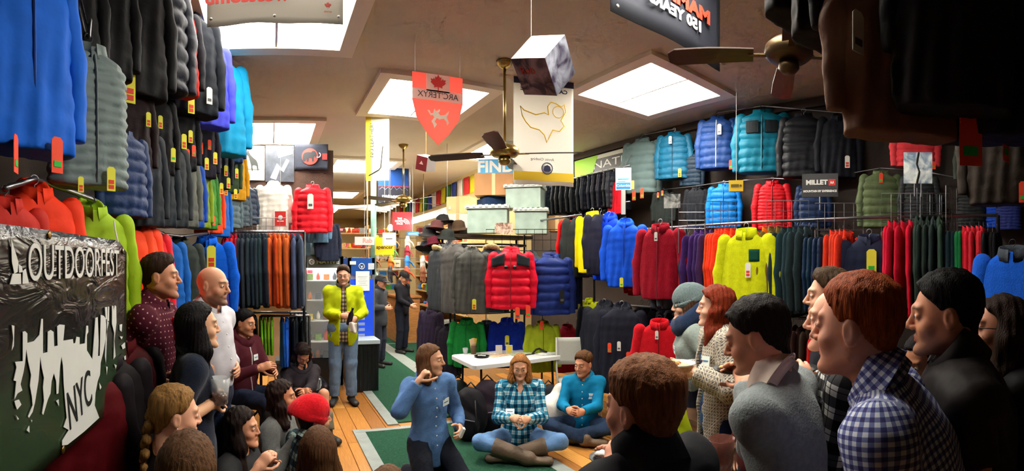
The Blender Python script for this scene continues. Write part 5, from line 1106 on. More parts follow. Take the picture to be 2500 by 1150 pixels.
# tall white banner with yellow outline
t, w, h = sign('hanging_banner', 'tall white banner with a yellow outline drawing and navy top band', 'banner', 1255, 186, 1401, 452, 4.85, cloth_mat('white_cloth', (248, 246, 240), .75), rot=-.30, wave=.006, th=.004, part='cloth')
Y_ = INK((236, 196, 40)); N_ = INK((40, 44, 84)); y_ = -.014
MB().box((0, y_, h/2-.05), (w, .003, .10)).build('navy_band', N_, t); MB().box((0, y_, -h/2+.085), (w, .003, .09)).build('yellow_band', INK((240, 200, 30)), t)
txt(t, 'CANADA GOOSE', .038, 0, h/2-.15, N_, True, .002, 1.2, y=y_); txt(t, 'Arctic Clothing', .026, -.02, -.30, N_, True, 0, 1.1, y=y_)
out_ = [(-.28, .24), (-.24, .2), (-.1, .16), (0, .19), (.05, .17), (.04, .26), (.08, .31), (.14, .30), (.2, .27), (.24, .3), (.26, .22), (.2, .12), (.24, .06), (.18, 0), (.1, .01), (.06, -.07), (.03, -.13), (.0, -.05), (-.06, .0), (-.16, .02), (-.22, .08), (-.26, .14)]
MB().tube([(x*.9, y_, z*.95) for x, z in out_], .006, 5, True).build('outline_print', Y_, t, True)
MB().tube([(.15+.06*math.cos(a), y_, .2+.06*math.sin(a)) for a in np.linspace(0, 6.28, 16, False)], .004, 5, True).build('outline_print', Y_, t, True)
MB().lathe([(.062, -.002), (.062, .002)], 24).build('emblem', WHITE, t, True, (.03, y_, -.39), (math.pi/2, 0, 0)); MB().tube([(.03+.058*math.cos(a), y_-.003, -.39+.058*math.sin(a)) for a in np.linspace(0, 6.28, 24, False)], .004, 5, True).build('emblem_ring', N_, t, True)
shape(t, [(-.04, -.02), (-.03, .02), (0, .035), (.03, .02), (.04, -.02), (.02, -.035), (-.02, -.035)], N_, 'emblem_core', .03, -.39, 1.0, y=y_-.004)
cz = at(1328, 319, 4.85).z
for sx in (-1, 1): MB().tube([(sx*w*.4, 0, h/2), (sx*w*.4, 0, ZC-cz)], .0015, 4).build('thread', WHITE, t)
# yellow vertical sign
t, w, h = sign('hanging_sign', 'tall narrow yellow and white sign with vertical lettering above the green pole', 'sign', 893, 274, 950, 441, 6.0, mat('yellow_card', (250, 246, 214), .6), turn=-8)
MB().box((-w/2+.035, -.006, 0), (.07, .003, h)).build('yellow_edge', INK((240, 222, 60)), t); txt(t, 'NO LEATHER!', .05, -w/2+.08, .08, INK((60, 60, 40)), False, 0, 1., -math.pi/2)
MB().tube([(-.11, -.008, -.37), (.02, -.008, -.30), (.045, -.008, -.27), (.07, -.008, .0)], .007, 5).build('trekking_pole_print', INK((40, 40, 40)), t)
zs_ = at(921, 357, 6.0).z; MB().tube([(0, 0, h/2), (0, 0, ZC-zs_)], .0015, 4).build('thread', WHITE, t)
tag(MB().tube([at(897, 434, 6.0), at(897, 560, 6.0)], .008, 6).build('wooden_pole', mat('pale_wood', (206, 176, 110), .6)), 'thin pale wooden pole hanging below the yellow vertical sign', 'pole')
# navy far banner
t, w, h = sign('hanging_banner', 'navy blue banner with a mountain skyline in the far aisle', 'banner', 924, 396, 998, 496, 9.3, mat('royal_blue_cloth', (16, 74, 160), .8), rot=0)
MB().box((0, -.006, -h/2+.16), (w, .003, .32)).build('dark_band', INK((30, 34, 54)), t); MB().box((0, -.007, -h/2+.33), (w, .003, .014)).build('red_line', RED, t)
MB().tube([(-w/2+.02+i*(w-.04)/10, -.008, -h/2+.26+(.05 if i % 2 else 0)+(.03 if i == 5 else 0)) for i in range(11)], .004, 4).build('mountain_line', INK((150, 160, 210)), t); txt(t, 'patagonia', .085, 0, -h/2+.13, WHITE, False, .004, 1.05)
zs_ = at(961, 446, 9.3).z
for sx in (-1, 1): MB().tube([(sx*w*.45, 0, h/2), (sx*w*.45, 0, ZC-zs_)], .002, 4).build('thread', WHITE, t)
# hanging cubes
def cube(px, py, d, s, rot, label, topm, sidem, col_thread, logo=None):
    c = at(px, py, d); t = thing('hanging_cube', label, 'cube', c, 0); k = s/2
    if len(rot) == 2:
        v = Vector((c.x, c.y, 0)).normalized(); r_ = Vector((v.y, -v.x, 0)); up_ = Vector((0, 0, 1)); B = lambda q: -v*q[0]+up_*q[1]+r_*q[2]
        n1 = B(rot[0]).normalized(); nx_ = B(rot[1]); nx_ = (nx_-n1*nx_.dot(n1)).normalized(); rot = Matrix((nx_, n1.cross(nx_), n1)).transposed().to_euler()
    t.rotation_euler = rot
    for nm, nrm, mm in (('top_face', (0, 0, 1), topm), ('side_face', (0, -1, 0), sidem[0]), ('side_face', (1, 0, 0), sidem[1]), ('side_face', (-1, 0, 0), sidem[2]), ('side_face', (0, 1, 0), sidem[0]), ('bottom_face', (0, 0, -1), sidem[0])):
        n_ = Vector(nrm); q = n_.to_track_quat('Z', 'Y').to_matrix(); MB().box(n_*(k-.004), (s-.002, s-.002, .008), q).build(nm, mm, t)
    hi = max((Matrix.Rotation(0, 3, 'X') @ (Vector(rot[:0]) if 0 else Vector((0, 0, 0)))).z, 0)
    from mathutils import Euler
    R = Euler(rot).to_matrix(); corner = max((R @ Vector((sx*k, sy*k, sz*k)) for sx in (-1, 1) for sy in (-1, 1) for sz in (-1, 1)), key=lambda v: v.z)
    tag(MB().tube([c+corner, Vector((c.x+corner.x, c.y+corner.y, ZC))], .0018 if d < 4 else .004, 4).build('cord', col_thread), 'thin cord holding the '+label.split(' hanging')[0], 'cord')
    if logo: logo(t, s)
    return t
def rockmat(name, c1, c2, sc):
    def b(nt, bs):
        N = nt.nodes.new; tc = N('ShaderNodeTexCoord'); n = N('ShaderNodeTexNoise'); n.inputs['Scale'].default_value = sc; n.inputs['Detail'].default_value = 6; n.inputs['Distortion'].default_value = 1.2; r = N('ShaderNodeValToRGB')
        r.color_ramp.elements[0].position = .38; r.color_ramp.elements[1].position = .62; r.color_ramp.elements[0].color = (*lin(c1), 1); r.color_ramp.elements[1].color = (*lin(c2), 1)
        nt.links.new(tc.outputs['Object'], n.inputs['Vector']); nt.links.new(n.outputs['Fac'], r.inputs[0]); nt.links.new(r.outputs[0], bs.inputs['Base Color']); bs.inputs['Roughness'].default_value = .35
    return procmat(name, b)
mr1, mr2 = rockmat('rock_photo_print', (60, 44, 66), (172, 140, 150), 9), rockmat('mountain_photo_print', (70, 62, 84), (176, 180, 196), 7)
def lg1(t, s):
    t['th'] = 0; o = txt(t, 'Rab', s*.2, -s*.12, s*.18, INK((216, 60, 50)), y=-s/2-.002)
cube(1328, 160, 2.75, .235, ((.78, .66, -.32), (.5, -.25, .85)), 'big photo-printed cube hanging near the ceiling fan', mat('white_card', (232, 230, 226), .6), (mr1, mr2, mr1), WHITE, lg1)
def lg2(t, s):
    t['th'] = 0; shape(t, [(-.3, -.1), (0, .3), (.3, -.1)], INK((236, 190, 180)), 'emblem', 0, 0, s*.6, y=-s/2-.002)
cube(1040, 398, 5.2, .155, ((.3, .75, .1), (.6, -.2, .75)), 'small white and red cube hanging below the shield pennant', mat('white_card', (232, 230, 226), .6), (mat('dark_red_card', (140, 22, 32), .6), mat('white_card', (232, 230, 226), .6), mat('white_card', (232, 230, 226), .6)), mat('orange_cord', (226, 120, 70), .7), lg2)
# --- ceiling fans
m_brass = mat('aged_brass', (176, 150, 84), .28, .9); m_blade = mat('dark_wood_blade', (58, 36, 30), .4, var=.25, vscale=8, stretch=(1, 8, 1)); m_blw = mat('pale_blade', (206, 200, 190), .4)
def fan(px, pym, d, label, a0, R=.56, s=1., nb=4, pale=(), m_brass=m_brass):
    c = at(px, pym, d); t = thing('ceiling_fan', label, 'ceiling fan', (c.x, c.y, ZC), 0); zm = c.z-ZC
    MB().lathe([(.02, -.07), (.055, -.05), (.075, -.02), (.08, 0)], 18).build('canopy', m_brass, t, True); MB().tube([(0, 0, -.05), (0, 0, zm+.06)], .014, 8).build('downrod', m_brass, t, True)
    MB().lathe([(.03, zm+.075), (.10, zm+.06), (.135, zm+.03), (.14, zm-.015), (.11, zm-.04), (.05, zm-.05)], 24).build('motor_housing', m_brass, t, True)
    MB().lathe([(.055, zm-.05), (.06, zm-.09), (.04, zm-.115), (.01, zm-.12)], 18).build('switch_cup', m_brass, t, True)
    for k in range(nb):
        a = math.radians(a0+360/nb*k); o = MB(); w0, w1 = .055, .068
        pl = [(.2, -w0), (.45, -w1), (R+.14, -w1), (R+.18, -w1*.6), (R+.18, w1*.6), (R+.14, w1), (.45, w1), (.2, w0)]
        V = [(x, y, zm-.018+y*.2+.004*q) for q in (1, -1) for x, y in pl]; n = len(pl)
        o.add(V, [tuple(range(n)), tuple(range(2*n-1, n-1, -1))]+[(i, i+n, (i+1) % n+n, (i+1) % n) for i in range(n)])
        bo = o.build('blade', m_blw if k in pale else m_blade, t, False, None, (0, 0, a)); MB().box((.165, 0, zm-.02), (.13, .035, .008)).build('blade_arm', m_brass, bo)
    return t
fan(1232, 372, 4.41, 'brass ceiling fan with dark blades before the tall white banner', -38)
fan(1926, 128, 2.66, 'large dark ceiling fan at upper right below the black coats', 32, .5, m_brass=mat('dark_bronze', (84, 68, 44), .4, .8))
fan(985, 488, 7.5, 'farther brass ceiling fan above the aisle', 22)
# --- dark board with posters behind the white parka
tag(MB().box((.22, 6.95, 2.55), (1.42, .06, 1.75)).build('display_board', mat('brown_pegboard', (66, 44, 34), .85, bump=(50, .3), var=.2)), 'dark brown display board behind the white parka and posters', 'board')
t, w, h = sign('poster', 'white poster with a howling wolf sketch', 'poster', 593, 356, 646, 440, 6.90, mat('poster_paper', (240, 238, 230), .7), turn=4); shape(t, WOLF, INK((26, 32, 30)), 'wolf_print', -.01, .02, .17); MB().box((0, -.007, -.09), (.18, .003, .02)).build('ground_print', INK((100, 104, 96)), t)
t, w, h = sign('poster', 'silver-grey poster with angular white strokes', 'poster', 648, 355, 718, 444, 6.90, mat('silver_poster', (60, 66, 78), .5, var=.5, vscale=7), turn=2); shape(t, [(-.5, -.5), (-.15, .25), (.1, .0), (.35, .5), (.5, .4), (.2, -.2), (.0, -.05), (-.2, -.6)], INK((244, 244, 246)), 'stroke_print', 0, -.07, .28); MB().box((.07, -.007, .17), (.22, .003, .12), Matrix.Rotation(-.3, 3, 'Y')).build('hatch_print', INK((214, 216, 222)), t)
t, w, h = sign('flag', 'dark navy flag with a red disc and mammoth silhouette', 'flag', 719, 352, 801, 414, 6.90, mat('navy_flag_cloth', (30, 36, 52), .8, bump=(20, .3)), turn=0, wave=.01, th=.005)
MB().lathe([(.12, -.002), (.12, .002)], 28).build('red_disc', INK((222, 50, 40)), t, False, (-.02, -.02, .0), (math.pi/2, 0, 0)); shape(t, MAMMOTH, INK((20, 24, 34)), 'mammoth_print', -.02, 0, .135, y=-.024); MB().box((w/2-.05, -.02, .0), (.07, .003, .09)).build('red_patch', INK((214, 44, 44)), t)
MB().tube([(.1+.035*math.cos(a), -.026, .02+.035*math.sin(a)) for a in np.linspace(-2.2, 1.2, 10)], .006, 5).build('tusk_print', WHITE, t, True)
t, w, h = sign('shop_card', 'small red card hanging on the white parka', 'sign', 671, 516, 698, 553, 6.3, RED, turn=0, hang=1); shape(t, disc(.03), WHITE, 'emblem', 0, .02); MB().box((0, -.007, -.03), (.09, .003, .012)).build('print', WHITE, t)
# --- signs on the right side
t, w, h = sign('wall_poster', 'long lime, black and white poster along the top of the right wall', 'poster', 1404, 362, 1566, 402, 7.0, mat('poster_grey', (70, 66, 64), .5), rot=-math.pi/2, th=.01)
for o in list(t.children): bpy.data.objects.remove(o)
PX = 4.87
def wp(px, py): a = az(px); d = PX/math.sin(a); return Vector((PX, PX/math.tan(a), zat(py, d)))
ya, yb = wp(1404, 400).y, wp(1600, 400).y; t.location = (PX, (ya+yb)/2, 3.30); t['th'] = .01; Lw = ya-yb
MB().box((0, 0, 0), (Lw, .01, .40)).build('panel', mat('poster_grey', (64, 60, 58), .5), t)
MB().box((.1, -.007, -.13), (Lw-.25, .003, .13)).build('white_band', INK((226, 226, 212)), t); MB().box((.25, -.007, .165), (Lw-.6, .003, .06)).build('white_band', INK((220, 220, 206)), t)
MB().prism([(-Lw/2+.02, -.2), (-Lw/2+.0, .2), (-Lw/2+.62, .2), (-Lw/2+.5, -.06), (-Lw/2+.3, -.08), (-Lw/2+.2, -.17)], .004).build('lime_splash', INK((150, 206, 30)), t, False, (0, -.009, 0)); txt(t, 'NATI', .12, -.08, .03, WHITE, sx=1.9)
t, w, h = sign('shop_sign', 'white and blue card on a grey post above the blue shells', 'sign', 1503, 410, 1541, 464, 5.6, mat('white_card', (226, 238, 240), .5), turn=-8)
MB().box((0, -.006, -h/2+.05), (w*.9, .003, .075)).build('blue_band', INK((30, 120, 190)), t); txt(t, 'Columbia', .03, 0, -h/2+.05, WHITE, y=-.009); MB().box((0, -.006, .0), (w*.7, .003, .012)).build('print_line', INK((60, 160, 200)), t); MB().box((-.02, -.006, -.03), (w*.5, .003, .008)).build('print_line', INK((60, 160, 200)), t)
MB().box((w/2+.02, 0, -h/2+.06), (.03, .004, .1)).build('orange_clip', INK((236, 180, 80)), t); MB().box((.0, 0, -h/2-.14), (.05, .02, .3)).build('post', mat('grey_post', (160, 158, 150), .5), t)
t, w, h = sign('shop_sign', 'black advertising sign with white lettering and red mark above the wire grids', 'sign', 1958, 424, 2046, 481, 4.35, mat('black_card', (28, 26, 30), .5), turn=-6)
txt(t, 'MILLET', .042, -.03, .025, WHITE, bold=.003, sx=1.1); txt(t, 'MOUNTAIN BY EXPERIENCE', .019, 0, -.055, WHITE, bold=.0015, sx=.92); MB().box((w/2-.055, -.006, .025), (.065, .003, .06)).build('red_mark', RED, t); shape(t, [(-.5, -.5), (-.25, .4), (0, -.2), (.25, .4), (.5, -.5), (.25, -.1), (0, -.45), (-.25, -.1)], WHITE, 'emblem', w/2-.055, .025, .04, y=-.009); MB().tube([(0, 0, -h/2), (0, 0, -h/2-.12)], .008, 6).build('post', m_steel, t)
t, w, h = sign('shop_card', 'bright yellow card above the sky blue down jacket', 'sign', 1780, 441, 1815, 468, 4.9, mat('yellow_sign_card', (238, 204, 30), .5), turn=-8, th=.05, hang=1); MB().box((-.01, -.028, .0), (w*.55, .003, .03)).build('print', INK((110, 92, 20)), t); shape(t, disc(.012), INK((110, 92, 20)), 'emblem', w*.33, 0, y=-.028)
t, w, h = sign('picture', 'snowy mountain picture split by a dark line on two posts', 'picture', 2206, 372, 2276, 448, 3.6, rockmat('snow_photo', (110, 134, 160), (236, 240, 236), 9), turn=0); MB().tube([(.005, -.008, h/2), (-.01, -.008, .03), (.01, -.008, -.03), (-.01, -.008, -h/2)], .007, 5).build('dark_split', BLACK, t)
for sx in (-1, 1): MB().tube([(sx*.025, 0, -h/2), (sx*.025, 0, -h/2-.1)], .006, 6).build('post', m_steel, t)
t, w, h = sign('picture', 'small grey landscape picture left of the sky blue jacket', 'picture', 1621, 474, 1661, 508, 5.0, rockmat('grey_photo', (50, 56, 58), (190, 196, 194), 10), turn=-14)
MB().tube([(0, 0, -h/2), (0, 0, -h/2-.62)], .006, 5).build('post', m_steel, t)
t, w, h = sign('shop_sign', 'small red sign with white dome emblem in the far aisle', 'sign', 958, 518, 1006, 562, 9.0, mat('red_sign', (214, 30, 42), .5), turn=0); txt(t, 'THE\nNORTH\nFACE', .035, -.05, 0, WHITE, bold=.002)
for r in (.10, .07, .04): MB().tube([(.03+r*math.cos(a), -.008, -.06+r*math.sin(a)) for a in np.linspace(0, math.pi/2, 8)], .010, 5).build('dome_print', WHITE, t, True)
# --- wire grid panels
def grid(px0, px1, y0, y1, d, label, turn=0., m=None, step=.075):
    c = at((px0+px1)/2, (y0+y1)/2, d); w = (px1-px0)/FPX*d; h = (y1-y0)/FPX*d; rz = face_cam(c, turn); w /= max(.3, math.cos(math.radians(turn)))
    t = thing('wire_grid', label, 'wire grid', c, rz); m = m or m_steel
    MB().tube([(-w/2, 0, -h/2), (w/2, 0, -h/2), (w/2, 0, h/2), (-w/2, 0, h/2)], .005, 5, True).build('frame', m, t)
    b = MB(); nx = max(2, int(w/step)); nz = max(2, int(h/step))
    for i in range(1, nx): b.tube([(-w/2+w*i/nx, 0, -h/2), (-w/2+w*i/nx, 0, h/2)], .0028, 4)
    for i in range(1, nz): b.tube([(-w/2, 0, -h/2+h*i/nz), (w/2, 0, -h/2+h*i/nz)], .0028, 4)
    stuff(b.build('wires', m, t)); 
    for sx in (-1, 1): MB().tube([(sx*w/2, 0, -h/2), (sx*w/2, 0, -h/2-.25)], .006, 5).build('leg', m, t)
for a in ((1657, 1720, 498, 558, 4.75, 'silver wire grid right of the small grey picture'), (1722, 1796, 492, 556, 4.7, 'silver wire grid before the sky blue down jacket', 12), (1872, 1974, 490, 566, 4.4, 'silver wire grid before the red quilted jacket', -6), (1990, 2108, 496, 562, 4.15, 'silver wire grid right of the black advertising sign', 0),
          (2152, 2318, 472, 566, 3.95, 'tall silver wire grid below the snowy mountain picture', 0), (2240, 2300, 468, 566, 4.2, 'silver wire grid seen edge-on behind the tall one', 60), (2310, 2336, 456, 566, 3.9, 'narrow silver wire grid at an angle, right of the tall one', 55), (582, 700, 532, 572, 5.4, 'silver wire grid before the white parka', 0), (1186, 1384, 560, 612, 6.1, 'black wire grid above the round rack', 0, m_post, .1)):
    grid(*a)
# --- prayer flags along the aisle wall
t = thing('prayer_flags', 'string of coloured prayer flags along the aisle wall', 'flags', (3.985, 8.2, 3.56), 0)
pts = [(0, i*.62, .03*math.sin(i*.9)-.03) for i in range(11)]; MB().tube(pts, .006, 4).build('string', WHITE, t)
FC = [(60, 120, 60), (206, 190, 40), (200, 50, 50), (230, 220, 210), (50, 70, 150)]
for i in range(18):
    y = .15+i*.33; z = np.interp(y, [p[1] for p in pts], [p[2] for p in pts])
    MB().sheet(lambda u, v, y=y, z=z: (-.01+.02*math.sin(u*5+i)*(1-v), y+(u-.5)*.27, z-.36*(1-v)), 4, 4, .004).build('flag', fabric('cotton', FC[i % 5]), t, True)
# ------------------------------------------------------------------ furniture and goods
m_plw = mat('white_plastic', (232, 232, 228), .45, bump=(60, .1)); m_plg = mat('grey_plastic', (178, 178, 168), .5, bump=(60, .1)); m_blk = mat('black_plastic', (18, 18, 20), .45)
# white folding table
TX0, TX1, TY0, TY1, TZ = 2.02, 3.16, 4.38, 5.02, .70
t = thing('folding_table', 'white plastic folding table behind the seated pair', 'table', ((TX0+TX1)/2, (TY0+TY1)/2, 0))
w, l, r = TX1-TX0, TY1-TY0, .05
cp = []
for cx, cy, a0 in ((w/2-r, l/2-r, 0), (-w/2+r, l/2-r, 90), (-w/2+r, -l/2+r, 180), (w/2-r, -l/2+r, 270)):
    cp += [(cx+r*math.cos(math.radians(a0+k*22.5)), cy+r*math.sin(math.radians(a0+k*22.5))) for k in range(5)]
n = len(cp); b = MB(); b.add([(x, y, TZ-.045) for x, y in cp]+[(x, y, TZ-.006) for x, y in cp]+[(x*.992, y*.988, TZ) for x, y in cp], [tuple(range(n-1, -1, -1)), tuple(2*n+i for i in range(n))]+[(k*n+i, k*n+(i+1) % n, (k+1)*n+(i+1) % n, (k+1)*n+i) for k in (0, 1) for i in range(n)])
b.build('tabletop', m_plw, t)
for sx in (-1, 1):
    for sy in (-1, 1): MB().tube([(sx*(w/2-.12), sy*(l/2-.08), TZ-.045), (sx*(w/2-.12), sy*(l/2-.05), 0)], .013, 8).build('leg', m_post, t, True)
    MB().tube([(sx*(w/2-.12), -l/2+.06, .12), (sx*(w/2-.12), l/2-.06, .12)], .01, 6).build('crossbar', m_post, t, True)
def on_table(px, py): return atz(px, max(py, 864), TZ)
def plate(name, label, p, r, m, tilt=(0, 0, 0), cat='plate'):
    o = MB().lathe([(.001, .004), (r*.62, .004), (r*.7, .008), (r, .018), (r*1.01, .015), (r*.72, .002), (r*.6, 0), (.001, 0)], 24).build(name, m, None, True, p, tilt); tag(o, label, cat); return o
def snack(label, p, cols, n=6, r=.03, name='snack', s=.012):
    t = thing(name, label, 'food', p)
    for k in range(n):
        a = random.uniform(0, 6.28); q = r*math.sqrt(random.random()); c = random.choice(cols)
        MB().lathe([(.001, -s*.5), (s*.9, -s*.2), (s, .2*s), (s*.6, s*.6), (.001, s*.7)], 8).build('piece', mat('food', c, .6, var=.3, vscale=60), t, True, (q*math.cos(a), q*math.sin(a), s*.5), None)
    return t
p = on_table(1176, 872); plate('plate', 'black plastic plate on the white table', p, .085, m_blk); snack('pale snacks on the black plate on the white table', p+Vector((0, 0, .01)), [(226, 220, 206), (200, 190, 170)], 7, .04)
def cup_mesh(r0, r1, h, th=.0015): return MB().lathe([(.001, 0), (r0, 0), (r1, h), (r1-th, h), (r0-th, .003), (.001, .003)], 18, caps=False)
m_clear = mat('clear_plastic', (226, 232, 234), .08, alpha=.32)
p = on_table(1156, 858); o = cup_mesh(.03, .04, .10).build('card_holder', mat('brown_cup', (96, 70, 40), .5), None, True, p); tag(o, 'brown cup full of cards at the left end of the table', 'cup')
for k, (dx, a, c) in enumerate(((-.02, -.25, (236, 206, 160)), (.012, .2, (238, 200, 60)), (.0, .05, (240, 226, 200)))): tag(MB().box((0, 0, .0), (.06, .003, .10)).build('card', INK(c), None, False, p+Vector((dx, k*.012-.01, .13)), (0, a, .3*k)), ['peach', 'yellow', 'cream'][k]+' card standing in the brown cup on the table', 'card')
o = cup_mesh(.026, .034, .07).build('cup', m_clear, None, True, on_table(1136, 858)); tag(o, 'clear plastic cup on the left end of the table', 'cup')
for i, (px, py, w_, l_, c, rz, lab) in enumerate(((1216, 868, .22, .14, (226, 190, 150), .2, 'peach printed leaflet on the table left of the teal plaid shirt'), (1270, 858, .26, .16, (190, 200, 170), -.15, 'greenish brochure behind the teal plaid shirt'), (1330, 862, .2, .14, (240, 240, 236), .35, 'white paper sheet on the right part of the table'), (1350, 852, .18, .12, (214, 216, 210), -.2, 'pale paper sheet near the right end of the table'), (1195, 862, .2, .14, (244, 242, 238), -.3, 'white paper sheet beside the black plate'))):
    tag(MB().box((0, 0, 0), (w_, l_, .004)).build('leaflet', mat('printed_paper', c, .6, var=.25, vscale=24), None, False, on_table(px, py)+Vector((0, 0, .003+.001*i)), (0, 0, rz)), lab, 'paper')
for px, py, c, lab in ((1218, 852, (240, 240, 238), 'small white box standing on the table before the blue fleece'), (1243, 854, (240, 214, 60), 'yellow and white card standee on the table')):
    p = on_table(px, py); t_ = thing('standee', lab, 'card', p, -.3); MB().box((0, 0, .05), (.075, .03, .10)).build('card', INK((240, 240, 236)), t_); MB().box((0, -.017, .055), (.06, .003, .075)).build('print', INK(c), t_)
o = tag(MB().tube([(-.09, 0, .01), (-.03, .02, .05), (.02, .03, .055), (.07, .01, .02), (.1, -.02, .012)], .012, 7).build('black_strap', m_blk, None, True, on_table(1316, 856)), 'black strap lying on the papers at the table right', 'strap')
tag(MB().tube([(-.09, 0, .006), (.09, .01, .006)], .006, 6).build('pen', m_blk, None, True, on_table(1298, 866)), 'black pen lying behind the teal plaid shirt', 'pen')
# folding chairs
def folding_chair(label, p, rz, m):
    t = thing('folding_chair', label, 'folding chair', p, rz)
    MB().sheet(lambda u, v: ((u-.5)*.42, (v-.5)*.40, .45-.012*math.sin(v*3.1)), 6, 6, .022).build('seat', m, t, True)
    MB().sheet(lambda u, v: ((u-.5)*.43*(1-.08*v), .20+.045*v-.025*math.cos((u-.5)*3), .60+.30*v), 8, 6, .02).build('backrest', m, t, True)
    for sx in (-1, 1):
        MB().tube([(sx*.22, -.24, 0), (sx*.22, .18, .56), (sx*.215, .235, .90)], .012, 7).build('front_leg', m_plg if m is not m_plw else m_post, t, True)
        MB().tube([(sx*.2, .26, 0), (sx*.2, -.16, .44)], .011, 7).build('rear_leg', m_plg if m is not m_plw else m_post, t, True)
    MB().tube([(-.2, .2, .07), (.2, .2, .07)], .009, 6).build('stretcher', m_post, t, True)
Hd = PEOPLE['hoodie']; ha = math.atan2(*(Vector(Hd['root'].matrix_basis.to_3x3() @ Vector((0, 1, 0))).xy)); q = Hd['root'].location
folding_chair('grey folding chair under the person in the maroon hoodie', (q.x, q.y, 0), Hd['root'].rotation_euler.z+math.pi, m_plw)
c = at(1412, 870, 5.2); folding_chair('empty pale folding chair at the right end of the white table', (c.x, c.y, 0), face_cam(c, 10), m_plg)
# backpacks and coat under the table
def pack(label, px, py, d, col, s=1., turn=0.):
    c = at(px, py, d); t = thing('backpack', label, 'backpack', (c.x, c.y, 0), face_cam(c, turn)); m = fabric('shell', col)
    V, Q = surfnet(lambda p: smin(ell(p, (0, 0, .24*s), (.17*s, .12*s, .25*s)), ell(p, (0, -.11*s, .15*s), (.12*s, .06*s, .13*s)), .03)+.008*wob(p, 35, 3, 5), (-.22*s, -.22*s, 0), (.22*s, .2*s, .55*s), .014); obj('body', np_mesh('pack', V, Q), m, t)
    MB().tube([(-.06*s, .02, .47*s), (0, .02, .53*s), (.06*s, .02, .47*s)], .009, 6).build('grab_loop', m_blk, t, True)
    for sx in (-1, 1): MB().tube([(sx*.09*s, -.11*s, .40*s), (sx*.12*s, -.17*s, .25*s), (sx*.09*s, -.13*s, .06)], .012, 6, flat=.4).build('strap', m_blk, t, True)
    MB().tube([(-.1*s, -.155*s, .22*s), (0, -.18*s, .235*s), (.1*s, -.155*s, .22*s)], .005, 5).build('zip', mat('grey_zip', (120, 120, 124), .4), t, True)
pack('black backpack under the left end of the white table', 1148, 1000, 4.7, (26, 24, 28), 1.05, -20); pack('dark plum backpack between the table legs', 1190, 1010, 4.9, (40, 30, 40), 1.1, 10); pack('black daypack tucked behind the teal plaid shirt', 1340, 1000, 5.0, (24, 26, 34), .95, 20); pack('dark green bag left of the table', 1118, 960, 5.3, (30, 40, 38), .9, 0)
V, Q = surfnet(lambda p: smin(ell(p, (0, 0, .2), (.2, .16, .2)), ell(p, (.08, 0, .36), (.1, .09, .14)), .08)+.014*wob(p, 22, 6, 5), (-.28, -.24, 0), (.28, .24, .56), .014)
c = at(1352, 960, 4.85); tag(obj('bundled_coat', np_mesh('coat', V, Q), fabric('puffer', (222, 214, 204)), None, (c.x, c.y, .0)), 'bundled cream coat on the floor under the table', 'coat')
# --- glass display case and blue cooler
def case(label, px0, px1, ytop, d, depth, fr, name, cat, header, headh, z0=.0):
    c = at((px0+px1)/2, 700, d); w = (px1-px0)/FPX*d; zt = zat(ytop, d); t = thing(name, label, cat, (c.x, c.y+depth/2, 0), 0); t['th'] = .0
    for sx in (-1, 1):
        for sy in (-1, 1): MB().box((sx*(w/2-.02), sy*(depth/2-.02), zt/2+z0/2), (.04, .04, zt-z0)).build('post', fr, t)
    MB().box((0, 0, zt-headh/2), (w, depth, headh)).build('header', header, t); MB().box((0, 0, z0+.18), (w, depth, .36)).build('base', m_blk, t); MB().box((0, depth/2-.01, zt/2), (w-.06, .012, zt-.1)).build('back_panel', mat('case_back', (226, 230, 238), .6), t)
    return t, w, zt
m_alu = mat('brushed_aluminium', (150, 152, 156), .35, .7); m_glass = mat('glass_pane', (225, 236, 240), .03, alpha=.10)
t, w, zt = case('glass display case with grey header beside the lime jacket', 742, 838, 625, 6.75, .42, m_alu, 'display_case', 'display case', mat('grey_header', (104, 108, 108), .5), .17)
txt(t, 'NATIVE', .055, .06, zt-.085, WHITE, bold=.003, sx=1.25, y=-.215); MB().tube([(-.17+.035*math.cos(a), -.214, zt-.085+.035*math.sin(a)) for a in np.linspace(0, 6.28, 16, False)], .007, 5, True).build('emblem_ring', WHITE, t, True)
txt(t, 'N', .04, -.17, zt-.085, WHITE, bold=.003, y=-.216)
for k, z in enumerate((.62, .92, 1.22, 1.5)): MB().box((0, 0, z), (w-.05, .38, .012)).build('shelf', mat('pale_shelf', (214, 216, 214), .5), t)
MB().box((0, -.205, 1.05), (w-.08, .005, 1.3)).build('glass_door', m_glass, t)
cl = MB().box((0, 0, zt-.19), (w-.1, .05, .02)).build('case_lamp', mat('lit_tube', (255, 252, 244), .5, emit=60.), t)
cx0 = t.location.x; cy0 = t.location.y
kinds = [((226, 60, 40), 'red'), ((240, 236, 226), 'white'), ((230, 120, 40), 'orange'), ((120, 60, 50), 'brown'), ((60, 70, 90), 'slate'), ((120, 160, 70), 'green'), ((220, 190, 60), 'yellow')]
for k, z in enumerate((.37, .63, .93, 1.23, 1.51)):
    for i in range(4):
        c_, nm = kinds[(k*3+i*2) % 7]; s = random.uniform(.8, 1.2); x = -w/2+.1+i*(w-.2)/3
        if (k+i) % 2: o = MB().lathe([(.03*s, 0), (.035*s, .05*s), (.03*s, .09*s), (.012*s, .11*s), (.012*s, .13*s)], 12).build('flask', mat('goods', c_, .4), None, True, (cx0+x, cy0-.03, z)); kd = 'flask'
        else: o = MB().box((0, 0, .04*s), (.09*s, .09, .08*s)).box((0, 0, .085*s), (.094*s, .094, .012)).build('goods_box', mat('goods', c_, .5, var=.3, vscale=30), None, False, (cx0+x, cy0-.03, z)); kd = 'box'
        tag(o, f'{nm} {kd} on display case shelf {["one", "two", "three", "four", "five"][k]} from below, {ORD[i]} from left', kd, 'goods in the display case')
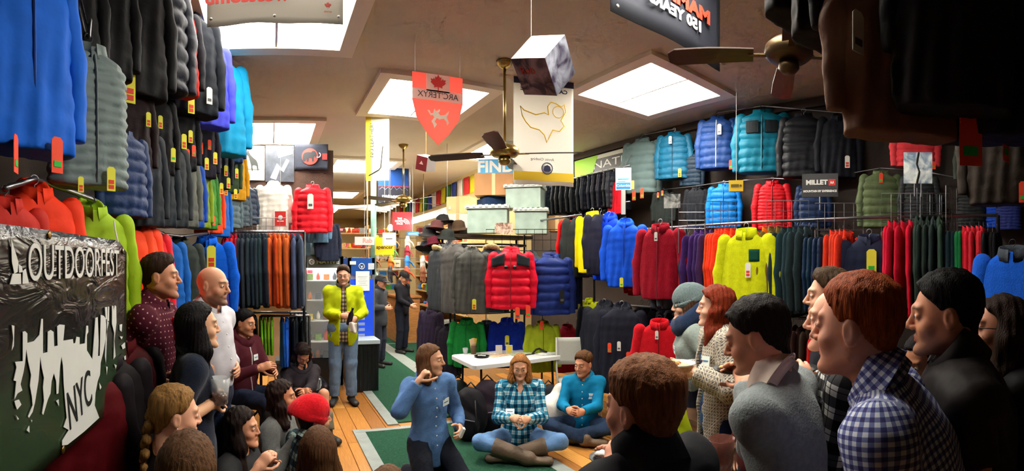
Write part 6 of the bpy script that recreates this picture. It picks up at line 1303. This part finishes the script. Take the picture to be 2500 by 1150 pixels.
t, w, zt = case('tall blue drinks cooler with a white notice taped on it', 850, 916, 630, 6.8, .5, m_alu, 'drinks_cooler', 'cooler', mat('blue_header', (26, 82, 168), .4), .24)
MB().box((0, -.26, 1.0), (w-.05, .03, 1.05)).build('door', mat('cooler_lit_blue', (30, 70, 200), .3, emit=.5), t); MB().box((-w/2+.05, -.285, 1.1), (.02, .02, .5)).build('handle', m_alu, t)
for k in range(8): MB().box((-.02, -.278, .72+k*.08), (.12, .006, .04)).build('price_strip', INK((150, 170, 230)), t)
MB().tube([(.04*math.cos(a), -.256, zt-.12+.04*math.sin(a)) for a in np.linspace(0, 6.28, 16, False)], .007, 5, True).build('emblem_ring', WHITE, t, True); shape(t, [(-.6, .5), (0, -.7), (.6, .5), (0, 0)], WHITE, 'emblem', 0, zt-.12, .04, y=-.257); MB().box((-.13, -.256, zt-.07), (.09, .003, .05)).build('label', WHITE, t); MB().box((.14, -.256, zt-.12), (.09, .003, .09)).build('label', INK((206, 214, 226)), t)
c = at(896, 688, 6.45); nt_ = thing('notice', 'white paper notice taped on the blue cooler', 'notice', (c.x, t.location.y-.30, c.z), 0); MB().box((0, 0, 0), (.2, .004, .28)).build('paper', mat('notice_paper', (240, 242, 244), .7), nt_)
for k in range(5): MB().box((0, -.003, .06-k*.03), (.14-(k % 2)*.04, .002, .005)).build('text_line', INK((170, 172, 176)), nt_)
c = at(889, 890, 6.55); t = thing('storage_crate', 'black ribbed storage crate standing below the blue cooler', 'crate', (c.x, t.location.y-.48, 0), 0)
MB().box((0, 0, .33), (.34, .34, .66)).build('body', m_blk, t); MB().box((0, 0, .68), (.38, .38, .05)).build('lid', mat('pale_blue_lid', (190, 206, 216), .5), t)
for k in range(6): MB().box((-.14+k*.056, -.175, .33), (.012, .012, .6)).build('rib', mat('black_gloss', (26, 26, 30), .25), t)
# water bottle box over the display case
c = at(768, 598, 6.6); t = thing('bottle_box', 'small blue-grey box with a clear water bottle above the display case', 'box', (c.x, c.y+.25, zat(625, 6.75)), 0); MB().box((0, 0, .16), (.26, .2, .32)).build('body', mat('blue_grey_card', (90, 120, 134), .5), t); MB().lathe([(.05, .02), (.05, .2), (.035, .24), (.02, .26), (.02, .3)], 14).build('bottle', mat('pale_blue_plastic', (150, 200, 220), .2), t, True, (0, -.14, 0))
# items hanging near the lime man: shoes bins at left of the case
for i, (px, py, c_, lab) in enumerate(((700, 800, (84, 86, 88), 'dark grey bin on the floor left of the display case'), (722, 845, (70, 72, 74), 'charcoal bin stacked beside the display case'))):
    c = at(px, py, 6.0); tag(MB().box((0, 0, .25), (.26, .26, .5)).box((0, 0, .52), (.29, .29, .04)).build('bin', mat('bin_plastic', c_, .5), None, False, (c.x, c.y, 0)), lab, 'bin')
c = at(768, 905, 5.6); V, Q = surfnet(lambda p: ell(p, (0, 0, .2), (.18, .16, .22))+.02*wob(p, 24, 5, 5), (-.25, -.25, 0), (.25, .25, .46), .016); tag(obj('black_bag', np_mesh('bag', V, Q), mat('bin_liner', (20, 18, 24), .25), None, (c.x, c.y, 0)), 'crumpled black bin bag beside the lime jacket', 'bag')
# --- cardboard boxes and plastic tubs above the round rack
bench = at(1235, 575, 6.75)
tag(MB().box((0, 0, 0), (1.5, .5, .05)).build('high_shelf', mat('dark_shelf_board', (60, 46, 36), .7), None, False, (3.3, 6.75, zat(578, 7.4))), 'dark shelf board carrying the clear storage tubs', 'shelf')
for sx in (-1, 1): tag(MB().tube([(3.3+sx*.7, 6.95, 0), (3.3+sx*.7, 6.95, zat(578, 7.4)-.02)], .02, 8).build('shelf_post', m_post), ('left' if sx < 0 else 'right')+' post under the shelf of storage tubs', 'post')
m_tub = mat('cloudy_tub_plastic', (158, 178, 166), .35, var=.2, vscale=5)
def tub(label, px0, px1, y0, y1, d, turn=0., m=m_tub):
    c = at((px0+px1)/2, y1, d); w = (px1-px0)/FPX*d; h = (y1-y0)/FPX*d; t = thing('storage_tub', label, 'tub', c, face_cam(c, turn))
    MB().box((0, 0, h*.44), (w*.9, .36, h*.88)).build('body', m, t); MB().box((0, 0, h*.92), (w, .42, h*.12)).build('lid', mat('clear_lid', (206, 216, 210), .3), t)
    for i in range(7): MB().box((-w/2+w*(i+.5)/7, -.215, h*.95), (w/14, .02, h*.09)).build('lid_clip', mat('clear_lid', (206, 216, 210), .3), t)
tub('cloudy storage tub at left of the lower pair', 1140, 1246, 503, 570, 6.9, -8); tub('cloudy storage tub at right of the lower pair', 1256, 1340, 510, 572, 6.9, -4); tub('cloudy storage tub stacked on top under the tall banner', 1236, 1330, 454, 510, 6.9, -12)
def cbox(label, px0, px1, y0, y1, d, col, turn=0., depth=.35):
    c = at((px0+px1)/2, y1, d); w = (px1-px0)/FPX*d; h = (y1-y0)/FPX*d; t = thing('cardboard_box', label, 'box', c, face_cam(c, turn)); MB().box((0, 0, h/2), (w, depth, h)).build('carton', mat('cardboard', col, .8, var=.1, vscale=4), t)
    MB().box((0, -depth/2-.002, h/2), (.05, .003, h)).build('tape', mat('packing_tape', (206, 180, 130), .35), t)
    for sx in (-1, 1): MB().box((0, sx*depth/4, h+.004), (w*.99, depth/2-.004, .006)).build('flap', mat('cardboard', col, .8, var=.1, vscale=4), t)
    return t
cbox('large brown cardboard box under the blue sign', 1162, 1254, 429, 480, 7.0, (176, 128, 84), -6); cbox('pale yellow box beside the fluorescent lamp', 1098, 1156, 484, 524, 7.4, (222, 200, 140), -20); cbox('white box under the pale yellow one', 1100, 1150, 525, 572, 7.4, (226, 222, 214), -16); cbox('small brown box right of the storage tubs', 1342, 1384, 530, 566, 7.0, (160, 120, 76), -6)
tag(MB().box((0, 0, .05), (.34, .3, .1)).box((.02, 0, .12), (.30, .26, .05)).build('folded_clothes', fabric('cotton', (30, 50, 84)), None, False, at(1200, 503, 7.05)), 'folded dark blue clothes on the left storage tub', 'clothes')
t, w, h = sign('shop_sign', 'light blue sign with white capital letters above the brown box', 'sign', 1168, 388, 1252, 428, 7.1, mat('sky_blue_sign', (70, 170, 226), .5), turn=-6); txt(t, 'FIND', .17, 0, 0, WHITE, bold=.008, sx=1.05)
t, w, h = sign('picture', 'small card with a brown bird photo on the black wire grid', 'picture', 1208, 544, 1252, 572, 6.05, rockmat('bird_photo', (110, 70, 56), (214, 190, 170), 14), turn=0)
# --- bare fluorescent strip over the far aisle
t = thing('strip_light', 'bright bare fluorescent strip above the goods in the far aisle', 'strip light', (2.72, 6.9, 2.56), 0)
MB().box((0, 1.0, .05), (.06, 2.3, .05)).build('batten', m_plw, t); MB().tube([(0, -.1, 0), (0, 2.1, 0)], .035, 8).build('tube', mat('lit_tube_bright', (255, 246, 224), .5, emit=90.), t, True)
for y in (0, 2): MB().tube([(0, y, .07), (0, y, ZC-2.56)], .004, 4).build('hanging_wire', m_steel, t)
t = thing('spot_lamp', 'small glowing lamp beside the red dome sign', 'lamp', at(953, 557, 9.2), 0); MB().lathe([(.001, -.06), (.05, -.04), (.06, 0), (.04, .05), (.02, .07)], 14).build('bulb', mat('lit_bulb', (255, 240, 200), .5, emit=25.), t, True); MB().tube([(0, 0, .07), (0, 0, ZC-at(953, 557, 9.2).z)], .008, 5).build('stem', m_steel, t)
# green pole and far fittings
c = at(912, 500, 9.0); tag(MB().tube([(c.x, c.y, 0), (c.x, c.y, ZC)], .055, 12).build('pole', mat('green_paint', (96, 136, 124), .5, var=.2), None, True), 'round pale green pole in the far aisle', 'pole')
GOODC = [((226, 70, 40), 'red-orange'), ((240, 236, 224), 'white'), ((236, 190, 50), 'yellow'), ((60, 150, 70), 'green'), ((40, 120, 200), 'blue'), ((120, 70, 44), 'brown'), ((40, 40, 46), 'black'), ((190, 150, 100), 'tan'), ((150, 40, 60), 'wine red'), ((170, 170, 166), 'grey'), ((230, 130, 50), 'orange')]
def shoe_mesh():
    V, Q = surfnet(lambda p: np.maximum(smin(cone(p, (0, -.09, .035), (0, .1, .03), .042, .036), cone(p, (0, -.08, .05), (0, -.085, .11), .036, .036), .03), -p[:, 2]), (-.06, -.15, 0), (.06, .16, .16), .011); return np_mesh('shoe', V, Q)
SHOE = shoe_mesh(); GBOX = MB().box((0, 0, .06), (.2, .3, .12)).box((0, 0, .13), (.208, .308, .025)).mesh('goods_box'); HATM = MB().lathe([(.15, 0), (.155, .006), (.1, .016), (.092, .05), (.085, .1), (.05, .125), (.001, .128)], 20).mesh('hat', True)
STK = MB().box((0, 0, .025), (.22, .28, .05)).box((.008, 0, .075), (.22, .27, .045)).box((-.006, 0, .12), (.21, .28, .04)).mesh('folded_stack')
BAGM = np_mesh('stuff_sack', *surfnet(lambda p: np.minimum(np.maximum(np.hypot(p[:, 1], p[:, 2]-.075)-.07-.006*np.abs(np.sin(p[:, 0]*40)), np.abs(p[:, 0])-.12)+.004*wob(p, 50, 2, 5), ell(p, (.135, 0, .075), (.03, .03, .03))), (-.17, -.11, -.02), (.18, .11, .18), .012))
_gv, _gq = hand_tpl(.1, .0065); GLV = np_mesh('glove', np.stack([_gv[:, 0]*1.35, _gv[:, 2]*1.9, -_gv[:, 1]*1.3], 1), _gq[:, ::-1])
GK = [('shoe', SHOE), ('goods_box', GBOX), ('hat', HATM), ('folded_stack', STK), ('stuff_sack', BAGM)]
def shelf_unit(label, p, rz, W_, depth, zs, where, per, kinds=None, cols=None):
    t = thing('display_shelf', label, 'shelf', p, rz)
    for z in zs: MB().box((0, 0, z), (W_, depth, .03)).build('board', mat('pale_wood_board', (196, 158, 104), .6, var=.15, stretch=(1, 6, 6)), t)
    for sx in (-1, 1): MB().box((sx*(W_/2+.015), 0, max(zs)/2+.1), (.03, depth, max(zs)+.2)).build('side', mat('pale_wood_board', (196, 158, 104), .6, var=.15, stretch=(1, 6, 6)), t)
    R = Matrix.Rotation(rz, 3, 'Z'); Pv = Vector(p)
    for k, z in enumerate(zs):
        for i in range(per):
            kd, me = GK[(kinds or [0, 1, 2, 3, 4])[random.randrange(len(kinds or GK))]]; c_, nm = random.choice(cols or GOODC); x = -W_/2+(i+.5)*W_/per
            o = obj(kd, me, mat('goods', c_, .6, var=.2, vscale=20), None, Pv+R @ Vector((x+random.uniform(-.02, .02), -.02, z+.016)), (0, 0, rz+random.uniform(-.3, .3)+(math.pi/2 if kd == 'shoe' and i % 2 else 0)), random.uniform(.85, 1.1)*min(1., W_/per/.19))
            nk = kd.replace('_', ' ').replace('goods box', 'box'); tag(o, f'{nm} {nk} on {where} shelf {["one", "two", "three", "four", "five", "six", "seven"][k]}, {ORD[i]} along', nk.split()[-1], f'goods on {where} shelves')
shelf_unit('pale wooden shelves of goods behind the display case', (1.5, 10.9, 0), 0., 1.5, .4, (.5, .95, 1.4, 1.75, 2.1, 2.45), 'the back-left', 9)
shelf_unit('long pale wooden shelves of shoes and hats along the aisle wall', (3.78, 9.7, 0), math.pi/2+math.pi, 3.2, .36, (.4, .75, 1.1, 1.45, 1.8, 2.15, 2.5), 'the aisle-wall', 13)
shelf_unit('pale wooden shelves across the far end of the shop', (2.7, 13.2, 0), 0., 1.9, .4, (.6, 1.0, 1.4, 1.8, 2.2, 2.6), 'the far-end', 10)
tag(MB().box((3.0, 10.4, .5), (.5, 1.0, 1.0)).box((3.0, 10.4, 1.02), (.56, 1.06, .04)).build('counter', mat('varnished_counter', (176, 120, 66), .5, var=.2, stretch=(1, 1, 6))), 'varnished wooden counter in the far aisle', 'counter')
t = thing('overhead_rack', 'white overhead timber rack above the far shelves', 'rack', (1.6, 9.6, 2.86), 0)
for i_ in range(5): MB().box((0, -.5+i_*.25, .03*i_), (1.9, .07, .05), Matrix.Rotation(.04*(i_-2), 3, 'Y')).build('beam', m_plw, t)
for sx in (-1, 1):
    for sy in (-.5, .5): MB().tube([(sx*.8, sy, .0), (sx*.8, sy, ZC-2.86)], .012, 6).build('rod', m_steel, t)
for i_ in range(14):
    c_, nm = GOODC[(i_*4+1) % 11]; p_ = Vector((2.0+.085*i_, 9.0+.26*(i_ % 4), 1.42+.22*(i_*5 % 4)))
    tag(obj('glove', GLV, mat('goods', c_, .6, var=.2, vscale=20), None, p_+Vector((0, 0, .2)), (0, 0, .3*(i_ % 5)-.6), 1.15), f'{nm} glove hanging over the far aisle, {ORD[i_]} from left', 'glove', 'gloves hanging in the far aisle')
t = thing('glove_rack', 'thin wire rack of hanging gloves over the far aisle', 'rack', (2.55, 9.4, 0), 0)
for k_, z_ in enumerate((1.64, 1.86, 2.08, 2.30)): MB().tube([(-.6, -.4+.26*k_, z_), (.62, -.4+.26*k_, z_)], .006, 5).build('wire', m_steel, t)
for sx in (-.6, .62): MB().tube([(sx, 0, 1.5), (sx, 0, ZC)], .008, 5).build('rod', m_steel, t)
for i, (px, py, d, c_, lab) in enumerate(((1048, 572, 7.2, (62, 60, 62), 'grey felt hat at left of the hat pile'), (1066, 560, 7.1, (96, 58, 58), 'brown felt hat in the hat pile'), (1082, 545, 7.2, (40, 38, 38), 'black felt hat on top of the hat pile'), (1092, 582, 7.0, (44, 48, 46), 'dark green hat low in the hat pile'), (1120, 560, 7.2, (84, 64, 48), 'wide brown hat at right of the hat pile'), (1060, 600, 7.0, (90, 24, 40), 'wine red hat below the hat pile'), (1040, 610, 7.1, (30, 32, 40), 'black hat below the grey felt hat'))):
    tag(obj('hat', HATM, fabric('cotton', c_), None, at(px, py, d), (random.uniform(-.3, .3), random.uniform(-.3, .3), 0), 1.1), lab, 'hat')
c = at(1080, 620, 7.1); t = thing('hat_stand', 'wire stand under the pile of hats', 'stand', (c.x, c.y, 0)); MB().tube([(0, 0, 0), (0, 0, c.z+.3)], .02, 8).build('post', m_post, t, True)
for z in (c.z+.02, c.z+.22): MB().tube([(-.32, 0, z), (.32, 0, z)], .01, 6).build('arm', m_post, t, True)
t, w, h = sign('yellow_bag', 'bright yellow shopping bag with dark print in the far aisle', 'bag', 916, 580, 962, 622, 8.8, mat('yellow_bag_plastic', (246, 206, 20), .4), turn=0, th=.12, part='body', hang=1); txt(t, 'spencer', .07, 0, -.02, INK((60, 50, 20)), bold=.002, sx=1.)
t, w, h = sign('hanging_card', 'white card with pale red lettering above the blue cooler', 'card', 866, 578, 914, 598, 8.2, mat('white_card', (232, 230, 226), .6), turn=0, hang=1); txt(t, 'Rab', .08, .05, 0, INK((220, 160, 150)), bold=.003)
t, w, h = sign('shop_card', 'small blue sign over the hats', 'sign', 993, 566, 1022, 576, 8.6, mat('blue_card', (40, 120, 200), .5), turn=0, hang=1); MB().box((0, -.006, 0), (w*.7, .003, h*.35)).build('print', WHITE, t)
t, w, h = sign('round_sign', 'white round-bottomed card before the yellow bag', 'sign', 934, 568, 966, 598, 8.5, mat('white_card', (232, 230, 226), .6), turn=0, hang=1); MB().box((0, -.006, 0), (w*.5, .003, .02)).build('print', INK((120, 110, 120)), t)
t, w, h = sign('price_board', 'small grey price board above the person in black cap', 'sign', 955, 634, 978, 652, 9.6, mat('grey_board', (170, 166, 150), .6), turn=0, hang=1); MB().box((0, -.006, 0), (w*.7, .003, .02)).build('print', INK((90, 90, 80)), t)
# --- held things
def held(name, label, cat, px, py, d, build, rot=(0, 0, 0)):
    o = build(); c = at(px, py, d); o.location = c; o.rotation_euler = rot; tag(o, label, cat); return o
o = MB().lathe([(.024, 0), (.033, .008), (.033, .105), (.026, .118), (.024, .118), (.001, .116)], 20).build('drink_can', mat('red_can', (190, 20, 36), .25, .4, var=.3, vscale=18), None, True); o.location = at(431, 828, 2.54); tag(o, 'red drink can held by the person in maroon', 'can')
o = cup_mesh(.036, .047, .12).build('cup', m_clear, None, True); o.location = at(537, 985, 2.18); tag(o, 'clear plastic cup held by the person in navy', 'cup'); t_ = MB().lathe([(.001, 0), (.034, 0), (.040, .045), (.001, .045)], 16).build('drink', mat('dark_drink', (90, 50, 34), .1), None, True); t_.location = at(537, 983.5, 2.18); tag(t_, 'dark drink in the cup of the person in navy', 'drink')
o = MB().lathe([(.001, 0), (.03, 0), (.032, .02), (.032, .13), (.014, .17), (.013, .2), (.016, .2), (.016, .215), (.001, .216)], 16).build('bottle', mat('dark_bottle', (40, 34, 40), .2), None, True); o.location = at(851, 792, 5.55); o.rotation_euler = (.3, .2, 0); tag(o, 'dark bottle held by the person in lime', 'bottle')
tag(MB().sheet(lambda u, v: ((u-.5)*.09, .02*math.sin(u*7+v*3), (v-.5)*.12+.01*math.sin(u*6)), 6, 6, .004).build('napkin', mat('paper_napkin', (226, 216, 206), .8), None, True, at(862, 800, 5.5)), 'crumpled napkin in the hand of the person in lime', 'napkin')
tag(MB().box((0, 0, 0), (.02, .03, .075)).build('lip_balm', m_plw, None, False, at(1128, 1056, 3.47), (.3, .3, 0)), 'small white tube in the hand of the kneeling person', 'tube')
def dish(label, sn, px, py, d, m, cols, tilt=(0, 0, 0), r=.09):
    p = at(px, py, d); plate('plate', label, p, r, m, tilt); snack(sn, p+Vector((0, 0, .012)), cols, 7, r*.55, s=.014)
dish('pale plate of food held by the person in the cardigan', 'mixed snacks on the pale plate', 1658, 893, 2.62, m_plw, [(200, 160, 90), (226, 200, 60), (120, 70, 40), (230, 220, 200)])
dish('dark plate held by the person in the grey sweater', 'yellow snack on the dark plate', 1788, 908, 1.85, m_blk, [(236, 190, 30), (220, 180, 90)], r=.075)
dish('dark plate of snacks held behind the grey sweater', 'snacks on the plate behind the grey sweater', 1948, 908, 1.8, m_blk, [(220, 200, 160), (190, 120, 70)], r=.08)
dish('dark plate with napkin held by the person in black', 'white napkin and snack on the lowest dark plate', 1478, 1128, 1.45, m_blk, [(236, 232, 228), (240, 240, 240)], r=.05)
o = cup_mesh(.03, .042, .1).build('cup', mat('smoky_cup', (120, 70, 60), .1, alpha=.6), None, True); o.location = at(1762, 1150, 1.45); tag(o, 'reddish plastic cup at the bottom edge by the grey sweater', 'cup')
# food table behind the grey sweater
c0_ = atz(1860, 985, .78); t = thing('food_table', 'brown folding food table behind the person in the grey sweater', 'table', (c0_.x-.05, c0_.y+.1, 0), -.2)
MB().box((0, 0, .765), (1.0, .6, .03)).build('tabletop', mat('brown_table', (96, 66, 42), .6, var=.2), t)
for sx in (-1, 1):
    for sy in (-1, 1): MB().tube([(sx*.45, sy*.25, .75), (sx*.46, sy*.26, 0)], .014, 7).build('leg', m_post, t, True)
    MB().box((sx*.47, 0, .4), (.02, .5, .7)).build('cardboard_side', mat('cardboard', (140, 96, 58), .8), t)
tag(MB().box((0, 0, 0), (.34, .24, .02)).build('wooden_board', mat('chopping_board', (206, 170, 96), .5), None, False, (t.location.x+.05, t.location.y-.05, .79), (0, 0, -.2)), 'pale wooden serving board on the food table', 'board')
snack('sliced meats and pickles on the serving board', (t.location.x+.05, t.location.y-.05, .80), [(206, 80, 60), (226, 130, 100), (226, 196, 120), (180, 40, 40)], 16, .12, 'cold_cuts', .028)
tag(MB().box((0, 0, 0), (.2, .16, .004)).build('paper', mat('notice_paper', (240, 242, 244), .7), None, False, (t.location.x-.33, t.location.y-.12, .784), (0, 0, .2)), 'white paper at the end of the food table', 'paper')
V, Q = surfnet(lambda p: ell(p, (0, 0, .16), (.11, .08, .17))+.016*wob(p, 34, 7, 5), (-.16, -.13, 0), (.16, .13, .36), .014); c = at(1640, 1090, 2.2); tag(obj('lime_bag', np_mesh('bag', V, Q), mat('lime_bag_plastic', (176, 196, 30), .35), None, (c.x, c.y, .78)), 'crumpled lime green bag seen behind the black jacket at bottom', 'bag')
tag(MB().box((c.x, c.y, .39), (.4, .4, .78)).build('stool_box', mat('cardboard', (150, 104, 64), .8, var=.1), None), 'tall brown carton under the lime bag', 'box')
# seats for the two sitting at lower left
for k, nm, zz_ in (('braids', 'low dark stool under the person with the ear stud', .34), ('brownback', 'low dark stool under the person at the bottom left corner', .32)):
    q = PEOPLE[k]['root'].location; t = thing('stool', nm, 'stool', (q.x, q.y, 0)); MB().lathe([(.16, zz_-.04), (.17, zz_-.02), (.165, zz_), (.001, zz_+.003)], 18).build('seat', m_blk, t, True)
    for a in (.8, 2.35, 3.9, 5.5): MB().tube([(.12*math.cos(a), .12*math.sin(a), zz_-.04), (.15*math.cos(a), .15*math.sin(a), 0)], .014, 6).build('leg', m_post, t, True)
# glasses, ear stud and braid belong to their wearers
def glasses(key, m):
    pp = PEOPLE[key]; b = MB()
    for sx in (-1, 1): b.tube([(sx*.033+.021*math.cos(a), .101, .008+.016*math.sin(a)) for a in np.linspace(0, 6.28, 14, False)], .0016, 5, True)
    b.tube([(-.012, .102, .012), (.012, .102, .012)], .0016, 5)
    for sx in (-1, 1): b.tube([(sx*.054, .1, .012), (sx*.074, .05, .014), (sx*.078, -.005, .012)], .0016, 5)
    o = b.build('glasses', m, pp['root'], True); o.matrix_local = pp['Mh4']; stuff(o)
glasses('rightwoman', m_blk); glasses('lime', m_blk)
pp = PEOPLE['braids']; b = MB()
for i in range(13):
    tt = i/12; z = .02-.34*tt; y = -.10-.02*math.sin(tt*3); x = (-.012 if i % 2 else .012)+.03*tt; b.lathe([(.001, -.022), (.02, -.012), (.026*(1-.35*tt), 0), (.02, .014), (.001, .024)], 9, (x, y, z), False)
o = b.build('braid', hair_mat((132, 96, 52)), pp['root'], True); o.matrix_local = pp['Mh4']
o = MB().lathe([(.001, -.004), (.004, 0), (.001, .004)], 8).build('ear_stud', mat('pearl', (240, 236, 226), .2), pp['root'], True); o.matrix_local = pp['Mh4'] @ Matrix.Translation((.082, -.004, -.028))
for k_ in ('redhat',): pass
